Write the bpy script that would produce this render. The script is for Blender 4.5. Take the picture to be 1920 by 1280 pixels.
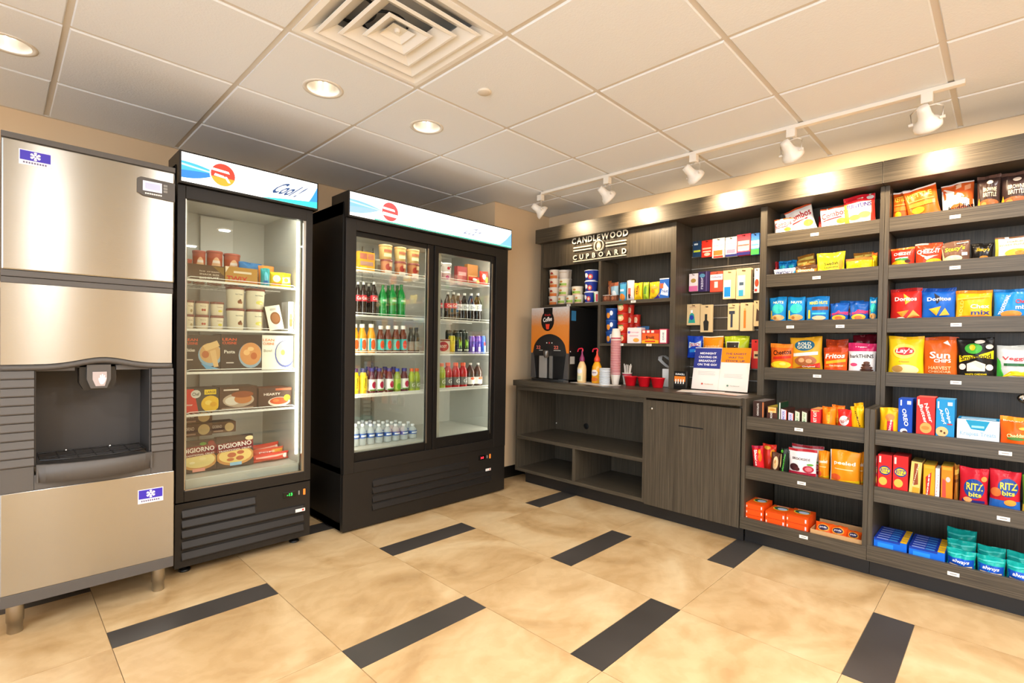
import bpy, bmesh, math, random
from math import sin, cos, pi, radians, sqrt
from mathutils import Vector, Matrix
random.seed(11)
for o in list(bpy.data.objects): bpy.data.objects.remove(o)
SC = bpy.context.scene
COL = SC.collection
# ------------------------------------------------------------------ camera
CZ = 1.17
yaw, pitch, rol = 0.7919, -0.0137, 0.0151
_f = Vector((sin(yaw)*cos(pitch), cos(yaw)*cos(pitch), sin(pitch)))
_r = _f.cross(Vector((0, 0, 1))).normalized(); _u = _r.cross(_f)
_r2 = _r*cos(rol)+_u*sin(rol); _u2 = -_r*sin(rol)+_u*cos(rol)
cd = bpy.data.cameras.new('camera'); cam = bpy.data.objects.new('camera', cd); COL.objects.link(cam)
cam.matrix_world = Matrix(((_r2.x, _u2.x, -_f.x, 0), (_r2.y, _u2.y, -_f.y, 0), (_r2.z, _u2.z, -_f.z, CZ), (0, 0, 0, 1)))
cd.sensor_width = 36; cd.lens = 947.6/1920*36; cd.shift_x = 0.0027; cd.shift_y = 0.01036; cd.clip_start = 0.02
SC.camera = cam
# ------------------------------------------------------------------ world, exposure
W = bpy.data.worlds.new('world'); SC.world = W; W.use_nodes = True
W.node_tree.nodes['Background'].inputs[0].default_value = (.87, 1, 1.16, 1)
W.node_tree.nodes['Background'].inputs[1].default_value = 4.0
vs = SC.view_settings; vs.view_transform = 'Standard'; vs.look = 'None'; vs.gamma = 1; vs.use_curve_mapping = False
vs.exposure = 0.3
CEIL = 2.389
def area(name, loc, sx, sy, power, col=(1, .9, .78), rot=(0, 0, 0), spread=pi):
    l = bpy.data.lights.new(name, 'AREA'); l.shape = 'RECTANGLE'; l.size = sx; l.size_y = sy; l.energy = power; l.color = col; l.spread = spread
    o = bpy.data.objects.new(name, l); COL.objects.link(o); o.location = loc; o.rotation_euler = rot
    return o
# recessed downlights in the part of the ceiling above and behind the viewpoint
REAR = [(.31, -.45), (1.0, .42), (1.75, -.35), (-.75, .9), (.34, -1.7), (1.75, -1.7), (2.75, -.6), (-.9, -.7)]
for q in REAR:
    o = area('downlight_lamp', (q[0], q[1], CEIL-.012), .11, .11, 18, (1, .995, 1)); o.data.shape = 'DISK'
# ------------------------------------------------------------------ materials
def srgb(h):
    if isinstance(h, str):
        h = h.lstrip('#')
        if len(h) == 3: h = ''.join(c*2 for c in h)
        c = [int(h[i:i+2], 16)/255 for i in (0, 2, 4)]
    else: c = list(h)
    return tuple(x/12.92 if x <= .04045 else ((x+.055)/1.055)**2.4 for x in c)+(1,)
_mc = {}
def mat(col, rough=.5, metal=0, spec=.5, emit=0, name=None):
    k = (col, rough, metal, spec, emit)
    if k in _mc: return _mc[k]
    m = bpy.data.materials.new(name or 'paint'); m.use_nodes = True
    b = m.node_tree.nodes['Principled BSDF']
    b.inputs['Base Color'].default_value = srgb(col); b.inputs['Roughness'].default_value = rough; b.inputs['Metallic'].default_value = metal
    b.inputs['Specular IOR Level'].default_value = spec
    if emit: b.inputs['Emission Color'].default_value = srgb(col); b.inputs['Emission Strength'].default_value = emit
    _mc[k] = m; return m
def nodes(name):
    m = bpy.data.materials.new(name); m.use_nodes = True; nt = m.node_tree
    return m, nt, nt.nodes, nt.links, nt.nodes['Principled BSDF']
def ramp(N, stops):
    r = N.new('ShaderNodeValToRGB'); e = r.color_ramp.elements
    while len(e) < len(stops): e.new(.5)
    for el, (p, c) in zip(e, stops): el.position = p; el.color = srgb(c)
    return r
def wood(name, sc, cols):
    m, nt, N, L, b = nodes(name)
    tc = N.new('ShaderNodeTexCoord'); mp = N.new('ShaderNodeMapping'); mp.inputs['Scale'].default_value = sc
    L.new(tc.outputs['Object'], mp.inputs[0])
    n = N.new('ShaderNodeTexNoise'); n.inputs['Scale'].default_value = 1; n.inputs['Detail'].default_value = 5; n.inputs['Roughness'].default_value = .65
    L.new(mp.outputs[0], n.inputs[0])
    r = ramp(N, [(.25, cols[0]), (.5, cols[1]), (.75, cols[2])]); L.new(n.outputs['Fac'], r.inputs[0]); L.new(r.outputs[0], b.inputs['Base Color'])
    b.inputs['Roughness'].default_value = .38; b.inputs['Specular IOR Level'].default_value = .3
    bp = N.new('ShaderNodeBump'); bp.inputs['Strength'].default_value = .12; bp.inputs['Distance'].default_value = .002
    L.new(n.outputs['Fac'], bp.inputs['Height']); L.new(bp.outputs[0], b.inputs['Normal'])
    return m
WC = ('#2d2820', '#4a4236', '#645b4c')
WV = wood('laminate_upright_grain', (230, 230, 2.5), WC)
WH = wood('laminate_level_grain', (200, 3, 230), WC)
DARK = mat('#191716', .5, name='dark_plinth')
def wall_mat():
    m, nt, N, L, b = nodes('beige_wall_paint')
    n = N.new('ShaderNodeTexNoise'); n.inputs['Scale'].default_value = 220
    bp = N.new('ShaderNodeBump'); bp.inputs['Strength'].default_value = .15; bp.inputs['Distance'].default_value = .002
    L.new(n.outputs['Fac'], bp.inputs['Height']); L.new(bp.outputs[0], b.inputs['Normal'])
    b.inputs['Base Color'].default_value = srgb('#e4c9a3'); b.inputs['Roughness'].default_value = .75
    return m
WALL = wall_mat()
def ceil_mat():
    m, nt, N, L, b = nodes('mineral_ceiling_tile')
    tc = N.new('ShaderNodeTexCoord')
    n = N.new('ShaderNodeTexNoise'); n.inputs['Scale'].default_value = 130; n.inputs['Detail'].default_value = 4
    L.new(tc.outputs['Object'], n.inputs[0])
    bp = N.new('ShaderNodeBump'); bp.inputs['Strength'].default_value = .35; bp.inputs['Distance'].default_value = .003
    L.new(n.outputs['Fac'], bp.inputs['Height']); L.new(bp.outputs[0], b.inputs['Normal'])
    b.inputs['Base Color'].default_value = srgb('#ebeff3'); b.inputs['Roughness'].default_value = .9
    return m
TILE = ceil_mat(); TEE = mat('#d9d2c6', .5, name='ceiling_grid_tee')
def floor_mat():
    m, nt, N, L, b = nodes('sandstone_floor_tile')
    tc = N.new('ShaderNodeTexCoord'); g = N.new('ShaderNodeNewGeometry')
    mu = N.new('ShaderNodeVectorMath'); mu.operation = 'SCALE'; mu.inputs[0].default_value = (13, 7, 5); L.new(g.outputs['Random Per Island'], mu.inputs['Scale'])
    ad = N.new('ShaderNodeVectorMath'); ad.operation = 'ADD'; L.new(tc.outputs['Object'], ad.inputs[0]); L.new(mu.outputs[0], ad.inputs[1])
    n1 = N.new('ShaderNodeTexNoise'); n1.inputs['Scale'].default_value = 2.2; n1.inputs['Detail'].default_value = 5; n1.inputs['Distortion'].default_value = 1.3
    L.new(ad.outputs[0], n1.inputs[0])
    wv = N.new('ShaderNodeTexWave'); wv.wave_type = 'RINGS'; wv.inputs['Scale'].default_value = 3.2; wv.inputs['Distortion'].default_value = 14; wv.inputs['Detail'].default_value = 5; wv.inputs['Detail Scale'].default_value = 1.3; wv.inputs['Detail Roughness'].default_value = .6
    L.new(ad.outputs[0], wv.inputs[0])
    r1 = ramp(N, [(.28, '#ad8a5c'), (.42, '#c4a171'), (.56, '#d3b384'), (.75, '#dfc599')]); L.new(n1.outputs['Fac'], r1.inputs[0])
    r2 = ramp(N, [(.2, '#b08a5a'), (.8, '#dabd90')]); L.new(wv.outputs['Fac'], r2.inputs[0])
    mx = N.new('ShaderNodeMix'); mx.data_type = 'RGBA'; mx.inputs[0].default_value = .12
    L.new(r1.outputs[0], mx.inputs[6]); L.new(r2.outputs[0], mx.inputs[7]); L.new(mx.outputs[2], b.inputs['Base Color'])
    b.inputs['Roughness'].default_value = .33
    return m
FT = floor_mat()
def strip_mat():
    m, nt, N, L, b = nodes('charcoal_floor_strip')
    n = N.new('ShaderNodeTexNoise'); n.inputs['Scale'].default_value = 9; n.inputs['Detail'].default_value = 6
    r = ramp(N, [(.3, '#37332f'), (.7, '#4c4742')]); L.new(n.outputs['Fac'], r.inputs[0]); L.new(r.outputs[0], b.inputs['Base Color']); b.inputs['Roughness'].default_value = .35
    return m
FS = strip_mat(); GROUT = mat('#8a7458', .9, name='grout')
def steel_mat(name='brushed_steel', col='#a8a69f', rough=.24, an=.95):
    m, nt, N, L, b = nodes(name)
    b.inputs['Base Color'].default_value = srgb(col); b.inputs['Metallic'].default_value = 1; b.inputs['Roughness'].default_value = rough
    b.inputs['Anisotropic'].default_value = an; b.inputs['Anisotropic Rotation'].default_value = .25
    tg = N.new('ShaderNodeTangent'); tg.direction_type = 'UV_MAP'; tg.uv_map = 'UVMap'; L.new(tg.outputs[0], b.inputs['Tangent'])
    tc = N.new('ShaderNodeTexCoord'); mp = N.new('ShaderNodeMapping'); mp.inputs['Scale'].default_value = (2, 2, 600)
    n = N.new('ShaderNodeTexNoise'); n.inputs['Scale'].default_value = 1; n.inputs['Detail'].default_value = 2
    L.new(tc.outputs['Object'], mp.inputs[0]); L.new(mp.outputs[0], n.inputs[0])
    bp = N.new('ShaderNodeBump'); bp.inputs['Strength'].default_value = .25; bp.inputs['Distance'].default_value = .0004
    L.new(n.outputs['Fac'], bp.inputs['Height']); L.new(bp.outputs[0], b.inputs['Normal'])
    return m
STEEL = steel_mat()
CHROME = mat('#d8d8d6', .12, 1, name='chrome'); SATIN = mat('#b7b2a8', .35, 1, name='satin_metal')
def glass_mat(name, tint, refl=1.0):
    m, nt, N, L, b = nodes(name)
    N.remove(b); out = N['Material Output']
    t = N.new('ShaderNodeBsdfTransparent'); t.inputs[0].default_value = srgb(tint)
    g = N.new('ShaderNodeBsdfGlossy'); g.inputs['Roughness'].default_value = .01
    fr = N.new('ShaderNodeLayerWeight'); fr.inputs[0].default_value = .5
    pw = N.new('ShaderNodeMath'); pw.operation = 'POWER'; pw.inputs[1].default_value = 4; L.new(fr.outputs['Facing'], pw.inputs[0])
    ml = N.new('ShaderNodeMath'); ml.operation = 'MULTIPLY_ADD'; ml.inputs[1].default_value = .8; ml.inputs[2].default_value = .035*refl; L.new(pw.outputs[0], ml.inputs[0])
    mx = N.new('ShaderNodeMixShader'); L.new(ml.outputs[0], mx.inputs[0]); L.new(t.outputs[0], mx.inputs[1]); L.new(g.outputs[0], mx.inputs[2])
    L.new(mx.outputs[0], out.inputs[0]); return m
GLASS = glass_mat('door_glass', '#f4f7f3', 1.5)
def clear_mat(name, col, fac, rough=.08):
    m, nt, N, L, b = nodes(name); out = N['Material Output']
    b.inputs['Base Color'].default_value = srgb(col); b.inputs['Roughness'].default_value = rough
    t = N.new('ShaderNodeBsdfTransparent'); mx = N.new('ShaderNodeMixShader'); mx.inputs[0].default_value = fac
    L.new(t.outputs[0], mx.inputs[1]); L.new(b.outputs[0], mx.inputs[2]); L.new(mx.outputs[0], out.inputs[0]); return m
CLEAR = clear_mat('clear_plastic', '#dfe6e8', .4)
# ------------------------------------------------------------------ mesh builder
class MB:
    def __init__(s): s.v = []; s.f = []; s.m = []; s.mats = []; s.sm = []
    def mi(s, m):
        if m not in s.mats: s.mats.append(m)
        return s.mats.index(m)
    def add(s, vs, fs, m, smooth=False):
        k = len(s.v); i = s.mi(m); s.v += [tuple(v) for v in vs]
        for f in fs: s.f.append([k+a for a in f]); s.m.append(i); s.sm.append(smooth)
        return s
    def box(s, x0, x1, y0, y1, z0, z1, m, M=None):
        vs = [Vector((x, y, z)) for x in (x0, x1) for y in (y0, y1) for z in (z0, z1)]
        if M: vs = [M @ v for v in vs]
        return s.add(vs, [(0, 1, 3, 2), (4, 6, 7, 5), (0, 4, 5, 1), (2, 3, 7, 6), (0, 2, 6, 4), (1, 5, 7, 3)], m)
    def prism(s, pts, a, b, m, axis='y', smooth=False):
        # pts: polygon; extruded from a to b along the axis
        def P(p, t):
            return {'y': (p[0], t, p[1]), 'x': (t, p[0], p[1]), 'z': (p[0], p[1], t)}[axis]
        n = len(pts); vs = [P(p, a) for p in pts]+[P(p, b) for p in pts]
        s.add(vs, [list(range(n))[::-1], list(range(n, 2*n))], m)
        return s.add(vs, [(i, (i+1) % n, n+(i+1) % n, n+i) for i in range(n)], m, smooth)
    def lathe(s, prof, m, c=(0, 0, 0), n=20, M=None, cap=True, smooth=True):
        vs = []; fs = []
        for r, z in prof:
            for k in range(n):
                t = 2*pi*k/n; vs.append(Vector((c[0]+r*cos(t), c[1]+r*sin(t), c[2]+z)))
        for j in range(len(prof)-1):
            for k in range(n): fs.append((j*n+k, j*n+(k+1) % n, (j+1)*n+(k+1) % n, (j+1)*n+k))
        if M: vs = [M @ v for v in vs]
        s.add(vs, fs, m, smooth)
        if cap: s.add([v for v in vs[:n]], [list(range(n))[::-1]], m); s.add([v for v in vs[-n:]], [list(range(n))], m)
        return s
    def tube(s, pts, r, m, n=8):
        pts = [Vector(p) for p in pts]; rings = []
        for i, p in enumerate(pts):
            d = (pts[min(i+1, len(pts)-1)]-pts[max(i-1, 0)]).normalized()
            a = d.cross(Vector((0, 0, 1)));
            if a.length < .05: a = d.cross(Vector((1, 0, 0)))
            a.normalize(); b = d.cross(a)
            rings += [p+(a*cos(2*pi*k/n)+b*sin(2*pi*k/n))*r for k in range(n)]
        fs = [(j*n+k, j*n+(k+1) % n, (j+1)*n+(k+1) % n, (j+1)*n+k) for j in range(len(pts)-1) for k in range(n)]
        s.add(rings, fs, m, True); L_ = len(rings)
        s.add(rings[:n], [list(range(n))[::-1]], m); return s.add(rings[-n:], [list(range(n))], m)
    def build(s, name, parent=None, bevel=0, loc=None):
        me = bpy.data.meshes.new(name); me.from_pydata(s.v, [], s.f)
        for m in s.mats: me.materials.append(m)
        if any(m.name.startswith('brushed_steel') for m in s.mats):
            uv = me.uv_layers.new(name='UVMap')
            for li, lp in enumerate(me.loops): c_ = me.vertices[lp.vertex_index].co; uv.data[li].uv = (c_.x+c_.y, c_.z)
        me.polygons.foreach_set('material_index', s.m); me.polygons.foreach_set('use_smooth', s.sm); me.update()
        o = bpy.data.objects.new(name, me); COL.objects.link(o)
        if parent: o.parent = parent
        if loc: o.location = loc
        if bevel:
            b = o.modifiers.new('bevel', 'BEVEL'); b.width = bevel; b.segments = 2; b.limit_method = 'ANGLE'; b.angle_limit = radians(40)
        return o
def fixn(o):
    bm = bmesh.new(); bm.from_mesh(o.data); bmesh.ops.recalc_face_normals(bm, faces=bm.faces); bm.to_mesh(o.data); bm.free(); return o
def tag(o, label, cat, group=None):
    o['label'] = label; o['category'] = cat
    if group: o['group'] = group
    return o
def thing(name, loc, label, cat, group=None, rot=(0, 0, 0)):
    o = bpy.data.objects.new(name, None); COL.objects.link(o); o.location = loc; o.rotation_euler = rot; o.empty_display_size = .05
    return tag(o, label, cat, group)
def struct(mb, name):
    o = mb.build(name); o['kind'] = 'structure'; return o
# ------------------------------------------------------------------ room
XL, XR, YB, YF, YJ, XJ = -2.2, 3.69, -2.6, 3.80, 3.135, 2.975
f = MB(); f.box(XL-.1, XR+.1, YB-.1, YF+.1, -.06, -.003, GROUT)
cells = []
cx = 0.9195-.613*6; ci = -6
while cx < XR:
    even = (ci % 2 == 1)     # column starting at 1.5325 carries strips at 1.018
    y0 = 1.018 if even else 1.632
    y = y0-1.371*4
    while y < YF:
        for h, mt in ((.145, FS), (.613, FT), (.613, FT)):
            a, b = max(y, YB), min(y+h, YF); p, q = max(cx, XL), min(cx+.613, XR)
            if b-a > .01 and q-p > .01:
                g = .0012; f.box(p+g, q-g, a+g, b-g, -.02, 0, mt)
            y += h
    cx += .613; ci += 1
struct(f, 'floor')
GX = [1.408+.6096*i for i in range(-6, 4)]; GY = [2.038+.6096*j for j in range(-8, 3)]
CANS = [(1.10, 2.37), (1.695, 2.352), (0.03, 2.98)]
c = MB()
xs = [XL]+[g for g in GX if g > XL+.02]+[XR]; ys = [YB]+[g for g in GY if g > YB+.02]+[YF]
VENT = (GX[5], GX[6], GY[7], GY[8])
t = .011; zt = CEIL; zg = CEIL+.007
for i in range(len(xs)-1):
    for j in range(len(ys)-1):
        x0, x1, y0, y1 = xs[i]+t*(xs[i] != XL), xs[i+1]-t*(xs[i+1] != XR), ys[j]+t*(ys[j] != YB), ys[j+1]-t*(ys[j+1] != YF)
        if abs(xs[i]-VENT[0]) < .01 and abs(ys[j]-VENT[2]) < .01: continue
        can = [q for q in CANS if x0 < q[0] < x1 and y0 < q[1] < y1]
        if can:
            qx, qy = can[0]; n = 32; ring = []; sq = []
            for k in range(n):
                a = 2*pi*k/n+pi/4; ring.append((qx+.078*cos(a), qy+.078*sin(a)))
                dx, dy = cos(a), sin(a); s_ = min(((x1-qx)/dx if dx > 1e-6 else 9), ((x0-qx)/dx if dx < -1e-6 else 9), ((y1-qy)/dy if dy > 1e-6 else 9), ((y0-qy)/dy if dy < -1e-6 else 9))
                sq.append((qx+dx*s_, qy+dy*s_))
            # snap the nearest rim points onto the corners
            for X_, Y_ in ((x0, y0), (x0, y1), (x1, y0), (x1, y1)):
                k = min(range(n), key=lambda k: (sq[k][0]-X_)**2+(sq[k][1]-Y_)**2); sq[k] = (X_, Y_)
            c.add([(p[0], p[1], zt) for p in sq]+[(p[0], p[1], zt) for p in ring], [(k, (k+1) % n, n+(k+1) % n, n+k) for k in range(n)], TILE)
            c.add([(p[0], p[1], zt) for p in sq]+[(p[0], p[1], zt+.02) for p in sq], [(k, (k+1) % n, n+(k+1) % n, n+k) for k in range(n)], TILE)
        else:
            e = .004
            c.add([(x0+e, y0+e, zt), (x1-e, y0+e, zt), (x1-e, y1-e, zt), (x0+e, y1-e, zt), (x0, y0, zt+.005), (x1, y0, zt+.005), (x1, y1, zt+.005), (x0, y1, zt+.005), (x0, y0, zt+.02), (x1, y0, zt+.02), (x1, y1, zt+.02), (x0, y1, zt+.02)],
                  [(0, 3, 2, 1)]+[(a, (a+1) % 4, (a+1) % 4+4, a+4) for a in range(4)]+[(4+a, 4+(a+1) % 4, (a+1) % 4+8, a+8) for a in range(4)], TILE)
for x in xs[1:-1]: c.box(x-.012, x+.012, YB, YF, zg, zg+.02, TEE)
for y in ys[1:-1]: c.box(XL, XR, y-.012, y+.012, zg+.0003, zg+.02, TEE)
c.box(XL, XR, YB, YB+.015, zt-.001, zg+.02, TEE); c.box(XL, XR, YF-.015, YF, zt-.001, zg+.02, TEE)
c.box(XL, XL+.015, YB, YF, zt-.001, zg+.02, TEE); c.box(XR-.015, XR, YB, YF, zt-.001, zg+.02, TEE)
c.box(XJ-.012, XR, YJ-.015, YJ, zt-.001, zg, TEE); c.box(XJ-.015, XJ, YJ-.012, YF, zt-.001, zg, TEE)
c.box(XL-.1, XR+.1, YB-.1, YF+.1, CEIL+.3, CEIL+.34, mat('#555049', .9))
struct(c, 'ceiling')
HZ = CEIL+.32
w = MB(); w.box(XL, XR, YF, YF+.1, 0, HZ, WALL); w.box(XJ, XR, YJ, YF, 0, CEIL+.004, WALL); struct(w, 'wall_back')
w = MB(); w.box(XR, XR+.1, YB, YF, 0, HZ, WALL); struct(w, 'wall_right')
w = MB(); w.box(XL-.1, XL, 1.3, YF, 0, HZ, WALL); struct(w, 'wall_left')
w = MB(); w.box(XL-.1, XR+.1, YB-.1, YB, 0, HZ, WALL); struct(w, 'wall_front')
b = MB(); BB = mat('#12100f', .4, name='vinyl_baseboard')
b.box(XL, XJ-.008, YF-.008, YF, 0, .1, BB); b.box(XJ-.008, XJ, YJ-.008, YF, 0, .1, BB); b.box(XJ, 3.4, YJ-.008, YJ, 0, .1, BB); struct(b, 'baseboard_back')
b = MB(); b.box(XL, XL+.008, 1.3, YF, 0, .1, BB); struct(b, 'baseboard_left')
# ceiling diffuser
vx, vy = (VENT[0]+VENT[1])/2, (VENT[2]+VENT[3])/2
VW = mat('#f0ede6', .25, name='white_vent_enamel')
v = thing('ceiling_vent', (vx, vy, CEIL), 'large square ceiling air diffuser with nested louvres', 'ceiling vent')
m = MB(); h = .2925
def frustum(m, a, za, b_, zb, mt):
    m.add([(-a, -a, za), (a, -a, za), (a, a, za), (-a, a, za), (-b_, -b_, zb), (b_, -b_, zb), (b_, b_, zb), (-b_, b_, zb)], [(k, (k+1) % 4, (k+1) % 4+4, k+4) for k in range(4)], mt)
frustum(m, h, .001, h-.022, -.001, VW); frustum(m, h-.022, -.001, h-.085, .034, VW); frustum(m, h, .001, h, .03, VW)
m.build('frame', v)
for a, za in ((.232, -.006), (.165, -.01), (.098, -.014)):
    m = MB(); frustum(m, a, za+.003, a-.012, za, VW); frustum(m, a-.012, za, a-.066, za+.034, VW); frustum(m, a, za+.003, a, za+.006, VW); frustum(m, a, za+.006, a-.058, za+.04, VW)
    m.build('louvre', v)
m = MB(); frustum(m, .05, -.004, .03, .012, VW); m.add([(-.03, -.03, .012), (.03, -.03, .012), (.03, .03, .012), (-.03, .03, .012)], [(0, 1, 2, 3)], VW)
m.lathe([(.012, .012), (.012, .004), (.007, .001)], VW, n=14); m.build('centre_knob', v)
m = MB(); g_ = mat('#c9c6be', .5, name='galvanised_duct')
frustum(m, h-.03, .04, h-.03, .13, g_); m.box(-h+.03, h-.03, -h+.03, h-.03, .13, .135, g_)
for k in (-.13, .02): m.tube([(k+.09*cos(t_*pi/12), .12+.09*sin(t_*pi/12), .09) for t_ in range(25)], .006, mat('#1a1a1a', .5))
m.build('duct', v)
# recessed cans
for q, (lab) in zip(CANS, ('recessed silver ceiling downlight nearest the air diffuser', 'recessed silver ceiling downlight beside the round smoke cap', 'recessed silver ceiling downlight above the ice machine')):
    v = thing('recessed_downlight', (q[0], q[1], CEIL), lab, 'ceiling light', 'recessed ceiling downlights')
    m = MB(); m.lathe([(.078, .004), (.094, .001), (.093, -.003), (.075, -.002), (.074, .004)], mat('#e8e2d6', .4), n=36, cap=False); m.build('trim_ring', v)
    m = MB(); m.lathe([(.074, .0), (.07, .05), (.058, .1), (.04, .13)], mat('#d6d3cc', .3, .5, name='silver_reflector'), n=36, cap=False); m.add([(.04*cos(k*pi/9), .04*sin(k*pi/9), .13) for k in range(18)], [list(range(18))], SATIN); m.build('reflector', v)
    m = MB(); 
    for k in range(4): m.lathe([(.006, .03), (.0075, .033), (.0075, .125)], mat('#fff2dc', .3, 0, .5, 2.2, 'lit_bulb'), (.019*cos(.4+k*pi/2), .019*sin(.4+k*pi/2), 0), 12)
    m.build('bulb', v)
    l = bpy.data.lights.new('downlight_lamp', 'SPOT'); l.energy = 20; l.spot_size = radians(115); l.spot_blend = 1; l.color = (1, .95, .86); l.shadow_soft_size = .05
    o = bpy.data.objects.new('downlight_lamp', l); COL.objects.link(o); o.location = (q[0], q[1], CEIL+.04)
v = MB(); v.lathe([(.034, 0), (.034, -.006), (.03, -.009), (.0, -.009)], mat('#e4dccd', .5), n=28); tag(v.build('round_cover_plate', loc=(1.645, 1.819, CEIL-.0005)), 'small round cream cap on the ceiling near the air diffuser', 'cover plate')
for q in REAR:
    v = thing('recessed_downlight', (q[0], q[1], CEIL), 'recessed ceiling downlight above and behind the viewpoint', 'ceiling light', 'downlights behind the viewpoint')
    m = MB(); m.lathe([(.078, .0035), (.094, .001), (.093, -.003), (.077, -.002)], mat('#e8e2d6', .4), n=36, cap=False); m.build('trim_ring', v)
    m = MB(); m.lathe([(.0001, -.0015), (.078, -.0015)], mat('#fff3e0', .4, 0, .5, 3, 'lit_diffuser'), n=36, cap=False); m.build('diffuser', v)
# track lights
WP = mat('#efe8dc', .35, name='white_lamp_enamel')
tr = MB(); tr.box(3.028, 3.062, .16, 2.665, CEIL-.02, CEIL-.0005, WP); tag(tr.build('lighting_track', bevel=.002), 'long white ceiling track above the snack shelves', 'lighting track')
HOT = [(2.68, 2.45, 'spotlight at the far end of the ceiling track'), (2.052, 1.90, 'spotlight on the track, second from the far wall'), (1.416, 1.25, 'middle spotlight of the ceiling track'),
       (.866, .766, 'white track spotlight, second from the near end'), (.293, .24, 'large looking white spotlight at the near end of the ceiling track')]
for k, (y, ty, lab) in enumerate(HOT):
    v = thing('track_spotlight', (3.045, y, CEIL-.02), ('white ' if 'white' not in lab else '')+lab, 'spotlight', 'spotlights on the ceiling track')
    m = MB(); m.box(-.02, .02, -.022, .022, -.045, 0, WP); m.tube([(0, 0, -.045), (0, 0, -.055)], .008, CHROME, 10); m.build('adapter', v, .002)
    piv = Vector((0, 0, -.125)); tgt = Vector((3.34-3.045, ty-y, 2.10-(CEIL-.02)))-piv
    d = Vector((tgt.x*.75, tgt.y*.8, -.2)).normalized()
    side = Vector((d.y, -d.x, 0)).normalized(); up = d.cross(side)
    m = MB(); m.tube([piv+side*.058, piv+side*.062+Vector((0, 0, .05)), Vector((0, 0, -.058))+side*.035, Vector((0, 0, -.056)), Vector((0, 0, -.058))-side*.035, piv-side*.062+Vector((0, 0, .05)), piv-side*.058], .0035, WP, 8)
    for s_ in (-1, 1): m.tube([piv+side*.050*s_, piv+side*.068*s_], .007, WP, 10)
    m.build('yoke', v)
    Mx = Matrix((side, up, d)).transposed().to_4x4(); Mx.translation = piv
    m = MB(); m.lathe([(.012, -.078), (.022, -.076), (.025, -.06), (.027, -.03), (.033, -.012), (.05, .004), (.056, .02), (.055, .034), (.05, .034), (.046, .01), (.02, -.01)], WP, n=26, M=Mx, cap=False)
    m.lathe([(.0001, -.0785), (.012, -.078)], WP, n=26, M=Mx, cap=False); m.build('lamp_shade', v)
    m = MB(); m.lathe([(.001, .02), (.02, .021), (.043, .026)], mat('#fff0d8', .3, 0, .5, 4, 'lit_lens'), n=24, M=Mx, cap=False); m.build('lens', v)
    l = bpy.data.lights.new('spotlight_lamp', 'SPOT'); l.energy = (20, 36, 46, 46, 30)[k]; l.spot_size = radians(104); l.spot_blend = 1; l.color = (1, .76, .48); l.shadow_soft_size = .03
    o = bpy.data.objects.new('spotlight_lamp', l); COL.objects.link(o); o.location = Vector((3.045, y, CEIL-.02))+piv+d*.045
    o.rotation_euler = (Vector((3.34, ty, 2.05))-o.location).to_track_quat('-Z', 'Y').to_euler()
# ------------------------------------------------------------------ cabinetry
XB, XU, XF = 3.67, 3.40, 3.12
def part(parent, name, mt, *b_, bevel=.001):
    m = MB()
    for q in b_: m.box(*q, mt)
    return m.build(name, parent, bevel)
TAGM = mat('#f3ece0', .5); INK = mat('#8a8580', .5)
def price_tag(parent, x, y, z):
    m = MB(); m.box(x-.0015, x, y-.021, y+.021, z-.0085, z+.0085, TAGM); m.box(x-.0018, x-.0014, y-.012, y+.012, z-.002, z+.002, INK); return m.build('price_tag', parent)
# base cabinet
cab = thing('base_cabinet', (3.4, 2.05, 0), 'dark laminate base cabinet with open shelves and one door under the counter', 'cabinet')
def P(par, name, mt, *b_, bevel=.001):
    L0 = par.location; return part(par, name, mt, *[(q[0]-L0.x, q[1]-L0.x, q[2]-L0.y, q[3]-L0.y, q[4]-L0.z, q[5]-L0.z) for q in b_], bevel=bevel)
P(cab, 'side_panel', WV, (XF, XB, 2.97, 2.99, .104, .827)); P(cab, 'side_panel', WV, (XF+.02, XB, 1.126, 1.144, .104, .827)); P(cab, 'middle_panel', WV, (XF, XB, 1.757, 1.777, .104, .827))
P(cab, 'bottom_panel', WH, (XF, XB, 1.7775, 2.9695, .104, .130)); P(cab, 'back_panel', WV, (3.63, 3.65, 1.7775, 2.9695, .131, .827))
P(cab, 'shelf', WH, (XF+.003, 3.629, 1.7775, 2.9695, .378, .406)); P(cab, 'divider', WV, (XF+.004, 3.629, 2.357, 2.383, .1305, .3775)); P(cab, 'top_rail', WH, (XF, XF+.06, 1.7775, 2.9695, .792, .827))
P(cab, 'toe_kick', DARK, (3.19, 3.21, 1.125, 2.93, 0, .1035))
d = P(cab, 'door', WV, (XF-.004, XF+.016, 1.127, 1.7565, .097, .812))
m = MB(); m.box(XF-.0046-3.4, XF-.004-3.4, 1.354-2.05, 1.516-2.05, .659, .6665, mat('#050505', .9)); m.build('slot_handle', d)
m = MB(); m.lathe([(.0095, 0), (.0095, .003), (.0001, .0035)], SATIN, n=16, M=Matrix.Translation((XF-.004-3.4, 1.712-2.05, .755)) @ Matrix.Rotation(-pi/2, 4, 'Y')); m.build('lock', d)
m = MB(); m.lathe([(.026, 0), (.026, .0015), (.0001, .0018)], mat('#070605', .8), n=24, M=Matrix.Translation((3.63-3.4, 2.62-2.05, .47)) @ Matrix.Rotation(-pi/2, 4, 'Y')); m.build('cable_hole', cab)
m = MB(); m.lathe([(.006, 0), (.005, .004), (.0001, .005)], mat('#e8e4dc', .4), n=12, M=Matrix.Translation((3.62-3.4, 2.95-2.05, .46)) @ Matrix.Rotation(pi/2, 4, 'X')); m.build('screw_cap', cab)
wt = MB(); wt.box(3.09, XB, 1.1215, 3.0, .829, .875, WH); tag(wt.build('worktop', bevel=.002), 'dark laminate countertop carrying the coffee maker', 'countertop')
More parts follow.
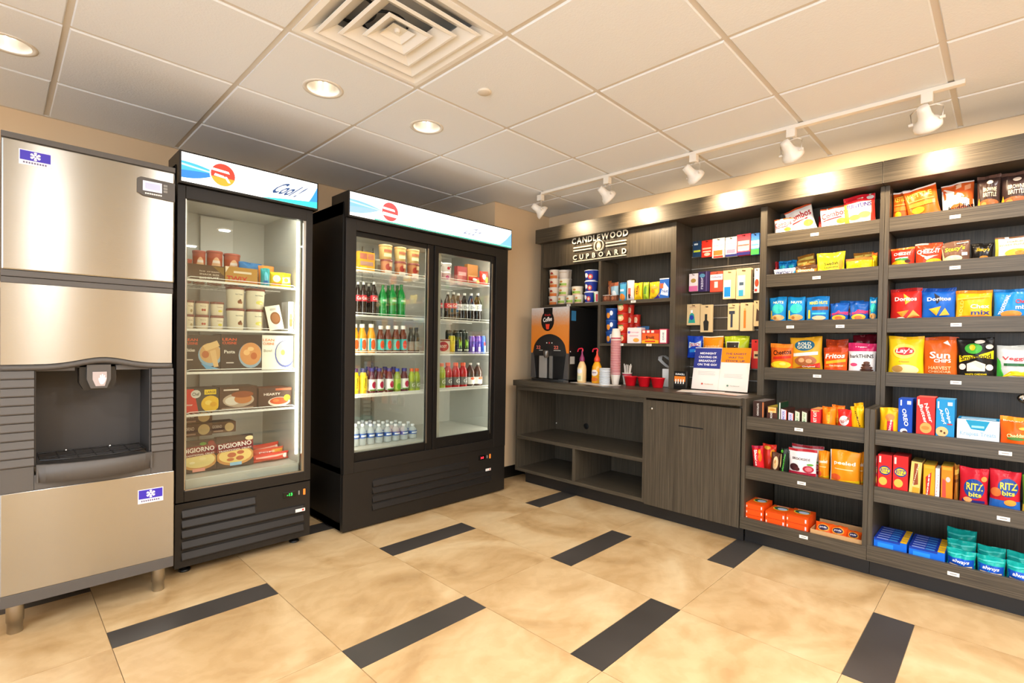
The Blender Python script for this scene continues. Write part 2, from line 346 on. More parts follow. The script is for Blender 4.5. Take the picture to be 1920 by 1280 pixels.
# hutch
hu = thing('wall_shelf_unit', (3.4, 2.35, .8755), 'dark laminate shelf unit with sign panel above the coffee maker', 'shelf unit')
P(hu, 'side_panel', WV, (XU, XB, 2.955, 2.977, .8755, 2.068)); P(hu, 'side_panel', WV, (XU, XB, 1.699, 1.739, .8755, 2.068))
P(hu, 'back_panel', WV, (3.652, XB, 1.7395, 2.9545, .8755, 2.068)); P(hu, 'divider', WV, (XU+.002, 3.6515, 2.338, 2.361, .8755, 1.855))
P(hu, 'sign_panel', WV, (XU+.004, XU+.024, 1.7395, 2.9545, 1.858, 2.068))
for a, b_, z, th in ((2.3615, 2.9545, 1.53, .027), (1.7395, 2.3375, 1.53, .027), (1.7395, 2.3375, 1.197, .02)):
    s_ = P(hu, 'shelf', WH, (XU+.002, 3.6515, a, b_, z-th, z))
    for yy in ([(a+b_)/2+.0] if th > .021 else [2.14, 1.9]): price_tag(s_, 2e-3, yy-2.35, z-th/2-.8755)
m = MB(); m.box(3.43, XB, 1.7395, 2.9545, 2.048, 2.068, WH); hu_top = m
# sign letters
def text_mb(*a): pass
# ------------------------------------------------------------------ lettering (outline letters as flat triangles in a 0..1 box)
_ts = bpy.data.scenes.new('type_bench'); _tc = {}
def glyph(txt, bold=.012, ext=0):
    k = (txt, bold, ext)
    if k in _tc: return _tc[k]
    cu = bpy.data.curves.new('type', 'FONT'); cu.body = txt; cu.offset = bold; cu.resolution_u = 2; cu.align_x = 'CENTER'; cu.extrude = ext; cu.space_line = .85
    o = bpy.data.objects.new('type', cu); _ts.collection.objects.link(o)
    vl = _ts.view_layers[0]; vl.update(); ev = o.evaluated_get(vl.depsgraph); me = ev.to_mesh()
    vs = [v.co.copy() for v in me.vertices]; fs = [tuple(p.vertices) for p in me.polygons]; ev.to_mesh_clear()
    bpy.data.objects.remove(o); bpy.data.curves.remove(cu)
    x0 = min(v.x for v in vs); x1 = max(v.x for v in vs); y0 = min(v.y for v in vs); y1 = max(v.y for v in vs)
    r = ([((v.x-x0)/(x1-x0), (v.y-y0)/(y1-y0), v.z) for v in vs], fs, (x1-x0)/(y1-y0)); _tc[k] = r; return r
def put_text(m, txt, mt, S, cx, cy, w, h, rot=0, off=.001, bold=.012, shear=0, asp=1):
    # turned sideways: w is the letter height as a share of the width, h the run of the word as a share of the height
    vs, fs, _ = glyph(txt, bold); a = radians(rot); out = []; side = abs(rot) > 45
    rw, rh = (min(h, .74), w*asp) if side else (w*asp, h)
    for x, y, z in vs:
        Y = (y-.5)*rh; X = (x-.5)*rw+shear*Y
        out.append(S(cx+(X*cos(a)-Y*sin(a))/asp, cy+X*sin(a)+Y*cos(a), off))
    m.add(out, fs, mt)
# solid sign lettering, standing on a panel that faces -x
def wall_letters(name, parent, txt, y0, y1, z0, z1, x, th, mt, side, bold=.02):
    vs, fs, _ = glyph(txt, bold, 1.0); L0 = parent.location; m = MB(); out = []
    zs = [v[2] for v in vs]; a, b_ = min(zs), max(zs)
    for X, Y, Z in vs:
        out.append((x-L0.x-th*(Z-a)/(b_-a), y0+(y1-y0)*X-L0.y, z0+(z1-z0)*Y-L0.z))
    mi = []
    for f in fs:
        same = all(abs(vs[k][2]-b_) < 1e-4 for k in f); m.add([out[k] for k in f], [list(range(len(f)))], mt if same else side)
    return m.build(name, parent)
sg = thing('raised_letter_sign', (XU, 2.357, 1.98), 'raised cream letter sign reading across the panel above the shelves', 'sign')
SM = mat('#e9dfc4', .4, name='cream_letter_face'); SD = mat('#3a332a', .5, name='dark_letter_edge')
def letter_row(word, y0, y1, z0, z1, gap):
    asps = [glyph(ch, .03, 1.0)[2] for ch in word]; hz = z1-z0; k = (abs(y0-y1)-gap*(len(word)-1))/(sum(asps)*hz); y = y0
    for ch, as_ in zip(word, asps):
        w_ = as_*hz*k; wall_letters('letter', sg, ch, y, y-w_, z0, z1, XU+.003, .014, SM, SD, .03); y -= w_+gap
letter_row('CANDLEWOOD', 2.626, 2.087, 2.022, 2.072, .008)
letter_row('CUPBOARD', 2.612, 2.100, 1.888, 1.93, .03)
def yz(m, pts, mt, x0=XU+.003, x1=XU-.011): m.prism([(p[0]-2.357, p[1]-1.98) for p in pts], x0-XU, x1-XU, mt, 'x')
for a, b_ in ((2.61, 2.425), (2.29, 2.105)):
    for z in (1.986, 1.962):
        m = MB(); yz(m, [(a, z), (b_, z), (b_, z+.009), (a, z+.009)], SM); m.build('bar', sg)
m = MB(); yz(m, [(2.61, 1.874), (2.105, 1.874), (2.105, 1.88), (2.61, 1.88)], SM); m.build('underline', sg)
def ring(m, cy, cz, ry, rz, wd, mt):
    n = 30; o_ = [(cy+ry*cos(2*pi*k/n), cz+rz*sin(2*pi*k/n)) for k in range(n)]; i_ = [(cy+(ry-wd)*cos(2*pi*k/n), cz+(rz-wd)*sin(2*pi*k/n)) for k in range(n)]
    for k in range(n): yz(m, [o_[k], o_[(k+1) % n], i_[(k+1) % n], i_[k]], mt)
m = MB(); ring(m, 2.372, 1.98, .032, .042, .007, SM); ring(m, 2.343, 1.98, .032, .042, .007, SM); yz(m, [(2.3575+.012*cos(k*pi/8), 1.985+.028*sin(k*pi/8)*(1.0 if sin(k*pi/8) > 0 else .8)) for k in range(16)], SM)
m.build('emblem', sg)
# hanging-goods bay
pb = thing('slatwall_bay', (3.4, 1.42, .8755), 'dark slatwall bay of hanging packs between the sign shelves and left snack tower', 'display panel')
P(pb, 'side_panel', WV, (XU, XB, 1.0945, 1.1335, .8755, 2.068)); P(pb, 'back_panel', WV, (3.652, XB, 1.134, 1.6985, .8755, 2.068))
RAIL = mat('#b9b4ac', .35, .8, name='slat_rail')
for z in (1.935, 1.845, 1.755, 1.66, 1.57, 1.48, 1.39, 1.30, 1.21, 1.12, 1.03, .95):
    P(pb, 'slat_rail', RAIL, (3.6445, 3.6515, 1.136, 1.6965, z-.003, z+.003), bevel=0)
price_tag(pb, 3.644-3.4, 1.36-1.42, 1.62-.8755)
# snack towers
def tower(y0, y1, yb0, yb1, z5, z6, z7, label, tags, left):
    t_ = thing('snack_tower', (3.4, (y0+y1)/2, 0), label, 'shelf unit')
    P(t_, 'back_panel', WV, (3.652, XB, y0+.0205, y1-(0 if left else .0205), .1, 2.068))
    posts = [(y0, y0+.02)]+([] if left else [(y1-.02, y1)])
    for a, b_ in posts: P(t_, 'side_panel', WV, (XU, XB, a, b_, .8725, 2.068))
    for a, b_ in ((yb0, yb0+.021), (yb1-.021, yb1)):
        P(t_, 'base_panel', WV, (XF, XB, a, b_, .1, .872 if yb1 < 1 else .8745))
    e = .0006
    Y0, Y1 = y0+.02+e, y1-(.0 if left else .02)-e
    for k, zt_ in enumerate((1.893, 1.636, 1.347, 1.055)):
        s_ = P(t_, 'shelf_tray', WH, (XU+.0205, 3.6515, Y0, Y1, zt_-.075, zt_-.057), (XU+.001, XU+.02, Y0, Y1, zt_-.077, zt_))
        for q in tags[k]: price_tag(s_, .001, q-t_.location.y, zt_-.04)
    Y0, Y1 = yb0+.021+e, yb1-.021-e
    for k, zt_ in enumerate((z5, z6)):
        s_ = P(t_, 'shelf_tray', WH, (XF+.0325, 3.6515, Y0, Y1, zt_-.075, zt_-.057), (XF+.012, XF+.032, Y0, Y1, zt_-.077, zt_))
        for q in tags[4+k]: price_tag(s_, XF+.012-3.4, q-t_.location.y, zt_-.045)
    s_ = P(t_, 'bottom_tray', WH, (XF+.0205, 3.6515, Y0, Y1, .1, .118), (XF-.004, XF+.016, yb0, yb1, .1, z7))
    for q in tags[6]: price_tag(s_, XF-.004-3.4, q-t_.location.y, .14)
    P(t_, 'toe_kick', DARK, (3.205, 3.225, yb0, yb1, 0, .0995))
    return t_
tower(.495, 1.094, .4945, 1.1205, .77, .475, .168, 'dark laminate snack tower on the left of the pair, beside the slatwall bay', [[.83], [.815], [.95, .69], [.80], [.82], [.80], [.78]], True)
tower(-.62, .4935, -.62, .4935, .77, .48, .18, 'dark laminate snack tower on the right of the pair, cut by the picture edge', [[.205], [.20], [.19], [.185], [.0], [.0], [.16]], False)
# small ledge where the upper tower steps back
for a, b_, n_ in ((2.993, .5, 'far length'), (.498, -.64, 'near length')):
    m = MB(); m.box(3.34, 3.36, b_, a, 2.069, 2.188, WH); m.box(3.3605, XB, b_, a, 2.0695, 2.089, WH); m.box(3.3605, XB, b_, a, 2.168, 2.187, WH)
    tag(m.build('valance', bevel=.0015), 'dark laminate valance above the shelves, %s lit by the ceiling spotlights' % n_, 'valance')
m = MB(); m.lathe([(.003, .022), (.008, .02), (.02, .012), (.026, 0), (.02, -.014), (.008, -.022), (.0005, -.024)], CHROME, n=24)
tag(m.build('chrome_knob', loc=(3.41, -.058, .955)), 'small round chrome knob under the fourth tray at the right picture edge', 'knob')
# ------------------------------------------------------------------ ice machine
GR = mat('#55504b', .5, name='grey_plastic'); GD = mat('#3d3936', .55, name='dark_grey_plastic')
ice = thing('ice_dispenser', (.29, 3.08, 0), 'tall stainless steel ice dispenser with grey plastic dispensing alcove', 'ice machine')
X0, X1, Y = .008, .572, 2.72
def I(name, mt, *b_, bevel=.002): return P(ice, name, mt, *b_, bevel=bevel)
I('head_shell', GR, (X0, X1-.004, Y+.03, 3.45, 1.44, 1.95)); hp = I('head_panel', STEEL, (X0+.001, X1-.004, Y, Y+.029, 1.4305, 1.931), bevel=.006)
I('top_trim', GR, (X0, X1-.002, Y-.002, Y+.03, 1.9315, 1.954)); I('joint_trim', GR, (X0, X1-.008, Y-.001, Y+.03, 1.4055, 1.43)); I('joint_trim', GR, (X0, X1-.008, Y+.001, Y+.03, 1.3805, 1.404))
I('body_shell', GR, (X0, X1-.008, 3.0, 3.45, .16, 1.38))
def arch(x): return 1.066+.028*math.exp(-((x-.315)/.105)**2)
N_ = 28; xs_ = [X0+(X1-.012-X0)*k/N_ for k in range(N_+1)]
m = MB()
for k in range(N_):
    a, b_ = xs_[k]-.29, xs_[k+1]-.29; za, zb = arch(xs_[k]), arch(xs_[k+1])
    m.add([(a, Y-3.08, za), (b_, Y-3.08, zb), (b_, Y-3.08, 1.38), (a, Y-3.08, 1.38), (a, Y+.02-3.08, za), (b_, Y+.02-3.08, zb), (b_, Y+.02-3.08, 1.38), (a, Y+.02-3.08, 1.38)], [(0, 1, 2, 3), (4, 7, 6, 5), (0, 4, 5, 1), (3, 2, 6, 7)]+([(0, 3, 7, 4)] if k == 0 else [])+([(1, 5, 6, 2)] if k == N_-1 else []), STEEL)
m.build('upper_front', ice)
m = MB()
for k in range(N_):
    a, b_ = xs_[k]-.29, xs_[k+1]-.29; za, zb = arch(xs_[k]), arch(xs_[k+1]); y_ = Y-.014-3.08; th = .026
    pr = [(0, 0), (-.012, -.006), (-.012, -.02), (0, -th)]
    vs_ = [(a, Y+.012-3.08, za-.001), (a, y_, za-.006), (a, y_, za-.02), (a, Y+.012-3.08, za-th), (b_, Y+.012-3.08, zb-.001), (b_, y_, zb-.006), (b_, y_, zb-.02), (b_, Y+.012-3.08, zb-th)]
    m.add(vs_, [(0, 1, 5, 4), (1, 2, 6, 5), (2, 3, 7, 6)]+([(0, 3, 2, 1)] if k == 0 else [])+([(4, 5, 6, 7)] if k == N_-1 else []), GR, True)
m.build('arch_trim', ice)
# alcove
xa, xb, za, zb = .108, .478, .66, 1.04
m = MB(); ox = .29
m.box(xa-.001-ox, xb+.001-ox, 2.93-3.08, 2.99-3.08, za-.03, 1.09, GD)
m.box(xa-.006-ox, xa-ox, Y+.012-3.08, 2.93-3.08, za, 1.07, GD); m.box(xb-ox, xb+.006-ox, Y+.012-3.08, 2.93-3.08, za, 1.07, GD); m.box(xa-ox, xb-ox, Y+.03-3.08, 2.93-3.08, za-.07, za-.03, GD)
m.box(xa-ox, .225-ox, Y+.015-3.08, 2.93-3.08, 1.038, 1.06, GR); m.box(.36-ox, xb-ox, Y+.015-3.08, 2.93-3.08, 1.038, 1.06, GR); m.box(.225-ox, .36-ox, Y+.03-3.08, 2.93-3.08, 1.05, 1.075, GD)
m.build('alcove', ice, .002)
for a, b_ in ((X0, xa-.0065), (xb+.0065, X1-.006)):
    m = MB(); n = 11; z1 = 1.042; z0 = .665; dz = (z1-z0)/n
    for k in range(n):
        z = z0+dz*k
        m.prism([(Y-3.08-.003, z+.001), (Y-3.08-.007, z+.006), (Y-3.08-.002, z+dz-.0005), (Y+.05-3.08, z+dz-.0005), (Y+.05-3.08, z+.001)], a-ox, b_-ox, GR, 'x')
    m.box(a-ox, b_-ox, Y+.001-3.08, Y+.05-3.08, .57, z0-.0005, GR)
    m.build('ribbed_panel', ice, .0008)
I('lower_surround', GR, (xa-.006, xb+.006, Y+.001, Y+.05, .57, .629)); 
m = MB()
n = 14
for k in range(n):
    def fy(s): return Y-.012-.045*sin(pi*min(max(s, 0), 1))**.7 - 3.08
    a, b_ = k/n, (k+1)/n; A, B = xa+(xb+.008-xa)*a-ox, xa+(xb+.008-xa)*b_-ox
    za_ = .60-.006*sin(pi*a); zb_ = .60-.006*sin(pi*b_)
    m.add([(A, fy(a), .668), (B, fy(b_), .668), (B, fy(b_)+.012, zb_), (A, fy(a)+.012, za_), (A, fy(a)+.014, .672), (B, fy(b_)+.014, .672), (B, Y-3.08, zb_-.002), (A, Y-3.08, za_-.002), (A, fy(a)+.016, .655), (B, fy(b_)+.016, .655), (B, 2.92-3.08, .64), (A, 2.92-3.08, .64)],
          [(0, 3, 2, 1), (0, 1, 5, 4), (3, 7, 6, 2), (4, 5, 9, 8), (8, 9, 10, 11)], GR, True)
m.box(xa-ox, xa+.006-ox, Y-.012-3.08, 2.92-3.08, .6, .67, GR); m.box(xb+.002-ox, xb+.008-ox, Y-.012-3.08, Y+.0-3.08, .6, .67, GR)
m.build('drip_tray', ice)
m = MB(); BW = mat('#101010', .25, name='black_wire')
for k in range(7):
    s = .03+.94*k/6; x = xa+(xb-xa)*s-ox; m.tube([(x, fy(s)+.03, .684), (x, 2.9-3.08, .684)], .0025, BW, 6)
m.tube([(xa+(xb-xa)*s-ox, fy(s)+.03, .684) for s in [.03+.94*k/12 for k in range(13)]], .003, BW, 6); m.tube([(xa+.01-ox, 2.9-3.08, .684), (xb-.01-ox, 2.9-3.08, .684)], .003, BW, 6); m.tube([(xa+.01-ox, 2.8-3.08, .681), (xb-.01-ox, 2.8-3.08, .681)], .0025, BW, 6)
for x in (xa+.1, xb-.12): m.lathe([(.006, .688), (.006, .694), (.0005, .696)], CHROME, (x-ox, 2.88-3.08, 0), 10)
m.build('drip_grille', ice)
m = MB(); BP = mat('#151413', .35, name='black_plastic')
m.prism([(.24-ox, 1.062), (.24-ox, .985), (.255-ox, .955), (.345-ox, .955), (.362-ox, .985), (.362-ox, 1.062)], Y+.03-3.08, Y+.1-3.08, BP, 'y')
m.prism([(.262-ox, 1.062), (.262-ox, 1.0), (.275-ox, .963), (.328-ox, .963), (.341-ox, 1.0), (.341-ox, 1.062)], Y+.005-3.08, Y+.0305-3.08, GR, 'y'); m.build('ice_chute', ice, .003)
m = MB(); CL = mat('#b9aba8', .25, name='clear_lever'); m.prism([(.28-ox, 1.032), (.28-ox, 1.0), (.29-ox, .972), (.32-ox, .972), (.327-ox, 1.0), (.327-ox, 1.032)], Y+.001-3.08, Y+.0045-3.08, CL, 'y')
WPL = mat('#f4efe8', .4, name='white_print')
hand = [(.303, .985), (.299, 1.0), (.3, 1.008), (.304, 1.003), (.304, 1.018), (.308, 1.019), (.309, 1.006), (.3105, 1.022), (.3145, 1.022), (.3145, 1.006), (.3175, 1.018), (.321, 1.017), (.3195, 1.003), (.323, 1.008), (.3255, 1.006), (.321, .99), (.315, .98), (.307, .979)]
m.prism([(p[0]-ox, p[1]) for p in hand], Y-.0003-3.08, Y+.0012-3.08, WPL, 'y'); m.build('push_lever', ice)
I('lower_front', STEEL, (X0, X1, Y-.001, Y+.03, .176, .5695)); I('bottom_trim', GR, (X0, X1, Y-.0, 3.45, .128, .175))
def badge(name, par, x0, x1, z0, z1, y, kind):
    m = MB(); oy = par.location.y if par.parent is None else par.parent.location.y
    PU = mat('#3b2bb0', .4, name='violet_print'); y_ = y-oy
    m.box(x0-ox, x1-ox, y_-.0012, y_, z0, z1, mat('#e9e4ea', .35)); zc = z0+(z1-z0)*.32
    m.box(x0+.003-ox, x1-.003-ox, y_-.0015, y_-.0011, zc, z1-.003, PU)
    cx_, cz_ = (x0+x1)/2-ox, (zc+z1-.003)/2; r_ = (z1-zc)*.42
    for k in range(6):
        a = k*pi/3; d1 = Vector((sin(a), cos(a))); n1 = Vector((cos(a), -sin(a)))
        q = [d1*r_*.15-n1*r_*.1, d1*r_*.85-n1*r_*.3, d1*r_-n1*0, d1*r_*.85+n1*r_*.3, d1*r_*.15+n1*r_*.1]
        m.prism([(cx_+p.x, cz_+p.y) for p in q], y_-.002, y_-.0014, WPL, 'y')
    for k in range(9): m.box(x0+.012+k*(x1-x0-.024)/9-ox, x0+.012+(k+.65)*(x1-x0-.024)/9-ox, y_-.0016, y_-.0011, z0+.35*(zc-z0), z0+.7*(zc-z0), mat('#6b6480', .5))
    return m.build(name, par)
badge('badge', hp, .057, .151, 1.84, 1.898, Y, 0); badge('badge', ice, .436, .53, .443, .505, Y-.0015, 0)
m = MB(); m.prism([(.428-ox, 1.815), (.428-ox, 1.875), (.44-ox, 1.883), (.567-ox, 1.881), (.567-ox, 1.797), (.45-ox, 1.803)], Y-.008-3.08, Y-.0005-3.08, GR, 'y'); cp = m.build('control_panel', ice, .002)
m = MB(); m.box(.447-ox, .517-ox, Y-.0105-3.08, Y-.0085-3.08, 1.825, 1.868, mat('#c9c6d6', .3, .3, name='display_window')); m.box(.455-ox, .51-ox, Y-.011-3.08, Y-.0102-3.08, 1.833, 1.861, mat('#aeb0c9', .3, 0, .5, .25)); m.build('display', cp)
m = MB()
for k in range(3): m.box(.523-ox, .538-ox, Y-.0105-3.08, Y-.0085-3.08, 1.83+k*.013, 1.84+k*.013, mat('#8c8880', .4))
for k in range(8): m.box(.455+k*.008-ox, .461+k*.008-ox, Y-.0105-3.08, Y-.0085-3.08, 1.811, 1.817, WPL)
m.build('button_row', cp)
for x, y in ((.05, 2.79), (.53, 2.81), (.05, 3.38), (.53, 3.38)):
    m = MB(); m.lathe([(.021, 0), (.024, .003), (.024, .045), (.027, .046), (.027, .1275)], SATIN, (x-ox, y-3.08, 0), 22); m.build('leg', ice)
# ------------------------------------------------------------------ glass door refrigerators
BK = mat('#161412', .4, 0, .3, name='black_coated_steel'); BK2 = mat('#1f1c19', .42, 0, .35, name='black_coated_frame'); LIN = mat('#bcbab1', .35, name='white_liner'); WIRE = mat('#f1efe9', .35, name='white_wire'); ALU = mat('#a9a49b', .3, 1, name='aluminium')
def sign_art(par, x0, x1, z0, z1, y, faded):
    E_ = 1.15
    def em(c_, e=E_): return mat(c_, .4, 0, .3, e)
    w_, h_ = x1-x0, z1-z0; m = MB()
    def S(u, v, o): return (x0+u*w_, y-o, z0+v*h_)
    m.add([S(0, 0, 0), S(1, 0, 0), S(1, 1, 0), S(0, 1, 0)], [(0, 1, 2, 3)], em('#f4f6f2', 1.5 if faded else 1.3))
    def strip(lo, hi, c_, o, e=E_):
        n = len(lo); m.add([S(*p, o) for p in lo]+[S(*p, o) for p in hi], [(k, k+1, n+k+1, n+k) for k in range(n-1)], em(c_, e))
    n = 16; k_ = .62 if faded else 1
    ul = [.27*k_*k/n for k in range(n+1)]
    strip([(u, .12+.9*(u/.27/k_)**2*.5) for u in ul], [(u, .70-.25*(u/.27/k_)**2+.0*u) for u in ul], '#3f9ad0' if not faded else '#6f9fd2', .0006)
    strip([(u, .12+.9*(u/.27/k_)**2*.5) for u in ul], [(u, .38+.28*sin(u/.27/k_*pi*.5)*.3) for u in ul], '#2c6fc0' if not faded else '#7f9fd8', .0008)
    strip([(u, .55-.12*(u/.27/k_)) for u in ul], [(u, .62-.15*(u/.27/k_)) for u in ul], '#9fdcf0', .001)
    ur = [1-.12*k/n for k in range(n+1)]
    strip([(u, 0) for u in ur], [(u, .85*((u-.88)/.12)**1.5) for u in ur], '#2f7fcf' if not faded else '#6fa6dc', .0008)
    ub = [.55+.45*k/n for k in range(n+1)] if not faded else [.12+.88*k/n for k in range(n+1)]
    strip([(u, 0) for u in ub], [(u, (.25 if not faded else .1)*((u-ub[0])/(1-ub[0]))**.8) for u in ub], '#35b5b0' if not faded else '#8fe6d0', .001)
    if faded: strip([(u, 0) for u in ub], [(u, .05) for u in ub], '#1e8f78', .0012)
    cx_, cz_, r_ = (.27, .5, .40) if not faded else (.2, .5, .42)
    rx = r_*h_/w_; vsn = 28
    def disc(sc_, c_, o, e=E_, lo=-1, hi=1):
        pts = [(cx_+rx*sc_*cos(t_), cz_+r_*sc_*sin(t_)) for t_ in [2*pi*k/vsn for k in range(vsn)]]
        pts = [(a, min(max(b_, cz_+lo*r_), cz_+hi*r_)) for a, b_ in pts]
        m.add([S(*p, o) for p in pts], [list(range(vsn))], em(c_, e))
    disc(1.1, '#dfeefa', .0013, 1.0); disc(1, '#e0392b' if not faded else '#dc4a4a', .0016)
    if not faded: disc(1, '#f08a2c', .0018, E_, -1, -.25)
    for a, b_, p, q in ((-.95, .55, .28, .48), (-.75, .15, -.18, .02)) if not faded else ((-.95, .6, .2, .42), (-.98, 1.05, -.45, -.12)):
        m.add([S(cx_+rx*a, cz_+r_*p, .002), S(cx_+rx*b_, cz_+r_*(p-.1), .002), S(cx_+rx*(b_-.1), cz_+r_*(q-.1), .002), S(cx_+rx*(a+.1), cz_+r_*q, .002)], [(0, 1, 2, 3)], em('#fff7f0', 1.4))
    if not faded: m.add([S(cx_+rx*a, cz_+r_*b_, .0022) for a, b_ in ((.3, -.1), (.62, -.62), (.42, -.62), (.1, -.15))], [(0, 3, 2, 1)], em('#fff7f0', 1.4))
    tn = '#25406e' if not faded else '#8d97b0'
    put_text(m, 'Cool !', em(tn, .8), S, (.765 if not faded else .735), (.5 if not faded else .44), .2 if not faded else .13, .5 if not faded else .4, 0, .002, .022, .25)
    return m.build('sign_panel', par)
def fridge(name, label, x0, x1, y, zb, depth, doors, faded, shelves, disp, louvres):
    t_ = thing(name, ((x0+x1)/2, y+depth/2, 0), label, 'glass door refrigerator')
    L0 = t_.location
    def B(nm, mt, *b_, bevel=.002, par=t_): return part(par, nm, mt, *[(q[0]-L0.x, q[1]-L0.x, q[2]-L0.y, q[3]-L0.y, q[4], q[5]) for q in b_], bevel=bevel)
    yb = y+depth; e = .045
    B('cabinet', BK, (x0, x0+e, y+.035, yb, zb, 2.03), (x1-e, x1, y+.035, yb, zb, 2.03), (x0, x1, yb-e, yb, zb, 2.03), (x0, x1, y+.035, yb, 1.95, 2.03), (x0, x1, y+.035, yb, .36, .40), (x0, x1, y+.035, yb, zb, zb+.05))
    g = .0004; i0, i1 = x0+e+g, x1-e-g
    B('liner', LIN, (i0, i0+.012, y+.045, yb-e-g, .401, 1.949), (i1-.012, i1, y+.045, yb-e-g, .401, 1.949), (i0, i1, yb-e-.03, yb-e-g, .401, 1.949), (i0, i1, y+.045, yb-e-.03, 1.93, 1.949), (i0, i1, y+.045, yb-e-.03, .401, .47 if not faded else .4955), bevel=.004)
    # light box
    lb = B('light_box', BK2, (x0+.005, x1+.02, y-.02, y+.2, 1.9305, 2.09))
    so = sign_art(lb, x0+.014-L0.x, x1+.012-L0.x, 1.942, 2.082, y-.0205-L0.y, faded)
    # front frame
    fz0, fz1 = (.37, 1.928)
    if not faded:
        a0, a1, b0, b1 = x0+.038, x1-.038, .423, 1.865
        B('door_frame', BK2, (x0+.002, a0, y, y+.034, fz0, fz1), (a1, x1-.002, y, y+.034, fz0, fz1), (a0, a1, y, y+.034, fz0, b0), (a0, a1, y, y+.034, b1, fz1))
        B('glass_trim', ALU, (a1-.014, a1, y+.006, y+.02, b0, b1), (a0, a1-.014, y+.006, y+.02, b0, b0+.006), (a0, a0+.005, y+.006, y+.02, b0, b1), bevel=0)
        B('door_glass', GLASS, (a0+.006, a1-.015, y+.012, y+.015, b0+.007, b1), bevel=0)
        wins = [(a0, a1)]
    else:
        mx = (x0+x1)/2-.045
        a0, a1, b0, b1 = x0+.07, x1-.17, .43, 1.86
        B('front_frame', BK2, (x0+.002, a0, y, y+.034, fz0-.005, fz1), (a1+.04, x1-.002, y, y+.034, fz0-.005, fz1), (a0, a1+.04, y, y+.034, fz0-.005, b0), (a0, a1+.04, y, y+.034, b1, fz1))
        B('sliding_door', BK, (a0, a0+.012, y+.02, y+.035, b0, b1), (mx-.035, mx+.02, y+.014, y+.035, b0, b1), (a0+.012, mx-.035, y+.02, y+.035, b0, b0+.055), (a0+.012, mx-.035, y+.02, y+.035, b1-.03, b1))
        B('sliding_door', BK, (mx+.021, mx+.055, y+.005, y+.03, b0, b1), (a1-.0, a1+.039, y+.012, y+.03, b0, b1), (mx+.055, a1, y+.012, y+.03, b0, b0+.075), (mx+.055, a1, y+.012, y+.03, b1-.045, b1))
        B('door_edge_trim', ALU, (mx-.036, mx-.026, y+.010, y+.0135, b0+.05, b1-.03), (a1+.001, a1+.012, y+.007, y+.0115, b0+.05, b1-.06), bevel=0)
        B('door_glass', GLASS, (a0+.013, mx-.036, y+.024, y+.027, b0+.056, b1-.031), bevel=0)
        B('door_glass', GLASS, (mx+.056, a1-.001, y+.018, y+.021, b0+.076, b1-.046), bevel=0)
    # grille
    z0, z1 = (zb, .362 if not faded else .364)
    gm = MB(); gm.box(x0+.001-L0.x, x1-.001-L0.x, y+.006-L0.y, y+.034-L0.y, z0, z1, BK2)
    for (la, lb_, lz) in louvres:
        for q in (0,):
            gm.prism([(y+.0055-L0.y, lz+.042), (y-.006-L0.y, lz+.012), (y-.006-L0.y, lz+.006), (y+.0055-L0.y, lz)], la-L0.x, lb_-L0.x, BK2, 'x')
            gm.box(la-L0.x+.004, lb_-L0.x+.01, y+.0052-L0.y, y+.0062-L0.y, lz+.041, lz+.05, mat('#0b0a0a', .8))
    gr = gm.build('lower_grille', t_, .001)
    dx, dz, dc = disp
    dm = MB(); dm.box(dx-.035-L0.x, dx+.035-L0.x, y+.001-L0.y, y+.0058-L0.y, dz-.017, dz+.017, mat('#0c0b0b', .25)); dp = dm.build('temperature_display', t_, .001)
    tm = MB(); put_text(tm, '-13' if not faded else '3.0', mat(dc, .4, 0, .5, 3), lambda u, v, o: (dx-L0.x-.02+.04*u, y+.001-L0.y-o, dz-.008+.016*v), .5, .5, .75, 1, 0, .0004, .01); tm.build('digits', dp)
    B('switch', mat('#e0782a', .4, 0, .5, .6), (dx+.078, dx+.09, y+.0, y+.0058, dz-.017, dz+.017)); B('knob', mat('#8d8880', .4), (dx+.05, dx+.058, y+.001, y+.0058, dz-.012, dz+.012))
    lm = MB(); lm.box(dx+.03-L0.x, dx+.085-L0.x, y-.0075-L0.y, y-.0065-L0.y, dz-.108, dz-.09, mat('#eeeae4', .4)); lm.lathe([(.006, 0), (.0001, .0006)], mat('#d2392f', .4), M=Matrix.Translation((dx+.073-L0.x, y-.0076-L0.y, dz-.099)) @ Matrix.Rotation(pi/2, 4, 'X'), n=14); lm.build('maker_label', t_)
    if not faded:
        for fx in (x0+.06, x1-.06):
            for fy in (y+.08, yb-.08):
                m = MB(); m.lathe([(.026, 0), (.028, .004), (.024, .012), (.012, .014), (.012, zb)], BP, (fx-L0.x, fy-L0.y, 0), 18); m.build('foot', t_)
    else:
        for fx in (x0+.06, x1-.06):
            for fy in (y+.08, yb-.08):
                m = MB(); m.lathe([(.03, 0), (.03, zb)], BP, (fx-L0.x, fy-L0.y, 0), 18); m.build('foot', t_)
    # shelves
    for (sx0, sx1, sz) in shelves:
        m = MB(); sx0 -= L0.x; sx1 -= L0.x; ya, yc = y+.085-L0.y, yb-e-.06-L0.y
        n = int((sx1-sx0)/.024)
        for k in range(n+1):
            x = sx0+.01+(sx1-sx0-.02)*k/n; m.box(x-.0013, x+.0013, ya, yc, sz-.003, sz-.0004, WIRE)
        m.box(sx0, sx1, ya-.004, ya+.001, sz-.012, sz-.0005, WIRE)
        m.tube([(sx0+.004, ya+.02, sz-.002), (sx0+.03, ya-.004, sz+.011), (sx1-.03, ya-.004, sz+.011), (sx1-.004, ya+.02, sz-.002)], .0022, WIRE, 6)
        m.box(sx0, sx1, yc-.004, yc, sz-.008, sz-.0005, WIRE); m.box(sx0, sx1, (ya+yc)/2, (ya+yc)/2+.005, sz-.008, sz-.003, WIRE); m.build('wire_shelf', t_)
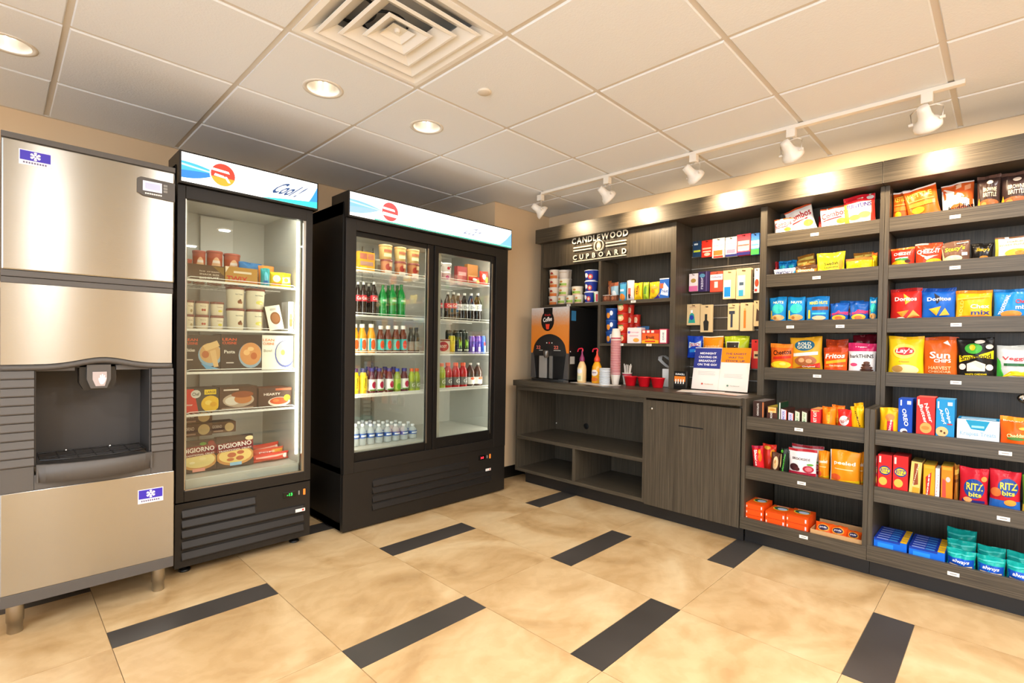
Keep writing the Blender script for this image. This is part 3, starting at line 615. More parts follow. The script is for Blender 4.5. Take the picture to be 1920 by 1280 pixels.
    # light tubes
    LT = mat('#fffaf0', .4, 0, .5, 6 if not faded else 5, 'cold_tube_light')
    xs_ = (i1-.02,) if not faded else (i1-.022, i0+.018)
    for lx in xs_:
        m = MB(); m.box(lx-.005-L0.x, lx+.005-L0.x, y+.048-L0.y, y+.06-L0.y, .52, 1.86, LT); m.build('light_tube', t_)
        area('cabinet_lamp', (lx, y+.066, 1.19), .03, 1.3, 1.6 if not faded else 3.2, (1, .96, .88), (pi/2, 0, radians(35) if lx > (x0+x1)/2 else radians(-35)))
    area('cabinet_lamp', ((x0+x1)/2, y+.09, 1.926), (x1-x0)*.75, .05, 1.5 if not faded else 3.5, (1, .95, .85))
    # inner back duct
    if not faded: B('evaporator_duct', mat('#c9c8c2', .4), (i0+.2, i0+.38, yb-e-.055, yb-e-.0305, .471, 1.92))
    else:
        m = MB()
        for xx in (1.95, 2.04): m.box(xx-.008-L0.x, xx+.008-L0.x, yb-e-.05-L0.y, yb-e-.0305-L0.y, .5, 1.9, SATIN)
        for k in range(46):
            z = .52+k*.03; m.box(1.955-L0.x, 2.035-L0.x, yb-e-.046-L0.y, yb-e-.04-L0.y, z, z+.006, SATIN)
        m.build('rear_guard', t_)
        B('centre_post', LIN, (2.118, 2.24, y+.05, y+.075, .471, 1.929))
    return t_
fz = fridge('upright_freezer', 'single glass door freezer with lit sign, between ice dispenser and double cooler', .61, 1.285, 2.88, .045, .68, 1, False,
       [(.66, 1.238, 1.484), (.66, 1.238, 1.231), (.66, 1.238, 1.009), (.66, 1.238, .792)], (1.165, .305, '#27e04a'), [(.64, .98, .285), (.64, .98, .235), (.64, 1.245, .185), (.64, 1.245, .13), (.64, 1.245, .075)])
f2 = fridge('double_door_cooler', 'wide black two door drinks cooler with washed-out lit sign', 1.478, 2.868, 2.86, .012, .72, 2, True,
       [(1.54, 2.15, 1.637), (1.54, 2.15, 1.351), (1.54, 2.15, 1.104), (1.54, 2.15, .832), (2.21, 2.80, 1.644), (2.21, 2.80, 1.354), (2.21, 2.80, 1.099), (2.21, 2.80, .837)], (2.62, .302, '#ff3040'), [(1.68, 2.48, .25), (1.68, 2.48, .205), (1.68, 2.72, .15), (1.68, 2.72, .1)])
from mathutils.noise import noise as NZ
# ------------------------------------------------------------------ goods: package shapes with their printing
def star(n, r0, r1, cx=.5, cy=.5, asp=1): return [(cx+(r0 if k % 2 else r1)*cos(pi*k/n), cy+(r0 if k % 2 else r1)*sin(pi*k/n)*asp) for k in range(2*n)]
def decals(m, art, S_, w, h, off0, step, rough, v0=0):
    S = (lambda u, v, o: S_(u, v0+(1-v0)*v, o)) if v0 else S_
    h = h*(1-v0)
    asp = w/h
    for i, d in enumerate(art):
        o = off0+step*i; k = d[0]
        if k == 'r':
            _, x0, y0, x1, y1, c_ = d[:6]; nx = max(1, int((x1-x0)*12)); ny = max(1, int((y1-y0)*12)); sk = d[6] if len(d) > 6 else 0
            vs = [S(x0+(x1-x0)*a/nx, y0+(y1-y0)*b/ny+sk*(a/nx-.5), o) for b in range(ny+1) for a in range(nx+1)]
            m.add(vs, [(b*(nx+1)+a, b*(nx+1)+a+1, (b+1)*(nx+1)+a+1, (b+1)*(nx+1)+a) for b in range(ny) for a in range(nx)], mat(c_, rough, 0, .2))
        elif k in 'ep':
            if k == 'e': _, cx, cy, rx, ry, c_ = d[:6]; pts = [(cx+rx*cos(2*pi*t_/20), cy+ry*sin(2*pi*t_/20)) for t_ in range(20)]
            else: pts, c_ = d[1], d[2]; cx = sum(p[0] for p in pts)/len(pts); cy = sum(p[1] for p in pts)/len(pts)
            pts = [(min(max(p[0], .006), .994), min(max(p[1], .006), .994)) for p in pts]
            n = len(pts); R_ = 3; vs = [S(cx, cy, o)]
            for r_ in range(1, R_+1): vs += [S(cx+(p[0]-cx)*r_/R_, cy+(p[1]-cy)*r_/R_, o) for p in pts]
            fs = [(0, 1+a, 1+(a+1) % n) for a in range(n)]
            for r_ in range(R_-1): fs += [(1+r_*n+a, 1+(r_+1)*n+a, 1+(r_+1)*n+(a+1) % n, 1+r_*n+(a+1) % n) for a in range(n)]
            m.add(vs, fs, mat(c_, rough, 0, .2))
        elif k == 't':
            _, cx, cy, w_, h_, c_, tx = d[:7]; rot = d[7] if len(d) > 7 else 0; sh = d[8] if len(d) > 8 else 0
            put_text(m, tx, mat(c_, rough, 0, .2), S, cx, cy, w_, h_, rot, o, .02, sh*h_/w_ if 0 else sh, asp)
def bag_body(m, w, h, d, base, art, rough, rnd, v0=0):
    NU, NV = 18, 20; ph = [rnd.uniform(0, 6) for _ in range(6)]; G = []; Bk = []
    for j in range(NV+1):
        v = j/NV; sv = min(max((v-.055)/.89, 0), 1); pv = sin(pi*sv)**.5 if 0 < sv < 1 else 0
        row = []; rb = []
        for i in range(NU+1):
            u = i/NU; pu = sin(pi*u)**.62 if 0 < u < 1 else 0
            edge = math.exp(-((1-v)/.22)**2)+.7*math.exp(-(v/.2)**2)
            wr = .055*d*sin(9*u+ph[0]+3*v)*edge*2.2*pu+.04*d*sin(16*u+ph[1])*edge*pu+.03*d*sin(7*v+5*u+ph[2])
            nz = NZ(Vector((u*3.1+ph[5], v*3.3, ph[1]))); n2 = NZ(Vector((u*7+ph[2], v*6, ph[3])))
            n3 = NZ(Vector((u*12+ph[4], v*5+3*u, ph[0])))
            wr += d*(.13*nz+.10*n2*(.5+edge)+.05*n3*(.4+edge))*pu*pv + d*.07*abs(n2)*edge*pu
            x = (u-.5)*w*(1-.055*sin(pi*v)**1.5+.012*sin(6*v+ph[3])); z = v*h+.012*h*sin(5*u+ph[4])*(v > .8)*(v-.8)*5
            y = -d*.5*pu*pv-wr
            row.append(Vector((x, y-.0012, z))); rb.append(Vector((x, d*.45*pu*pv+.0012, z)))
        G.append(row); Bk.append(rb)
    vs = [p for r_ in G for p in r_]+[p for r_ in Bk for p in r_]; n = NU+1; K = n*(NV+1); fs = []
    for j in range(NV):
        for i in range(NU):
            a = j*n+i; fs.append((a, a+1, a+n+1, a+n)); fs.append((K+a, K+a+n, K+a+n+1, K+a+1))
    for j in range(NV): a = j*n; fs.append((a, a+n, K+a+n, K+a)); a += NU; fs.append((a, K+a, K+a+n, a+n))
    for i in range(NU): fs.append((i, K+i, K+i+1, i+1)); a = NV*n+i; fs.append((a, a+1, K+a+1, K+a))
    m.add(vs, fs, mat(base, rough, 0, .2), True)
    def S(u, v, o):
        u = min(max(u, 0), 1)*NU; v = min(max(v, 0), 1)*NV; i = min(int(u), NU-1); j = min(int(v), NV-1); a, b = u-i, v-j
        p = G[j][i]*(1-a)*(1-b)+G[j][i+1]*a*(1-b)+G[j+1][i]*(1-a)*b+G[j+1][i+1]*a*b
        return p+Vector((0, -o, 0))
    decals(m, art, S, w, h, .0018, .0007, rough, v0)
def box_body(m, w, h, d, base, art, rough, opt, v0=0):
    m.box(-w/2, w/2, -d/2, d/2, 0, h, mat(base, rough, 0, .2)); e = .0006
    if 'top' in opt: m.add([(-w/2+e, -d/2+e, h+.0003), (w/2-e, -d/2+e, h+.0003), (w/2-e, d/2-e, h+.0003), (-w/2+e, d/2-e, h+.0003)], [(0, 1, 2, 3)], mat(opt['top'], rough, 0, .2))
    if 'topart' in opt: decals(m, opt['topart'], lambda u, v, o: Vector(((u-.5)*w, (v-.5)*d, h+o)), w, d, .0005, .0003, rough)
    if 'side' in opt:
        for sx in (-1, 1): m.add([(sx*(w/2+.0003), -d/2+e, e), (sx*(w/2+.0003), d/2-e, e), (sx*(w/2+.0003), d/2-e, h-e), (sx*(w/2+.0003), -d/2+e, h-e)], [(0, 1, 2, 3) if sx > 0 else (3, 2, 1, 0)], mat(opt['side'], rough, 0, .2))
    decals(m, art, lambda u, v, o: Vector(((u-.5)*w, -d/2-o, v*h)), w, h, .0005, .0003, rough, v0)
def wrap(r0, r1, h, z0=0, span=1.9):
    return lambda u, v, o: Vector(((r0+(r1-r0)*v+o)*sin((u-.5)*span), -(r0+(r1-r0)*v+o)*cos((u-.5)*span), z0+v*h))
BOT = {  # silhouettes: (radius, height) both relative
 'soda': [(.30, 0), (.46, .02), (.5, .06), (.5, .22), (.46, .30), (.5, .40), (.5, .60), (.46, .68), (.28, .80), (.17, .88), (.16, .93)],
 'juice': [(.44, 0), (.5, .03), (.5, .55), (.47, .62), (.36, .74), (.27, .82), (.26, .88)],
 'sport': [(.44, 0), (.5, .03), (.5, .30), (.44, .38), (.5, .46), (.5, .62), (.42, .74), (.26, .84), (.26, .88)],
 'water': [(.40, 0), (.5, .03), (.47, .1), (.5, .17), (.47, .25), (.5, .33), (.5, .58), (.40, .72), (.22, .84), (.18, .9)],
 'taper': [(.36, 0), (.42, .03), (.5, .4), (.48, .62), (.36, .8), (.3, .86)]}
ART = {}
# name: (shape, base colour, printing, options)
A = ART
A['combos'] = ('bag', '#f3ece4', [('r', 0, .93, 1, 1, '#c9552e'), ('t', .5, .62, .9, .3, '#b5242b', 'Combos', 8), ('r', .1, .36, .8, .41, '#b5242b', .1), ('e', .78, .22, .17, .14, '#e8a93a'), ('e', .72, .2, .08, .06, '#c9762a')], {})
A['redbag'] = ('bag', '#b5262c', [('e', .5, .5, .3, .15, '#d9564a')], {})
A['funyuns'] = ('bag', '#f2e7cf', [('r', 0, .74, 1, 1, '#cf2430'), ('p', [(0, 0), (.18, 0), (.12, .74), (0, .74)], '#f0b92c'), ('p', [(.85, 0), (1, 0), (1, .74), (.9, .74)], '#d8392c'), ('t', .5, .62, .82, .16, '#3a2c7a', 'FUNYUNS'), ('e', .35, .2, .2, .09, '#e9b64a'), ('e', .68, .26, .2, .1, '#f0c65a'), ('e', .86, .86, .11, .08, '#d9d4d0')], {})
A['werther'] = ('bag', '#e9eef2', [('p', [(.8, 0), (1, 0), (1, .8)], '#3aa0d0'), ('t', .5, .6, .8, .42, '#2b2f6a', "Werther's"), ('p', [(.55, .1), (.9, .1), (.97, .4)], '#d84a4a')], {})
A['bluepouch'] = ('bag', '#1f7fbe', [('e', .5, .62, .3, .1, '#35b5c0'), ('r', .1, .82, .9, .9, '#1260a4')], {})
A['almond'] = ('bag', '#d9822f', [('r', 0, .62, 1, 1, '#4a2f1a'), ('t', .5, .5, .8, .3, '#f2dcc2', 'almonds'), ('e', .7, .2, .2, .1, '#f3c9a4')], {})
A['goldbag'] = ('bag', '#a8702c', [('r', .05, .72, .95, .86, '#e6c860', .06), ('r', .1, .5, .9, .58, '#6a4520', .04)], {})
A['swedish'] = ('bag', '#f2dc24', [('t', .55, .42, .5, .17, '#2a2612', 'Swedish', 4), ('t', .55, .24, .5, .12, '#2a2612', 'Gummi', 4), ('e', .9, .35, .09, .25, '#e88f2a'), ('p', [(.05, .03), (.3, .03), (.1, .22)], '#f5a15a')], {})
A['peanutbag'] = ('bag', '#f1cf1e', [('r', 0, .8, 1, 1, '#e2622a'), ('t', .45, .4, .6, .14, '#c79a10', 'PEANUTS')], {})
A['nuts1'] = ('bag', '#1e86c4', [('e', .55, .52, .34, .2, '#35b8b2'), ('t', .55, .78, .6, .1, '#f4f2c2', 'NUTS'), ('e', .55, .16, .38, .12, '#dba668'), ('e', .4, .15, .1, .06, '#a9713a'), ('p', [(.1, .1), (.22, .1), (.2, .45), (.12, .45)], '#e6c33a')], {})
A['nuts2'] = ('bag', '#1e78bc', [('r', .28, .44, .98, .58, '#7a3a2c'), ('t', .55, .74, .76, .12, '#e6e04a', 'MIXED NUTS'), ('r', .3, .26, .9, .33, '#4fc0e0'), ('e', .6, .12, .3, .09, '#e3c49a'), ('p', [(.1, .1), (.22, .1), (.2, .45), (.12, .45)], '#e6c33a')], {})
A['bluenut'] = ('bag', '#1b62ae', [('r', .3, .3, .72, .72, '#a9b7d4'), ('e', .5, .5, .12, .12, '#d86a4a')], {})
A['nuts3'] = ('bag', '#1a55a6', [('p', [(.0, .25), (1, .3), (1, .5), (.5, .56), (0, .42)], '#d43a6a'), ('e', .5, .16, .38, .16, '#e9b63a'), ('e', .5, .14, .22, .09, '#d4713a')], {})
A['cheetos'] = ('bag', '#e8641c', [('r', 0, .84, 1, 1, '#f0862a'), ('t', .55, .66, .8, .2, '#231a10', 'Cheetos', 6), ('r', .15, .4, .95, .5, '#c9301c', .06), ('e', .5, .16, .46, .15, '#eecb2a'), ('e', .6, .2, .15, .06, '#f6e06a')], {})
A['roldgold'] = ('bag', '#e0a526', [('e', .47, .74, .32, .17, '#27627e'), ('t', .47, .8, .4, .09, '#f0e7c8', 'ROLD'), ('t', .47, .69, .46, .1, '#f0e7c8', 'GOLD'), ('r', .1, .42, .9, .52, '#f2e8dc', .05), ('e', .5, .26, .36, .16, '#a45f36'), ('e', .38, .28, .1, .07, '#d9a070'), ('e', .62, .25, .1, .07, '#d9a070'), ('p', [(.12, .04), (.95, .04), (.95, .2), (.55, .12)], '#cf3324'), ('t', .6, .08, .4, .05, '#f6e8d8', 'Original')], {})
A['fritos'] = ('bag', '#e2511c', [('r', 0, .8, 1, 1, '#b8401c'), ('r', .1, .34, .95, .46, '#f0a92c', .12), ('t', .5, .64, .82, .2, '#fbf2e4', 'Fritos', 4, .2), ('r', .05, .16, .95, .24, '#d4701c', .08), ('t', .55, .22, .6, .08, '#f8d8b8', 'The Original')], {})
A['bark'] = ('bag', '#ece6e4', [('r', 0, .72, 1, 1, '#c8245e'), ('t', .5, .55, .86, .13, '#3a3434', 'barkTHINS'), ('e', .22, .25, .14, .06, '#c84a72'), ('e', .7, .32, .12, .05, '#5c3a2c'), ('e', .68, .24, .17, .05, '#4c2e22'), ('e', .7, .15, .22, .06, '#5c3a2c'), ('e', .7, .07, .25, .05, '#45291e')], {})
A['maroon'] = ('bag', '#6a1420', [('t', .3, .8, .3, .05, '#a86a62', 'dark')], {})
A['hershey'] = ('box', '#3a2620', [('t', .44, .5, .17, 4.0, '#d9d2c8', 'CHOCOLATE', 90), ('r', .84, .05, .97, .95, '#b0683c')], {'top': '#77706c'})
A['hersheyalm'] = ('box', '#4a2a20', [('r', .12, .55, .88, .97, '#e2b46a'), ('e', .5, .78, .3, .1, '#c8893a'), ('t', .42, .28, .2, 2.2, '#e0d8cc', 'ALMONDS', 90)], {'top': '#b09a34'})
A['greenedge'] = ('box', '#1f3a26', [('r', .6, 0, .95, 1, '#dcd8cc')], {'top': '#4a3a2a'})
A['snickers'] = ('box', '#4a2a22', [('p', [(.1, .03), (.85, .03), (.85, .9), (.1, .98)], '#dfd6e0'), ('t', .46, .48, .4, 2.8, '#3b3ea4', 'SNICKERS', 90), ('r', .86, .03, .97, .88, '#c8402c')], {'top': '#3a2420'})
A['milky'] = ('box', '#3e261e', [('p', [(.12, .03), (.84, .03), (.84, .84), (.12, .94)], '#dfe2c2'), ('t', .46, .46, .4, 2.8, '#3a7a4a', 'MILKY WAY', 90)], {'top': '#3a2420'})
A['kitkat'] = ('box', '#cf2a2c', [('t', .46, .5, .34, 2.2, '#f6e6dc', 'KIT KAT', 90), ('r', .1, .86, .9, .95, '#e8a060')], {'top': '#e09a58'})
A['reeses'] = ('bag', '#ec7a16', [('t', .55, .42, .17, .62, '#f0c81c', "REESE'S", 90), ('r', 0, .93, 1, 1, '#e06a0e')], {})
A['redpouch'] = ('bag', '#d8261e', [('e', .45, .36, .34, .28, '#f4ece4'), ('t', .45, .36, .5, .2, '#b41c1c', 'Rolo', 30), ('e', .75, .5, .1, .08, '#8a4a2c')], {})
A['mms'] = ('bag', '#f1b416', [('t', .58, .42, .14, 1.1, '#42241a', 'm&ms', -76), ('r', 0, .92, 1, 1, '#e6a60e')], {})
A['skittles'] = ('bag', '#d3202a', [('t', .42, .45, .22, 1.0, '#fbf6f0', 'Skittles', -86), ('e', .78, .5, .14, .22, '#e9641c'), ('e', .72, .75, .12, .1, '#f0a01c'), ('r', 0, .9, 1, 1, '#a81c3a')], {})
A['skittles2'] = ('bag', '#d8301e', [('e', .8, .6, .15, .2, '#f0901c'), ('e', .4, .85, .25, .08, '#f0b43a')], {})
A['nutpouch'] = ('bag', '#5c3a2a', [('e', .62, .42, .28, .38, '#d9b98c'), ('e', .6, .5, .1, .12, '#a87a48'), ('e', .66, .3, .1, .12, '#c9a06a')], {})
A['pistachio'] = ('bag', '#17211a', [('t', .55, .4, .24, 1.1, '#4fb83a', 'pistachio', 86), ('e', .2, .86, .18, .07, '#5cc03a'), ('e', .12, .45, .12, .3, '#d8c48a')], {})
A['brookside'] = ('bag', '#ece4e2', [('r', 0, .9, 1, 1, '#a8242e'), ('t', .48, .62, .66, .09, '#4a3030', 'BROOKSIDE'), ('r', 0, 0, 1, .12, '#a8243a'), ('e', .22, .28, .17, .14, '#3e1e22'), ('e', .34, .22, .1, .08, '#4e2226'), ('e', .75, .26, .2, .13, '#a8283a'), ('e', .76, .26, .13, .08, '#d86a72'), ('e', .82, .44, .12, .04, '#5c9a3a')], {})
A['peeled'] = ('bag', '#ee8e1a', [('t', .5, .6, .72, .15, '#fbf0dc', 'peeled'), ('r', .16, .4, .8, .43, '#f8cf8a'), ('e', .2, .14, .18, .1, '#d8562a'), ('p', [(.0, 0), (1, 0), (1, .1), (.5, .05)], '#e0b81c'), ('r', 0, 0, .035, 1, '#f6ead8')], {})
A['tide'] = ('box', '#f0500f', [('r', .03, .25, .08, .6, '#f8dcc8'), ('r', .86, .25, .93, .75, '#f6d0d8'), ('r', 0, .93, 1, 1, '#c83c08')], {'top': '#f25a14', 'topart': [('e', .5, .62, .38, .26, '#f0d83a'), ('e', .52, .62, .34, .22, '#2f5a48'), ('e', .6, .58, .24, .16, '#c3cde6'), ('r', .2, .86, .8, .92, '#f8dccc')]})
A['tray'] = ('tray', '#c79a68', [('t', .14, .35, .2, .3, '#5a3c26', '84550'), ('t', .5, .45, .14, .34, '#5a3c26', 'Tide'), ('t', .9, .3, .07, .26, '#5a3c26', '24')], {})
A['podbag'] = ('bag', '#ec5a18', [('e', .5, .5, .36, .3, '#f0a03a'), ('e', .5, .5, .3, .22, '#3a3350'), ('t', .5, .5, .42, .18, '#e8e0e4', 'pods')], {})
A['tampx'] = ('box', '#1668d4', [('r', .12, .25, .6, .8, '#2a8cf0'), ('r', .0, .9, .8, 1, '#1a3a9a')], {'top': '#1b2f94', 'topart': [('r', .08, .1, .44, .55, '#8a9ad8'), ('r', .46, .1, .72, .6, '#3f86cc'), ('r', .8, 0, .99, 1, '#f0b81a')]})
A['always'] = ('bag', '#17a39a', [('r', .04, .0, .96, .72, '#1b50b4'), ('t', .5, .6, .6, .16, '#f4f4f8', 'always', 0, .2), ('r', .1, .42, .9, .47, '#f0d8a8'), ('r', .05, .84, .95, .88, '#4cc8c0', .04)], {})
A['kettle'] = ('bag', '#dd5a1a', [('r', 0, .95, 1, 1, '#efe2da'), ('t', .48, .72, .74, .18, '#f6cf4a', 'KETTLE'), ('r', .1, .5, .9, .53, '#f2a04a'), ('r', .08, .3, .92, .44, '#e8752a'), ('e', .35, .16, .2, .12, '#f6b01e')], {})
A['buddies'] = ('bag', '#d9602a', [('p', [(0, 0), (1, 0), (1, .38), (.62, .62), (.1, .86), (0, .8)], '#ece0d4'), ('r', .45, .8, .62, .95, '#f0c09a', .05), ('r', .72, .72, .9, .88, '#f0a070', .05), ('t', .58, .16, .8, .2, '#241a16', 'buddies', 4, .15), ('r', 0, .96, 1, 1, '#e8ded8')], {})
A['brownie'] = ('bag', '#3a2a26', [('r', 0, .9, 1, 1, '#5c4238'), ('t', .55, .54, .6, .13, '#e6c8a8', 'BROWNIE'), ('t', .55, .38, .6, .13, '#e6c8a8', 'BRITTLE'), ('e', .5, .12, .45, .12, '#9a5a34'), ('e', .3, .1, .12, .06, '#c98a4a'), ('p', [(.0, 0), (.16, 0), (.08, .3)], '#e6a52a'), ('e', .55, .76, .14, .06, '#b8a89a')], {})
A['cheezit'] = ('bag', '#c9301e', [('r', 0, .9, 1, 1, '#e2762a'), ('t', .5, .66, .72, .16, '#f6f2ea', 'CHEEZ-IT'), ('r', .2, .4, .75, .46, '#e8efe2', .04), ('e', .5, .34, .3, .08, '#3c8a3a'), ('e', .42, .14, .36, .16, '#f0ae1e'), ('e', .74, .24, .12, .1, '#4a2420')], {})
A['cheezit2'] = ('bag', '#cf3a1e', [('r', 0, .93, .5, 1, '#e8b8a0'), ('t', .5, .6, .88, .2, '#f8f4ee', 'CHEEZ-IT'), ('p', [(.15, .5), (.3, .35), (.9, .4), (.45, .2)], '#f3e6d8'), ('e', .72, .12, .3, .12, '#f2a81e')], {})
A['stacys'] = ('bag', '#6a4c3c', [('p', [(0, 0), (.12, 0), (.0, .9)], '#d8cfa0'), ('t', .48, .6, .72, .26, '#e8d430', "Stacy's", 4, .2), ('e', .4, .14, .34, .16, '#eee0a4'), ('r', .72, .25, .92, .4, '#efe4dc'), ('r', .55, .85, .95, .9, '#c8b8ac', .03)], {})
A['stacysb'] = ('bag', '#171412', [('t', .55, .58, .6, .26, '#e6a81e', "Stacy's", -4, .2), ('e', .6, .14, .2, .1, '#c97a2c')], {})
A['sweetpot'] = ('bag', '#efe0c6', [('r', 0, .93, 1, 1, '#6a4a34'), ('r', 0, 0, .08, .93, '#a8a842'), ('t', .55, .76, .5, .08, '#8a7a62', 'naked'), ('t', .5, .6, .8, .09, '#a87a5a', 'SWEET POTATO'), ('e', .55, .2, .3, .2, '#e8a430'), ('e', .62, .2, .12, .1, '#c9762c')], {})
A['doritos_r'] = ('bag', '#c4241e', [('r', 0, .9, 1, 1, '#9a1a1c'), ('p', [(.42, .84), (.72, .62), (.5, .48)], '#e6a02c'), ('t', .5, .66, .7, .13, '#f8f4ee', 'Doritos'), ('p', [(.22, .24), (.62, .3), (.42, .06)], '#ec862a'), ('p', [(.55, .05), (.95, .1), (.75, .3)], '#f0a050'), ('e', .36, .03, .14, .05, '#f2e0d0')], {})
A['doritos_b'] = ('bag', '#1858b0', [('r', 0, .88, 1, 1, '#143f8c'), ('p', [(.38, .84), (.68, .62), (.46, .48)], '#2a2a34'), ('t', .52, .64, .7, .12, '#f4f4f6', 'Doritos'), ('p', [(.22, .32), (.6, .4), (.46, .1)], '#f0a42c'), ('p', [(.55, .1), (.85, .12), (.72, .34)], '#f0b040')], {})
A['chexy'] = ('bag', '#eea91e', [('r', 0, .9, 1, 1, '#dc7a1c'), ('t', .68, .42, .52, .15, '#f4ecd8', 'Chex'), ('t', .7, .2, .52, .16, '#2c3a7a', 'mix'), ('t', .16, .36, .1, .6, '#f6c65a', 'BOLD', 86), ('e', .5, .04, .45, .06, '#c9702c'), ('r', .05, .7, .95, .76, '#f6c440', .06)], {})
A['chexb'] = ('bag', '#1f7cc0', [('t', .3, .45, .12, .95, '#eef2f6', 'TRADITIONAL', 72), ('t', .8, .56, .36, .14, '#d83a2c', 'Chex'), ('t', .8, .36, .36, .14, '#f4f4f8', 'mix'), ('e', .5, .12, .3, .12, '#e2823a'), ('r', 0, .92, 1, 1, '#155f9c')], {})
A['lays'] = ('bag', '#eec21c', [('r', 0, .93, 1, 1, '#e0b010'), ('e', .46, .6, .33, .2, '#f6dc5a'), ('e', .47, .6, .28, .11, '#c9242c'), ('t', .47, .6, .48, .15, '#fbf6ee', "Lay's", 0, .1), ('t', .47, .32, .3, .04, '#a87a10', 'Classic'), ('e', .5, .1, .38, .14, '#eed49a'), ('e', .28, .12, .16, .09, '#b98a4a')], {})
A['sunchips'] = ('bag', '#cf5c1a', [('r', 0, .92, 1, 1, '#b84a16'), ('p', [(.58, .84), (.8, .76), (.7, .9)], '#f4ebe0'), ('t', .5, .52, .6, .18, '#fbf4e8', 'Sun'), ('t', .58, .37, .5, .09, '#fbf4e8', 'CHIPS'), ('t', .5, .18, .66, .09, '#f2c08a', 'HARVEST'), ('t', .5, .08, .66, .06, '#f2c08a', 'CHEDDAR')], {})
A['smartfood'] = ('bag', '#1c1a18', [('e', .45, .72, .24, .14, '#3f9a34'), ('e', .42, .75, .08, .08, '#e0b01e'), ('p', [(.03, .36), (1, .44), (1, .66), (.03, .54)], '#f2d21c'), ('t', .5, .5, .86, .13, '#26201a', 'Smartfood', 5), ('p', [(.25, .12), (.75, .12), (.78, .3), (.5, .4), (.25, .32)], '#f2e2c4'), ('e', .12, .24, .1, .08, '#efe0cc'), ('e', .88, .22, .1, .08, '#efe0cc'), ('e', .88, .76, .1, .06, '#d8ccc0'), ('e', .62, .9, .14, .05, '#d8ccc0'), ('t', .5, .04, .6, .045, '#f2d21c', 'WHITE CHEDDAR')], {})
A['veggie'] = ('bag', '#bfc3bf', [('p', [(0, 0), (.22, 0), (.1, .5), (0, .62)], '#3fa83a'), ('t', .55, .58, .8, .14, '#b42a34', 'Veggie'), ('r', .2, .36, .8, .44, '#2a5c34'), ('p', [(.14, 0), (1, 0), (1, .24), (.4, .2)], '#f2c21c')], {})
A['nbites'] = ('bag', '#efb01a', [('e', .55, .6, .24, .16, '#c97a3a'), ('r', .42, .05, .74, .45, '#b8283a'), ('t', .58, .26, .12, .5, '#f4dcd0', 'Bites', 84)], {})
A['oreo'] = ('box', '#1444a8', [('t', .5, .46, .3, .5, '#f6f6f8', 'OREO', -82), ('r', .14, .8, .24, .96, '#e8ecf4'), ('r', .62, .84, .9, .94, '#c8d4ee'), ('e', .42, .06, .26, .08, '#f0ece8'), ('e', .5, .03, .2, .05, '#4a302a')], {'top': '#2a57b4', 'side': '#123a90'})
A['nutter'] = ('box', '#d0302c', [('t', .66, .6, .2, .5, '#f8f0e6', 'Nutter', -76), ('t', .38, .56, .2, .5, '#f8f0e6', 'Butter', -76), ('e', .52, .2, .32, .14, '#dd9a52'), ('e', .5, .2, .22, .05, '#c8803c'), ('r', .06, .78, .16, .94, '#f0c8b0')], {'top': '#d86458', 'side': '#a82424'})
A['ahoy'] = ('box', '#2186bc', [('t', .64, .58, .22, .4, '#f6f6f8', 'Chips', -76), ('t', .34, .55, .22, .4, '#f6f6f8', 'Ahoy!', -76), ('e', .34, .15, .34, .13, '#dcb27a'), ('e', .3, .16, .07, .03, '#5c3a24'), ('e', .48, .12, .06, .03, '#5c3a24'), ('r', .62, .84, .88, .93, '#c8e0f0'), ('r', .08, .76, .16, .94, '#d8e8f4'), ('r', .62, .34, .9, .37, '#c8302c')], {'top': '#5aa4cc', 'side': '#18689a'})
A['rice'] = ('box', '#dfe6ea', [('p', [(.2, .98), (.78, .96), (.66, .5), (.34, .54)], '#1f8ab0'), ('r', .35, .62, .65, .72, '#8fd4e6'), ('t', .5, .3, .86, .26, '#8fb0c8', 'Krispies Treats')], {'top': '#1c7aa8', 'topart': [('r', .08, .2, .92, .36, '#d8eef4'), ('r', .08, .55, .92, .7, '#bfe0ec')]})
A['cheddar'] = ('bag', '#ea5c16', [('r', 0, .86, 1, 1, '#f0801e'), ('t', .4, .86, .6, .06, '#f4c89a', 'BAKED'), ('t', .5, .34, .6, .14, '#f4e6a0', 'Cheddar', 6), ('e', .5, .22, .3, .06, '#4c7a34'), ('e', .7, .6, .12, .05, '#f4a03a')], {})
A['ritzbox'] = ('box', '#cc2222', [('e', .5, .54, .42, .14, '#1e3c7c'), ('e', .5, .54, .36, .1, '#f0c52a'), ('t', .5, .54, .6, .12, '#1c3a80', 'RITZ'), ('e', .38, .22, .3, .12, '#e6ae4a'), ('r', .08, .76, .22, .95, '#f0c8c0')], {'top': '#b03030', 'side': '#a01c1c'})
A['barbrown'] = ('box', '#e2be6a', [('p', [(.3, .25), (.8, .3), (.62, .95), (.3, .95)], '#8a4626'), ('t', .52, .6, .16, 1.2, '#f0dcc0', 'crunchy', 82), ('r', .3, .03, .95, .2, '#d99a2c')], {'top': '#7a6a3a'})
A['baryellow'] = ('box', '#ee9a1a', [('p', [(.25, .05), (.6, .05), (.7, .78), (.2, .6)], '#b3261e'), ('t', .42, .35, .14, 1.0, '#f4e8dc', 'toast', 86), ('r', .1, .88, .9, .97, '#c8a42c')], {'top': '#b09030'})
A['barred'] = ('box', '#ece6e6', [('t', .5, .45, .2, 3, '#c0344c', 'PEANUT', 86)], {'top': '#c8c0b8'})
A['baryellow2'] = ('box', '#ee7e1a', [('p', [(.1, .05), (.45, .05), (.4, .55), (.1, .62)], '#d8483a'), ('e', .6, .6, .2, .08, '#b8b4b0'), ('r', .1, .88, .9, .97, '#c89a2c')], {'top': '#a88a30'})
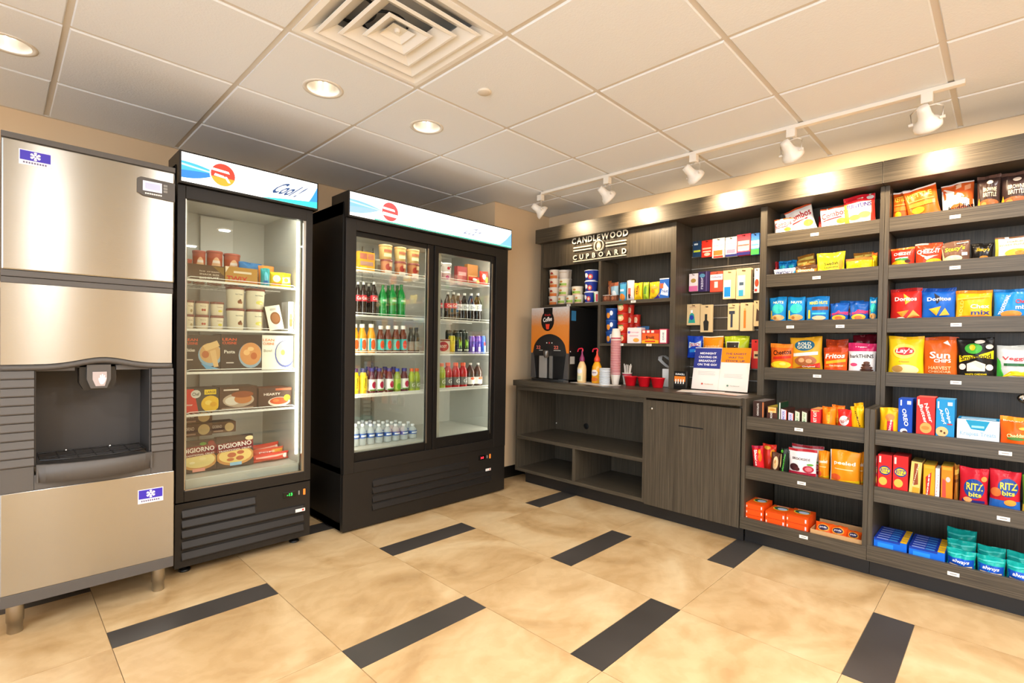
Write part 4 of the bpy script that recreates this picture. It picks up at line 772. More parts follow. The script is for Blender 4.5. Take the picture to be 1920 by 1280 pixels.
A['ritzbits'] = ('bag', '#bb1e2e', [('e', .52, .42, .38, .28, '#23468e'), ('t', .54, .48, .6, .2, '#e8d23a', 'RITZ'), ('t', .56, .26, .46, .13, '#e8d23a', 'bits'), ('r', .1, .03, .9, .1, '#2a2a6a'), ('e', .3, .1, .16, .07, '#e8a060'), ('e', .86, .72, .1, .07, '#e8904a')], {})
A['ritzbits2'] = ('bag', '#bb1e2e', [('r', 0, 0, 1, .22, '#2862b4'), ('e', .6, .56, .34, .24, '#23468e'), ('t', .62, .6, .56, .18, '#e8d23a', 'RITZ'), ('t', .62, .42, .42, .12, '#e8d23a', 'bits'), ('e', .2, .42, .18, .12, '#d9703a'), ('e', .68, .18, .2, .08, '#e8903a')], {})
A['greenbag'] = ('bag', '#5c8a2c', [('e', .4, .4, .3, .25, '#ece4c8'), ('r', 0, 0, 1, .2, '#e0b42a')], {})
A['orangebag'] = ('bag', '#9c5630', [('e', .5, .45, .3, .3, '#e39a4a'), ('r', .3, .1, .7, .8, '#5a3428', .04)], {})
A['skybag'] = ('bag', '#a9cfe0', [('r', 0, .8, 1, 1, '#b96a48'), ('e', .5, .35, .34, .22, '#e6eef2'), ('e', .6, .2, .2, .1, '#e8a45a')], {})
A['bluepeanut'] = ('bag', '#4aa2cc', [('e', .5, .2, .4, .18, '#e08a3a'), ('r', .2, .5, .8, .62, '#c8e2ee'), ('r', 0, .92, 1, 1, '#2c6a9a')], {})
A['whitebar'] = ('bag', '#ece2de', [('r', .3, .2, .7, .6, '#c86a5a'), ('r', .3, .1, .6, .3, '#4a3028')], {})
A['yellowbar'] = ('bag', '#efc61c', [('e', .5, .55, .3, .28, '#e09a1e'), ('t', .5, .58, .2, .6, '#3a3020', 'TRAIL', 86)], {})
A['limebar'] = ('bag', '#a8c62a', [('r', .3, .3, .7, .75, '#5c8a2a'), ('r', .1, .82, .9, .9, '#e8e45a')], {})
A['yelpurp'] = ('bag', '#e8c022', [('p', [(.4, .02), (1, .02), (1, .4)], '#4a3a9a'), ('r', .2, .6, .8, .75, '#c8a24a'), ('e', .4, .45, .2, .1, '#d8862a')], {})
A['bluemilk'] = ('box', '#2a62b8', [('p', [(.1, .2), (.5, .8), (.95, .5), (.9, .1)], '#dfe8f4'), ('r', .05, .5, .4, .75, '#e2623a'), ('t', .6, .35, .6, .16, '#234a9a', 'Nut'), ('r', 0, .95, 1, 1, '#e8eef6')], {'side': '#1d4a94'})
A['barsO'] = ('box', '#6a3c2a', [('e', .35, .5, .2, .3, '#a86a4a'), ('e', .75, .5, .14, .3, '#8a5a40'), ('r', 0, .9, 1, 1, '#c8c0b8')], {'top': '#8a5a40'})
A['whitebox'] = ('box', '#efe2e0', [('t', .5, .7, .7, .12, '#d88a9a', 'Soup'), ('r', .15, .45, .8, .5, '#e0a0a8'), ('e', .65, .2, .22, .13, '#e8a84a'), ('e', .12, .7, .08, .08, '#5a5ab4')], {'top': '#e6d8d4'})
A['bluebag'] = ('bag', '#3a6a9a', [('e', .5, .6, .3, .2, '#6a9ac0')], {})
A['jello'] = ('box', '#e8622c', [('r', 0, .72, 1, 1, '#c8342c'), ('r', .04, .78, .2, .95, '#f4dcd0'), ('r', .3, .78, .46, .95, '#f4dcd0'), ('r', .56, .78, .72, .95, '#f4dcd0'), ('t', .5, .45, .5, .24, '#4a2a1e', 'fruit'), ('p', [(0, 0), (1, 0), (1, .22), (.5, .34), (0, .2)], '#f0b02c'), ('r', .2, .1, .8, .2, '#d8302c')], {'top': '#b8483a'})
A['pinkbox'] = ('box', '#d8506a', [('r', .1, .06, .9, .94, '#f2ebe6'), ('t', .5, .5, .2, .55, '#6a6a7a', 'ONE', 90)], {'top': '#c84a5c'})
# hanging goods
K = '#d9bd8c'
A['card_n'] = ('card', '#1f3c5c', [('r', .1, .3, .9, .42, '#b8c83a'), ('r', .15, .75, .6, .85, '#c8d4dc')], {})
A['card_r'] = ('card', '#d8301f', [('r', .08, .46, .92, .56, '#f0a890'), ('r', .12, .3, .9, .36, '#f4dccc'), ('e', .55, .16, .3, .1, '#ecb8a4')], {})
A['card_wo'] = ('card', '#ece6dc', [('t', .45, .62, .7, .08, '#d86a4a', 'Tylenol'), ('r', .1, .12, .85, .38, '#ee6a2a'), ('r', .1, 0, .9, .1, '#cf2f1e')], {})
A['card_wn'] = ('card', '#e8e4de', [('t', .48, .66, .8, .08, '#a83a5a', 'TYLENOL'), ('r', .1, .16, .9, .36, '#8a7a94'), ('r', .0, .0, 1, .12, '#1c2266'), ('r', .0, .36, 1, .5, '#c4dcd8')], {})
A['card_rp'] = ('card', '#d4404c', [('r', .08, .25, .92, .68, '#efb8a4'), ('r', .1, .44, .9, .5, '#d4504c'), ('r', .1, .2, .9, .27, '#f4e6ea'), ('r', 0, 0, 1, .15, '#241f6a')], {})
A['card_bg'] = ('card', '#3f80cc', [('r', 0, .3, 1, .66, '#e8f2f8'), ('r', .05, .42, .95, .5, '#5aa8d4'), ('r', 0, 0, 1, .26, '#3fae4a')], {})
A['card_pk'] = ('card', '#f0e2e2', [('r', 0, 0, 1, .3, '#e070a4'), ('e', .5, .6, .3, .12, '#b8924a')], {})
A['card_pu'] = ('card', '#3a2c5a', [('e', .35, .8, .25, .1, '#5a92b4'), ('t', .35, .42, .2, .6, '#c8c4dc', 'razor', 90), ('r', .7, 0, .78, 1, '#6a5c8c')], {})
A['card_ro'] = ('card', '#e24a34', [('r', 0, .58, 1, .86, '#f2e0da'), ('t', .5, .73, .8, .09, '#3a3a8a', 'Gillette'), ('r', .35, .2, .62, .5, '#f2d0c4')], {})
A['card_tb'] = ('card', K, [('r', .05, .04, .62, .66, '#d8ecf4'), ('r', .1, .08, .6, .42, '#1f86d0'), ('r', .14, .5, .56, .62, '#f4f4f4')], {})
A['card_ts'] = ('card', K, [('r', .1, .12, .62, .78, '#e2d6c4'), ('r', .2, .35, .52, .74, '#b8c8cc'), ('r', .22, .45, .5, .55, '#4a5a6a'), ('r', .18, .1, .5, .3, '#3a9cc0')], {})
A['card_wr'] = ('card', '#efe4dc', [('e', .5, .4, .4, .16, '#e2452c'), ('r', .1, .05, .6, .16, '#c8302c')], {})
A['card_tg'] = ('card', K, [('t', .45, .86, .5, .05, '#b87a6a', 'travel'), ('p', [(.12, .1), (.66, .1), (.56, .5), (.4, .6), (.22, .5)], '#35a08c'), ('e', .38, .36, .16, .12, '#2c3fa4'), ('r', .3, .58, .46, .72, '#f0f0f0')], {})
A['card_td'] = ('card', K, [('p', [(.3, .06), (.66, .06), (.7, .38), (.56, .44), (.56, .66), (.36, .66), (.36, .44), (.24, .38)], '#2c2a26')], {})
A['card_tr'] = ('card', K, [('r', .26, .1, .46, .62, '#3a3f4a'), ('r', .12, .6, .64, .72, '#3a3f4a'), ('r', .1, .82, .6, .85, '#6a5a48')], {})
A['card_to'] = ('card', K, [('r', .28, .1, .46, .72, '#ea7a2c'), ('r', .3, .72, .44, .8, '#f0a860')], {})
A['card_tk'] = ('card', K, [('p', [(.4, .2), (.9, .2), (.9, .6), (.5, .7)], '#4a3a30')], {})
A['crunch'] = ('bag', '#1e44b4', [('p', [(.12, .45), (.95, .5), (.92, .78), (.15, .72)], '#c9e2f0'), ('t', .53, .6, .74, .15, '#c82a34', 'CRUNCH', 3), ('r', .2, .26, .85, .4, '#2f86d4', .03), ('e', .7, .3, .14, .05, '#e8eef4')], {})
A['orangehang'] = ('bag', '#ee8a14', [('r', 0, 0, .04, 1, '#f4e8d0'), ('r', 0, .96, 1, 1, '#f4e0c0'), ('t', .5, .62, .7, .1, '#f8c67a', 'peeled'), ('r', .15, .4, .85, .44, '#f6b45a')], {})
A['enjoy'] = ('bag', '#a9b81e', [('r', .1, .02, .66, .8, '#e8e4c8'), ('r', .12, .02, .64, .77, '#3a332e'), ('t', .38, .5, .44, .1, '#f0ece4', 'ENJOY'), ('r', .22, .4, .54, .42, '#c8c0b4')], {})
A['redhang'] = ('card', '#cf2f2a', [('r', .3, .35, 1, .6, '#e2b884'), ('r', .4, .42, .95, .5, '#4a3a30')], {})
# frozen goods
A['brownbox'] = ('box', '#5c4434', [('t', .62, .4, .5, .1, '#d9cbb8', 'SNACK SIZE'), ('t', .62, .6, .5, .1, '#cbbba8', 'ice cream'), ('t', .62, .18, .5, .13, '#e8dcd0', 'BISCUIT', 3), ('p', [(.7, .95), (1, .95), (1, .4)], '#8a6a34')], {'top': '#6a5240'})
A['brownbox2'] = ('box', '#5a4036', [], {'top': '#5a4036'})
A['twix'] = ('box', '#b98a44', [('t', .36, .26, .64, .34, '#c82f28', 'TWIX'), ('r', .25, .62, .8, .75, '#e6d6bc', .0), ('p', [(0, .6), (.12, 1), (0, 1)], '#efdcc0'), ('r', .75, .1, 1, .2, '#d85a3a')], {'top': '#a87a3c'})
A['dibs'] = ('tub', '#b4583e', [('e', .5, .5, .34, .36, '#e6b48a'), ('t', .52, .42, .5, .3, '#b43a24', 'Dibs'), ('r', .25, .68, .75, .76, '#f0e0d4')], {'lid': '#a84a34'})
A['bluewrap'] = ('bag', '#2f72ac', [('r', .1, .4, .9, .6, '#7aa8d0', .1), ('e', .3, .3, .1, .14, '#e0e6ee')], {})
A['tealwrap'] = ('bag', '#1f9aa0', [('e', .5, .5, .2, .3, '#6cc8e0'), ('r', .2, .1, .8, .3, '#1f6ab0')], {})
A['orangewrap'] = ('bag', '#d9843c', [('e', .4, .7, .3, .2, '#6ca84a'), ('e', .6, .4, .25, .2, '#e8a86a')], {})
A['yellowwrap'] = ('bag', '#efc61e', [('e', .25, .55, .16, .24, '#f4f0e0'), ('r', .5, .3, .95, .7, '#f2d8b8', .1), ('r', .05, .12, .5, .26, '#e0662a'), ('e', .7, .5, .12, .14, '#e8a83a')], {})
A['icec'] = ('tub', '#e9dcc2', [('t', .6, .7, .5, .07, '#8a5a4a', 'Vanilla'), ('e', .7, .3, .14, .14, '#a8906a')], {'lid': '#7a3a2e'})
A['icec_r'] = ('tub', '#e9dcc2', [('t', .5, .75, .5, .07, '#8a5a4a', 'Berry'), ('e', .42, .42, .09, .1, '#b04a3a'), ('e', .6, .42, .09, .1, '#b04a3a')], {'lid': '#7a3a2e'})
A['icec_y'] = ('tub', '#e9dcc2', [('t', .6, .72, .5, .07, '#8a5a4a', 'Vanilla'), ('e', .65, .38, .2, .1, '#d8c84a')], {'lid': '#7a3a2e'})
A['icel_b'] = ('tub', '#eadfc4', [('t', .62, .74, .5, .06, '#2a3a4a', 'Ice Cream'), ('e', .6, .34, .1, .09, '#7a4426'), ('e', .75, .32, .1, .08, '#8a5430'), ('e', .68, .42, .08, .07, '#6a3820')], {'lid': '#7a3428'})
A['icel_y'] = ('tub', '#eadfc4', [('t', .6, .74, .5, .06, '#2a3a4a', 'Ice Cream'), ('e', .62, .36, .24, .1, '#d9cf6a'), ('e', .7, .34, .1, .05, '#f0e8b0')], {'lid': '#7a3428'})
A['chocbox'] = ('box', '#e6dcc8', [('e', .55, .48, .34, .26, '#7a4a2a'), ('e', .55, .48, .28, .2, '#94603a'), ('r', .3, .8, .7, .9, '#b8b0a4')], {'side': '#4a3a30'})
A['whitebox2'] = ('box', '#efece8', [('e', .5, .36, .32, .1, '#e0794a'), ('e', .5, .5, .28, .1, '#e69468'), ('e', .5, .24, .3, .09, '#e0794a')], {})
L_ = [('t', .2, .86, .34, .07, '#e0582a', 'LEAN'), ('t', .2, .76, .34, .07, '#e0582a', 'CUISINE')]
A['lean1'] = ('box', '#3e322a', L_+[('e', .72, .45, .34, .32, '#8fb0c8'), ('e', .72, .5, .3, .28, '#d2a468'), ('p', [(.5, .7), (.9, .85), (.98, .7), (.6, .55)], '#e6c084'), ('p', [(.7, .55), (.86, .6), (.95, .12), (.82, .1)], '#e2b880'), ('e', .58, .46, .1, .1, '#b8683a'), ('t', .16, .58, .26, .09, '#e8e0d4', 'Chicken'), ('r', .06, .3, .24, .33, '#d8cfc4'), ('p', [(.45, .22), (.98, .05), (.6, .06)], '#6aa8d0')], {'top': '#4a3a30'})
A['lean2'] = ('box', '#3a302c', L_+[('e', .72, .42, .3, .36, '#94a8b4'), ('e', .72, .46, .27, .32, '#d08e54'), ('e', .62, .5, .08, .08, '#e6b478'), ('e', .8, .4, .08, .1, '#b86234'), ('e', .72, .6, .08, .06, '#e8bc80'), ('t', .2, .52, .26, .09, '#e8e0d4', 'Pasta'), ('r', .12, .2, .3, .23, '#d8cfc4')], {'top': '#4a3a30'})
A['lean3'] = ('box', '#e2dccc', [('t', .2, .86, .36, .07, '#e0794a', 'LEAN'), ('t', .2, .75, .36, .07, '#e0794a', 'CUISINE'), ('e', .74, .46, .34, .4, '#5a64a0'), ('e', .74, .48, .3, .36, '#e9e2b0'), ('e', .66, .5, .07, .08, '#c9b45a'), ('e', .8, .42, .08, .08, '#f4eed0'), ('t', .18, .55, .26, .08, '#a89c88', 'Bowl')], {'top': '#d8d0c0'})
A['stou'] = ('box', '#403a34', [('p', [(0, 0), (.42, 0), (.28, 1), (0, 1)], '#cf2f24'), ('e', .34, .78, .14, .17, '#d8d4cc'), ('t', .34, .78, .2, .14, '#4a4440', 'Chef'), ('e', .76, .35, .27, .34, '#e6b62c'), ('e', .7, .4, .1, .1, '#f2d060'), ('e', .84, .32, .1, .1, '#d9a01e'), ('r', .58, .74, .92, .95, '#ecc82a'), ('t', .76, .84, .28, .1, '#6a4a10', 'LARGE'), ('t', .14, .35, .22, .08, '#f2dcd0', 'Dinner')], {'top': '#4a403a'})
A['marie'] = ('box', '#4c342a', [('e', .5, .42, .42, .3, '#b7a18a'), ('e', .34, .4, .2, .18, '#d9cdbc'), ('e', .62, .46, .24, .2, '#b87240'), ('e', .6, .66, .3, .14, '#8c4a2c'), ('r', .1, .84, .5, .9, '#d8c8b8'), ('r', .05, .06, .9, .12, '#9a8070')], {'top': '#5c463a'})
A['hung'] = ('box', '#4a342c', [('e', .62, .28, .34, .24, '#d9c8b4'), ('e', .62, .32, .29, .18, '#b84c28'), ('e', .52, .34, .1, .08, '#d8703a'), ('e', .86, .46, .1, .16, '#f0c41e'), ('t', .4, .68, .5, .12, '#e0d0c0', 'HEARTY'), ('r', .5, .86, 1, .97, '#a85a3c')], {'top': '#7a4a38'})
A['digi'] = ('box', '#3c2a28', [('e', .5, .34, .54, .3, '#c98f52'), ('e', .5, .36, .46, .24, '#e8d08c'), ('e', .3, .3, .08, .04, '#f4e4b4'), ('e', .6, .4, .1, .05, '#f0dca0'), ('r', 0, .5, 1, .82, '#7a1c26', .06), ('t', .5, .7, .9, .15, '#f6efe8', 'DIGIORNO', 2), ('t', .5, .54, .9, .05, '#f0e4d8', 'TRADITIONAL CRUST', 2), ('e', .62, .88, .1, .05, '#5c8a3a'), ('e', .86, .88, .1, .08, '#8a2c2c'), ('r', .3, .0, .66, .1, '#e89a8c')], {'top': '#4a3430'})
A['digi2'] = ('box', '#3c2a28', [('e', .5, .34, .52, .3, '#c98a4c'), ('e', .5, .36, .45, .24, '#ecc878'), ('e', .4, .38, .12, .08, '#b85a38'), ('e', .64, .44, .1, .06, '#b85a38'), ('e', .62, .26, .11, .07, '#b85a38'), ('e', .36, .24, .1, .05, '#c06a40'), ('r', 0, .52, 1, .8, '#7a1c26', .06), ('t', .5, .7, .9, .15, '#f6efe8', 'DIGIORNO', 3), ('t', .5, .55, .9, .05, '#f0e4d8', 'TRADITIONAL CRUST', 3), ('e', .9, .88, .12, .07, '#efd9a4'), ('r', .34, .04, .66, .14, '#8fbcd8')], {'top': '#4a3430'})
A['digi3'] = ('box', '#5a3a30', [('t', .2, .62, .4, .3, '#d9c4b8', 'GIORNO'), ('e', .72, .5, .2, .42, '#e6c48a'), ('r', .05, .12, .45, .24, '#b08a7a')], {'top': '#6a4a40'})
A['pops'] = ('bag', '#c9352a', [('r', .1, .55, .95, .75, '#e8a090', .1), ('r', .05, .2, .95, .32, '#e2604a', .05), ('e', .9, .5, .06, .3, '#f0dcd4')], {})
A['pops2'] = ('bag', '#cf4230', [('r', .6, .2, .98, .85, '#e09a3a'), ('t', .45, .7, .5, .12, '#f0d8d0', 'POPS'), ('r', .05, .25, .6, .4, '#e8806a')], {})
A['orangebox'] = ('box', '#e3a42c', [('r', .08, .62, .52, .92, '#b86a54'), ('r', .56, .62, .94, .92, '#c87a5a'), ('r', .1, .3, .9, .5, '#b0867a'), ('r', .1, .08, .5, .24, '#f0c83a')], {'top': '#d09a3a'})
A['clearcup'] = ('tub', '#8c8a78', [('r', .2, .3, .8, .7, '#6a5a4a')], {'lid': '#b8b8a8'})
A['yog'] = ('tub', '#c98458', [('e', .4, .55, .25, .25, '#a83a30'), ('r', .1, .05, .9, .3, '#e6d6c8'), ('r', .5, .6, .9, .9, '#e8c49a')], {'lid': '#8c3a34'})
A['yog2'] = ('tub', '#d9b874', [('r', .1, .55, .9, .75, '#b86a4a'), ('r', .1, .2, .9, .45, '#ecdcb0')], {'lid': '#d8a468'})
A['pinkcup'] = ('tub', '#e8c4c4', [('e', .4, .5, .2, .25, '#c8506a')], {'lid': '#f0e4e2'})
A['wcup'] = ('tub', '#ece4e0', [('e', .5, .5, .16, .2, '#b83a44'), ('e', .7, .7, .1, .12, '#3a3a3a')], {'lid': '#e4dcd8'})
A['redpack'] = ('box', '#a84a48', [('r', .1, .5, .9, .7, '#d89a94')], {})
A['orangepack'] = ('box', '#cf8a4a', [('r', .1, .3, .9, .5, '#e8b47a')], {})
A['redcheese'] = ('bag', '#bb3a2c', [('e', .4, .6, .2, .2, '#f0e0d0'), ('e', .7, .4, .2, .2, '#e8a63a')], {})
A['bottlecarton'] = ('box', '#d9ccb8', [('e', .5, .5, .4, .34, '#a83a44'), ('t', .5, .5, .5, .2, '#f0e4d4', 'ROOT'), ('r', .0, .88, 1, .98, '#8a4a34')], {'top': '#4a3a2c'})
A['cup_o'] = ('cup', '#ecdcc6', [('r', -.1, .0, 1.1, .36, '#d8783a'), ('e', .5, .6, .18, .16, '#a83a2c'), ('r', .2, .42, .8, .5, '#c8a86a')], {'lid': '#e8e0d4'})
A['cup_g'] = ('cup', '#efe6cc', [('r', -.1, .2, 1.1, .5, '#a4c25a'), ('r', -.1, .0, 1.1, .2, '#e2b89a'), ('e', .5, .68, .16, .12, '#c88a4a'), ('e', .4, .36, .12, .1, '#5c8a34')], {'lid': '#ece6da'})
A['cup_w'] = ('cup', '#dcd2c6', [('r', -.1, .7, 1.1, .8, '#c8b49a')], {'lid': '#e8e0d6'})
A['cup_gw'] = ('cup', '#e8eae0', [('r', -.1, .1, .35, .9, '#2f9a4a'), ('r', .6, .1, .9, .8, '#d8484a')], {'lid': '#ece8e0'})
A['cup_b'] = ('cup', '#2b3f9e', [('e', .3, .55, .18, .22, '#e8ecf4'), ('e', .68, .4, .2, .26, '#c84a4a'), ('e', .68, .4, .1, .14, '#f0d0b0'), ('r', -.1, .0, 1.1, .08, '#d8dcec')], {'lid': '#dfe2ee'})
A['cup_b2'] = ('cup', '#1f4a94', [('e', .42, .4, .2, .26, '#e8963a'), ('e', .74, .62, .14, .22, '#e6ecf4')], {'lid': '#2a58a4'})
A['cup_r'] = ('cup', '#c9301f', [('e', .5, .5, .34, .32, '#e6c08a'), ('e', .45, .5, .2, .14, '#f0e6c0'), ('r', .2, .76, .8, .86, '#4a8a3a')], {'lid': '#c22c2a'})
A['cup_r2'] = ('cup', '#c83222', [('e', .5, .5, .32, .3, '#e8c8a0'), ('r', .25, .2, .75, .3, '#f0e0d0')], {'lid': '#b82c2a'})
# bottles and cans: (shape, liquid, printing, cap, label colour)
A['cola'] = ('bottle', '#22120c', [('t', .5, .5, .8, .5, '#f4ece6', 'Cola')], {'s': 'soda', 'cap': '#e6e2dc', 'lab': '#c9303a', 'l': (.42, .6)})
A['dietcola'] = ('bottle', '#1e120e', [('t', .5, .5, .8, .5, '#8a8a92', 'Diet')], {'s': 'soda', 'cap': '#ece8e2', 'lab': '#e2e0dc', 'l': (.38, .6)})
A['sprite'] = ('bottle', '#12873a', [('r', .2, .3, .8, .7, '#bfe0c8')], {'s': 'soda', 'cap': '#1c7a48', 'lab': '#35a85c', 'l': (.42, .58)})
A['oj'] = ('bottle', '#e69a1e', [('e', .5, .5, .3, .4, '#e8622c'), ('r', 0, 0, .25, 1, '#2aa0b0')], {'s': 'juice', 'cap': '#efe6da', 'lab': '#f0dcc4', 'l': (.08, .5)})
A['tea'] = ('bottle', '#6a2f1a', [('e', .5, .5, .3, .4, '#d8482c')], {'s': 'juice', 'cap': '#efe9e2', 'lab': '#3fb0a8', 'l': (.1, .5)})
A['darkdrink'] = ('bottle', '#4a443a', [], {'s': 'juice', 'cap': '#3a342c', 'lab': '#a8a090', 'l': (.1, .45)})
A['yelcan'] = ('bottle', '#f0c81a', [('t', .5, .5, .2, .9, '#4a3020', 'Crush', 86)], {'s': 'taper', 'cap': '#3a2a5a', 'lab': '#f2ce22', 'l': (.15, .7)})
A['berry'] = ('bottle', '#5a1e28', [('e', .6, .5, .3, .3, '#b42a4a'), ('r', 0, 0, 1, .12, '#5c8a3a')], {'s': 'juice', 'cap': '#3a2f7a', 'lab': '#ece6e2', 'l': (.1, .56)})
A['greenj'] = ('bottle', '#8a9a2a', [('e', .5, .3, .3, .3, '#6ca82a')], {'s': 'juice', 'cap': '#2a44a8', 'lab': '#a8c04a', 'l': (.1, .56)})
A['gator'] = ('bottle', '#a8b83a', [('t', .5, .5, .5, .6, '#f0ece4', 'G')], {'s': 'sport', 'cap': '#d8642a', 'lab': '#8a9a4a', 'l': (.1, .42)})
A['gatorr'] = ('bottle', '#b8181e', [('t', .5, .5, .5, .6, '#f0ece8', 'G')], {'s': 'sport', 'cap': '#e8562a', 'lab': '#6a6460', 'l': (.1, .42)})
A['coffeeb'] = ('bottle', '#4a342a', [('e', .5, .8, .3, .2, '#e2603c')], {'s': 'soda', 'cap': '#c8bcb0', 'lab': '#ece6e0', 'l': (.1, .4)})
A['water'] = ('bottle', '#c8d2d4', [('r', .1, .3, .9, .7, '#e2e8f0')], {'s': 'water', 'cap': '#e4e6ea', 'lab': '#2f57a4', 'l': (.34, .56), 'clear': 1})
A['cany'] = ('can', '#b8a42a', [('r', .2, .1, .8, .8, '#d8c23a')], {'top': '#2a2a28'})
A['cank'] = ('can', '#22281f', [('t', .5, .5, .5, .5, '#8ab83a', 'M'), ('r', .1, .1, .9, .2, '#b8bca8')], {})
A['canp'] = ('can', '#6a4fae', [('r', .3, .1, .7, .4, '#c8c8e0'), ('r', .2, .6, .8, .8, '#3a2f8a')], {})
A['canb'] = ('can', '#3a62b8', [('r', .5, .0, 1, .5, '#c8ccd8'), ('e', .5, .6, .2, .15, '#c83a3a')], {})
NAMES = {}
_proto = {}
def make(row):
    art, face, pl, mm, base, w, h, d, roll, tilt, label, cat, grp = row
    shape, bc, pr, opt = ART[art]; rnd = random.Random(label)
    rough = {'bag': .27, 'pillow': .32, 'box': .5, 'tray': .8, 'tub': .45, 'cup': .4, 'card': .55, 'bottle': .15, 'can': .25}[shape]
    if shape in ('tub', 'cup', 'bottle', 'can'): d = w
    off = pl+d/2
    loc = Vector((off, mm, base)) if face == 'R' else Vector((mm, off, base))
    if roll: loc.z += abs(sin(radians(roll)))*w/2*.9
    rot = (-radians(tilt), radians(roll), -pi/2 if face == 'R' else 0)
    if tilt:
        dv = d/2*sin(radians(tilt)); loc.z += abs(dv)
    v0 = min(.05/h, .4) if face == 'R' and mm < 1.09 and base > .3 and pl < 3.56 else 0
    nm = cat.replace(' ', '_')
    key = None
    m = MB()
    if shape in ('bag', 'box', 'card', 'pillow', 'tray'):
        if shape == 'bag': bag_body(m, w, h, d, bc, pr, rough, rnd, v0)
        elif shape == 'box': box_body(m, w, h, d, bc, pr, rough, opt, v0)
        elif shape == 'tray':
            t_ = .003; c_ = mat(bc, rough, 0, .2)
            m.box(-w/2, w/2, -d/2, d/2, 0, t_, c_); m.box(-w/2, w/2, -d/2, -d/2+t_, t_, h, c_); m.box(-w/2, w/2, d/2-t_, d/2, t_, h*1.15, c_); m.box(-w/2, -w/2+t_, -d/2+t_, d/2-t_, t_, h, c_); m.box(w/2-t_, w/2, -d/2+t_, d/2-t_, t_, h, c_)
            decals(m, pr, lambda u, v, o: Vector(((u-.5)*w, -d/2-o, v*h)), w, h, .0005, .0003, rough)
        elif shape == 'pillow':
            NU, NT = 14, 20
            def Sp(u, v, o):
                a = -pi/2-(v-.5)*pi*.9 if 0 else 0
                t_ = v; ang = -pi/2+ (t_-.5)*pi   # v=.5 faces front
                pu = (1-abs(2*u-1)**4)
                return Vector(((u-.5)*w*(1-.03*sin(pi*v)), -(d/2*cos((v-.5)*pi*.98)*(.85+.15*pu)+o), h/2+h/2*sin((v-.5)*pi*.98)*pu**.5))
            vs_ = []; fs_ = []
            for i in range(NU+1):
                u = i/NU; pu = max(0, 1-abs(2*u-1)**4)**.5
                for k in range(NT):
                    a = 2*pi*k/NT; wr = 1+.05*sin(5*a+8*u+rnd.uniform(0, .6))
                    vs_.append(((u-.5)*w, -d/2*cos(a)*(.85+.15*pu), h/2+h/2*sin(a)*(.12+.88*pu)*wr))
            for i in range(NU):
                for k in range(NT): fs_.append((i*NT+k, i*NT+(k+1) % NT, (i+1)*NT+(k+1) % NT, (i+1)*NT+k))
            fs_.append(list(range(NT))); fs_.append([NU*NT+k for k in range(NT)][::-1])
            m.add(vs_, fs_, mat(bc, rough, 0, .2), True)
            decals(m, pr, lambda u, v, o: Vector(((u-.5)*w, -(d/2*cos((v-.5)*1.5)*(.85+.15*max(0, 1-abs(2*u-1)**4)**.5)+o+.0015), h/2+h/2*sin((v-.5)*1.5)*max(0, 1-abs(2*u-1)**4)**.5)), w, h, .001, .0005, rough)
        else:
            n_ = max(1, int(d/.012)); c_ = mat(bc, rough, 0, .2)
            for k in range(n_):
                y_ = -d/2+k*.012; m.box(-w/2, w/2, y_, y_+.0015, 0, h*.9, c_)
                m.box(-w/2, -w*.12, y_, y_+.0015, h*.9, h, c_); m.box(w*.12, w/2, y_, y_+.0015, h*.9, h, c_); m.box(-w*.12, w*.12, y_, y_+.0015, h*.95, h, c_)
                if art != 'card_n': m.box(-w*.36, w*.36, y_+.0016, min(y_+.011, d/2), h*.08, h*.7, mat(bc, .4))
            decals(m, pr, lambda u, v, o: Vector(((u-.5)*w, -d/2-o, v*h)), w, h, .0005, .0003, rough)
        o = m.build(nm); tag(o, label, cat, grp or None)
        if shape == 'box' and w > .04: b = o.modifiers.new('bevel', 'BEVEL'); b.width = .0012; b.segments = 1; b.limit_method = 'ANGLE'; b.angle_limit = radians(80); o.modifiers.remove(b)
    else:
        o = thing(nm, (0, 0, 0), label, cat, grp or None); r = w/2
        if shape in ('tub', 'cup'):
            lh = .012 if shape == 'tub' else .006
            r0 = r*(.86 if shape == 'tub' else .82); m.lathe([(r0*.92, 0), (r0*.94, .001), (r0, .003), (r*.95, h-lh)], mat(bc, rough, 0, .2), n=28)
            decals(m, pr, wrap(r0, r*.95, h-lh), w*1.4, h, .0006, .0003, rough); m.build('cup', o)
            m = MB(); m.lathe([(r*.99, h-lh-.001), (r, h-lh), (r, h-.002), (r*.96, h-.0006), (r*.9, h-.0012)], mat(opt['lid'], .4), n=28); m.build('lid', o)
        elif shape == 'can':
            m.lathe([(r*.86, 0), (r, .006), (r, h*.9), (r*.86, h*.98), (r*.86, h-.0006)], mat(bc, .25, .4), n=24); decals(m, pr, wrap(r, r, h*.84, h*.04), w*1.5, h, .0005, .0003, .3); m.build('can_body', o)
            m = MB(); m.lathe([(r*.85, h-.0005), (r*.86, h+.0015), (r*.8, h-.0002)], mat('#b9b6b0', .3, .9), n=24); m.build('can_lid', o)
        else:
            pf = BOT[opt['s']]; bm_ = CLEAR if opt.get('clear') else mat(bc, .1, 0, .6)
            P_ = [(r*2*a, h*b) for a, b in pf]; m.lathe(P_, bm_, n=24); m.build('bottle_body', o)
            l0, l1 = opt['l']; m = MB(); m.lathe([(r+.0006, h*l0), (r+.0006, h*l1)], mat(opt['lab'], .4), n=28, cap=False); decals(m, pr, wrap(r+.0008, r+.0008, h*(l1-l0), h*l0), w*1.5, h*(l1-l0), .0003, .0003, .4); m.build('label_band', o)
            rc = r*2*pf[-1][0]+.002; zc = h*pf[-1][1]-.002
            m = MB(); m.lathe([(rc, zc), (rc, h-.002), (rc-.0015, h)], mat(opt['cap'], .4), n=20); m.build('cap', o)
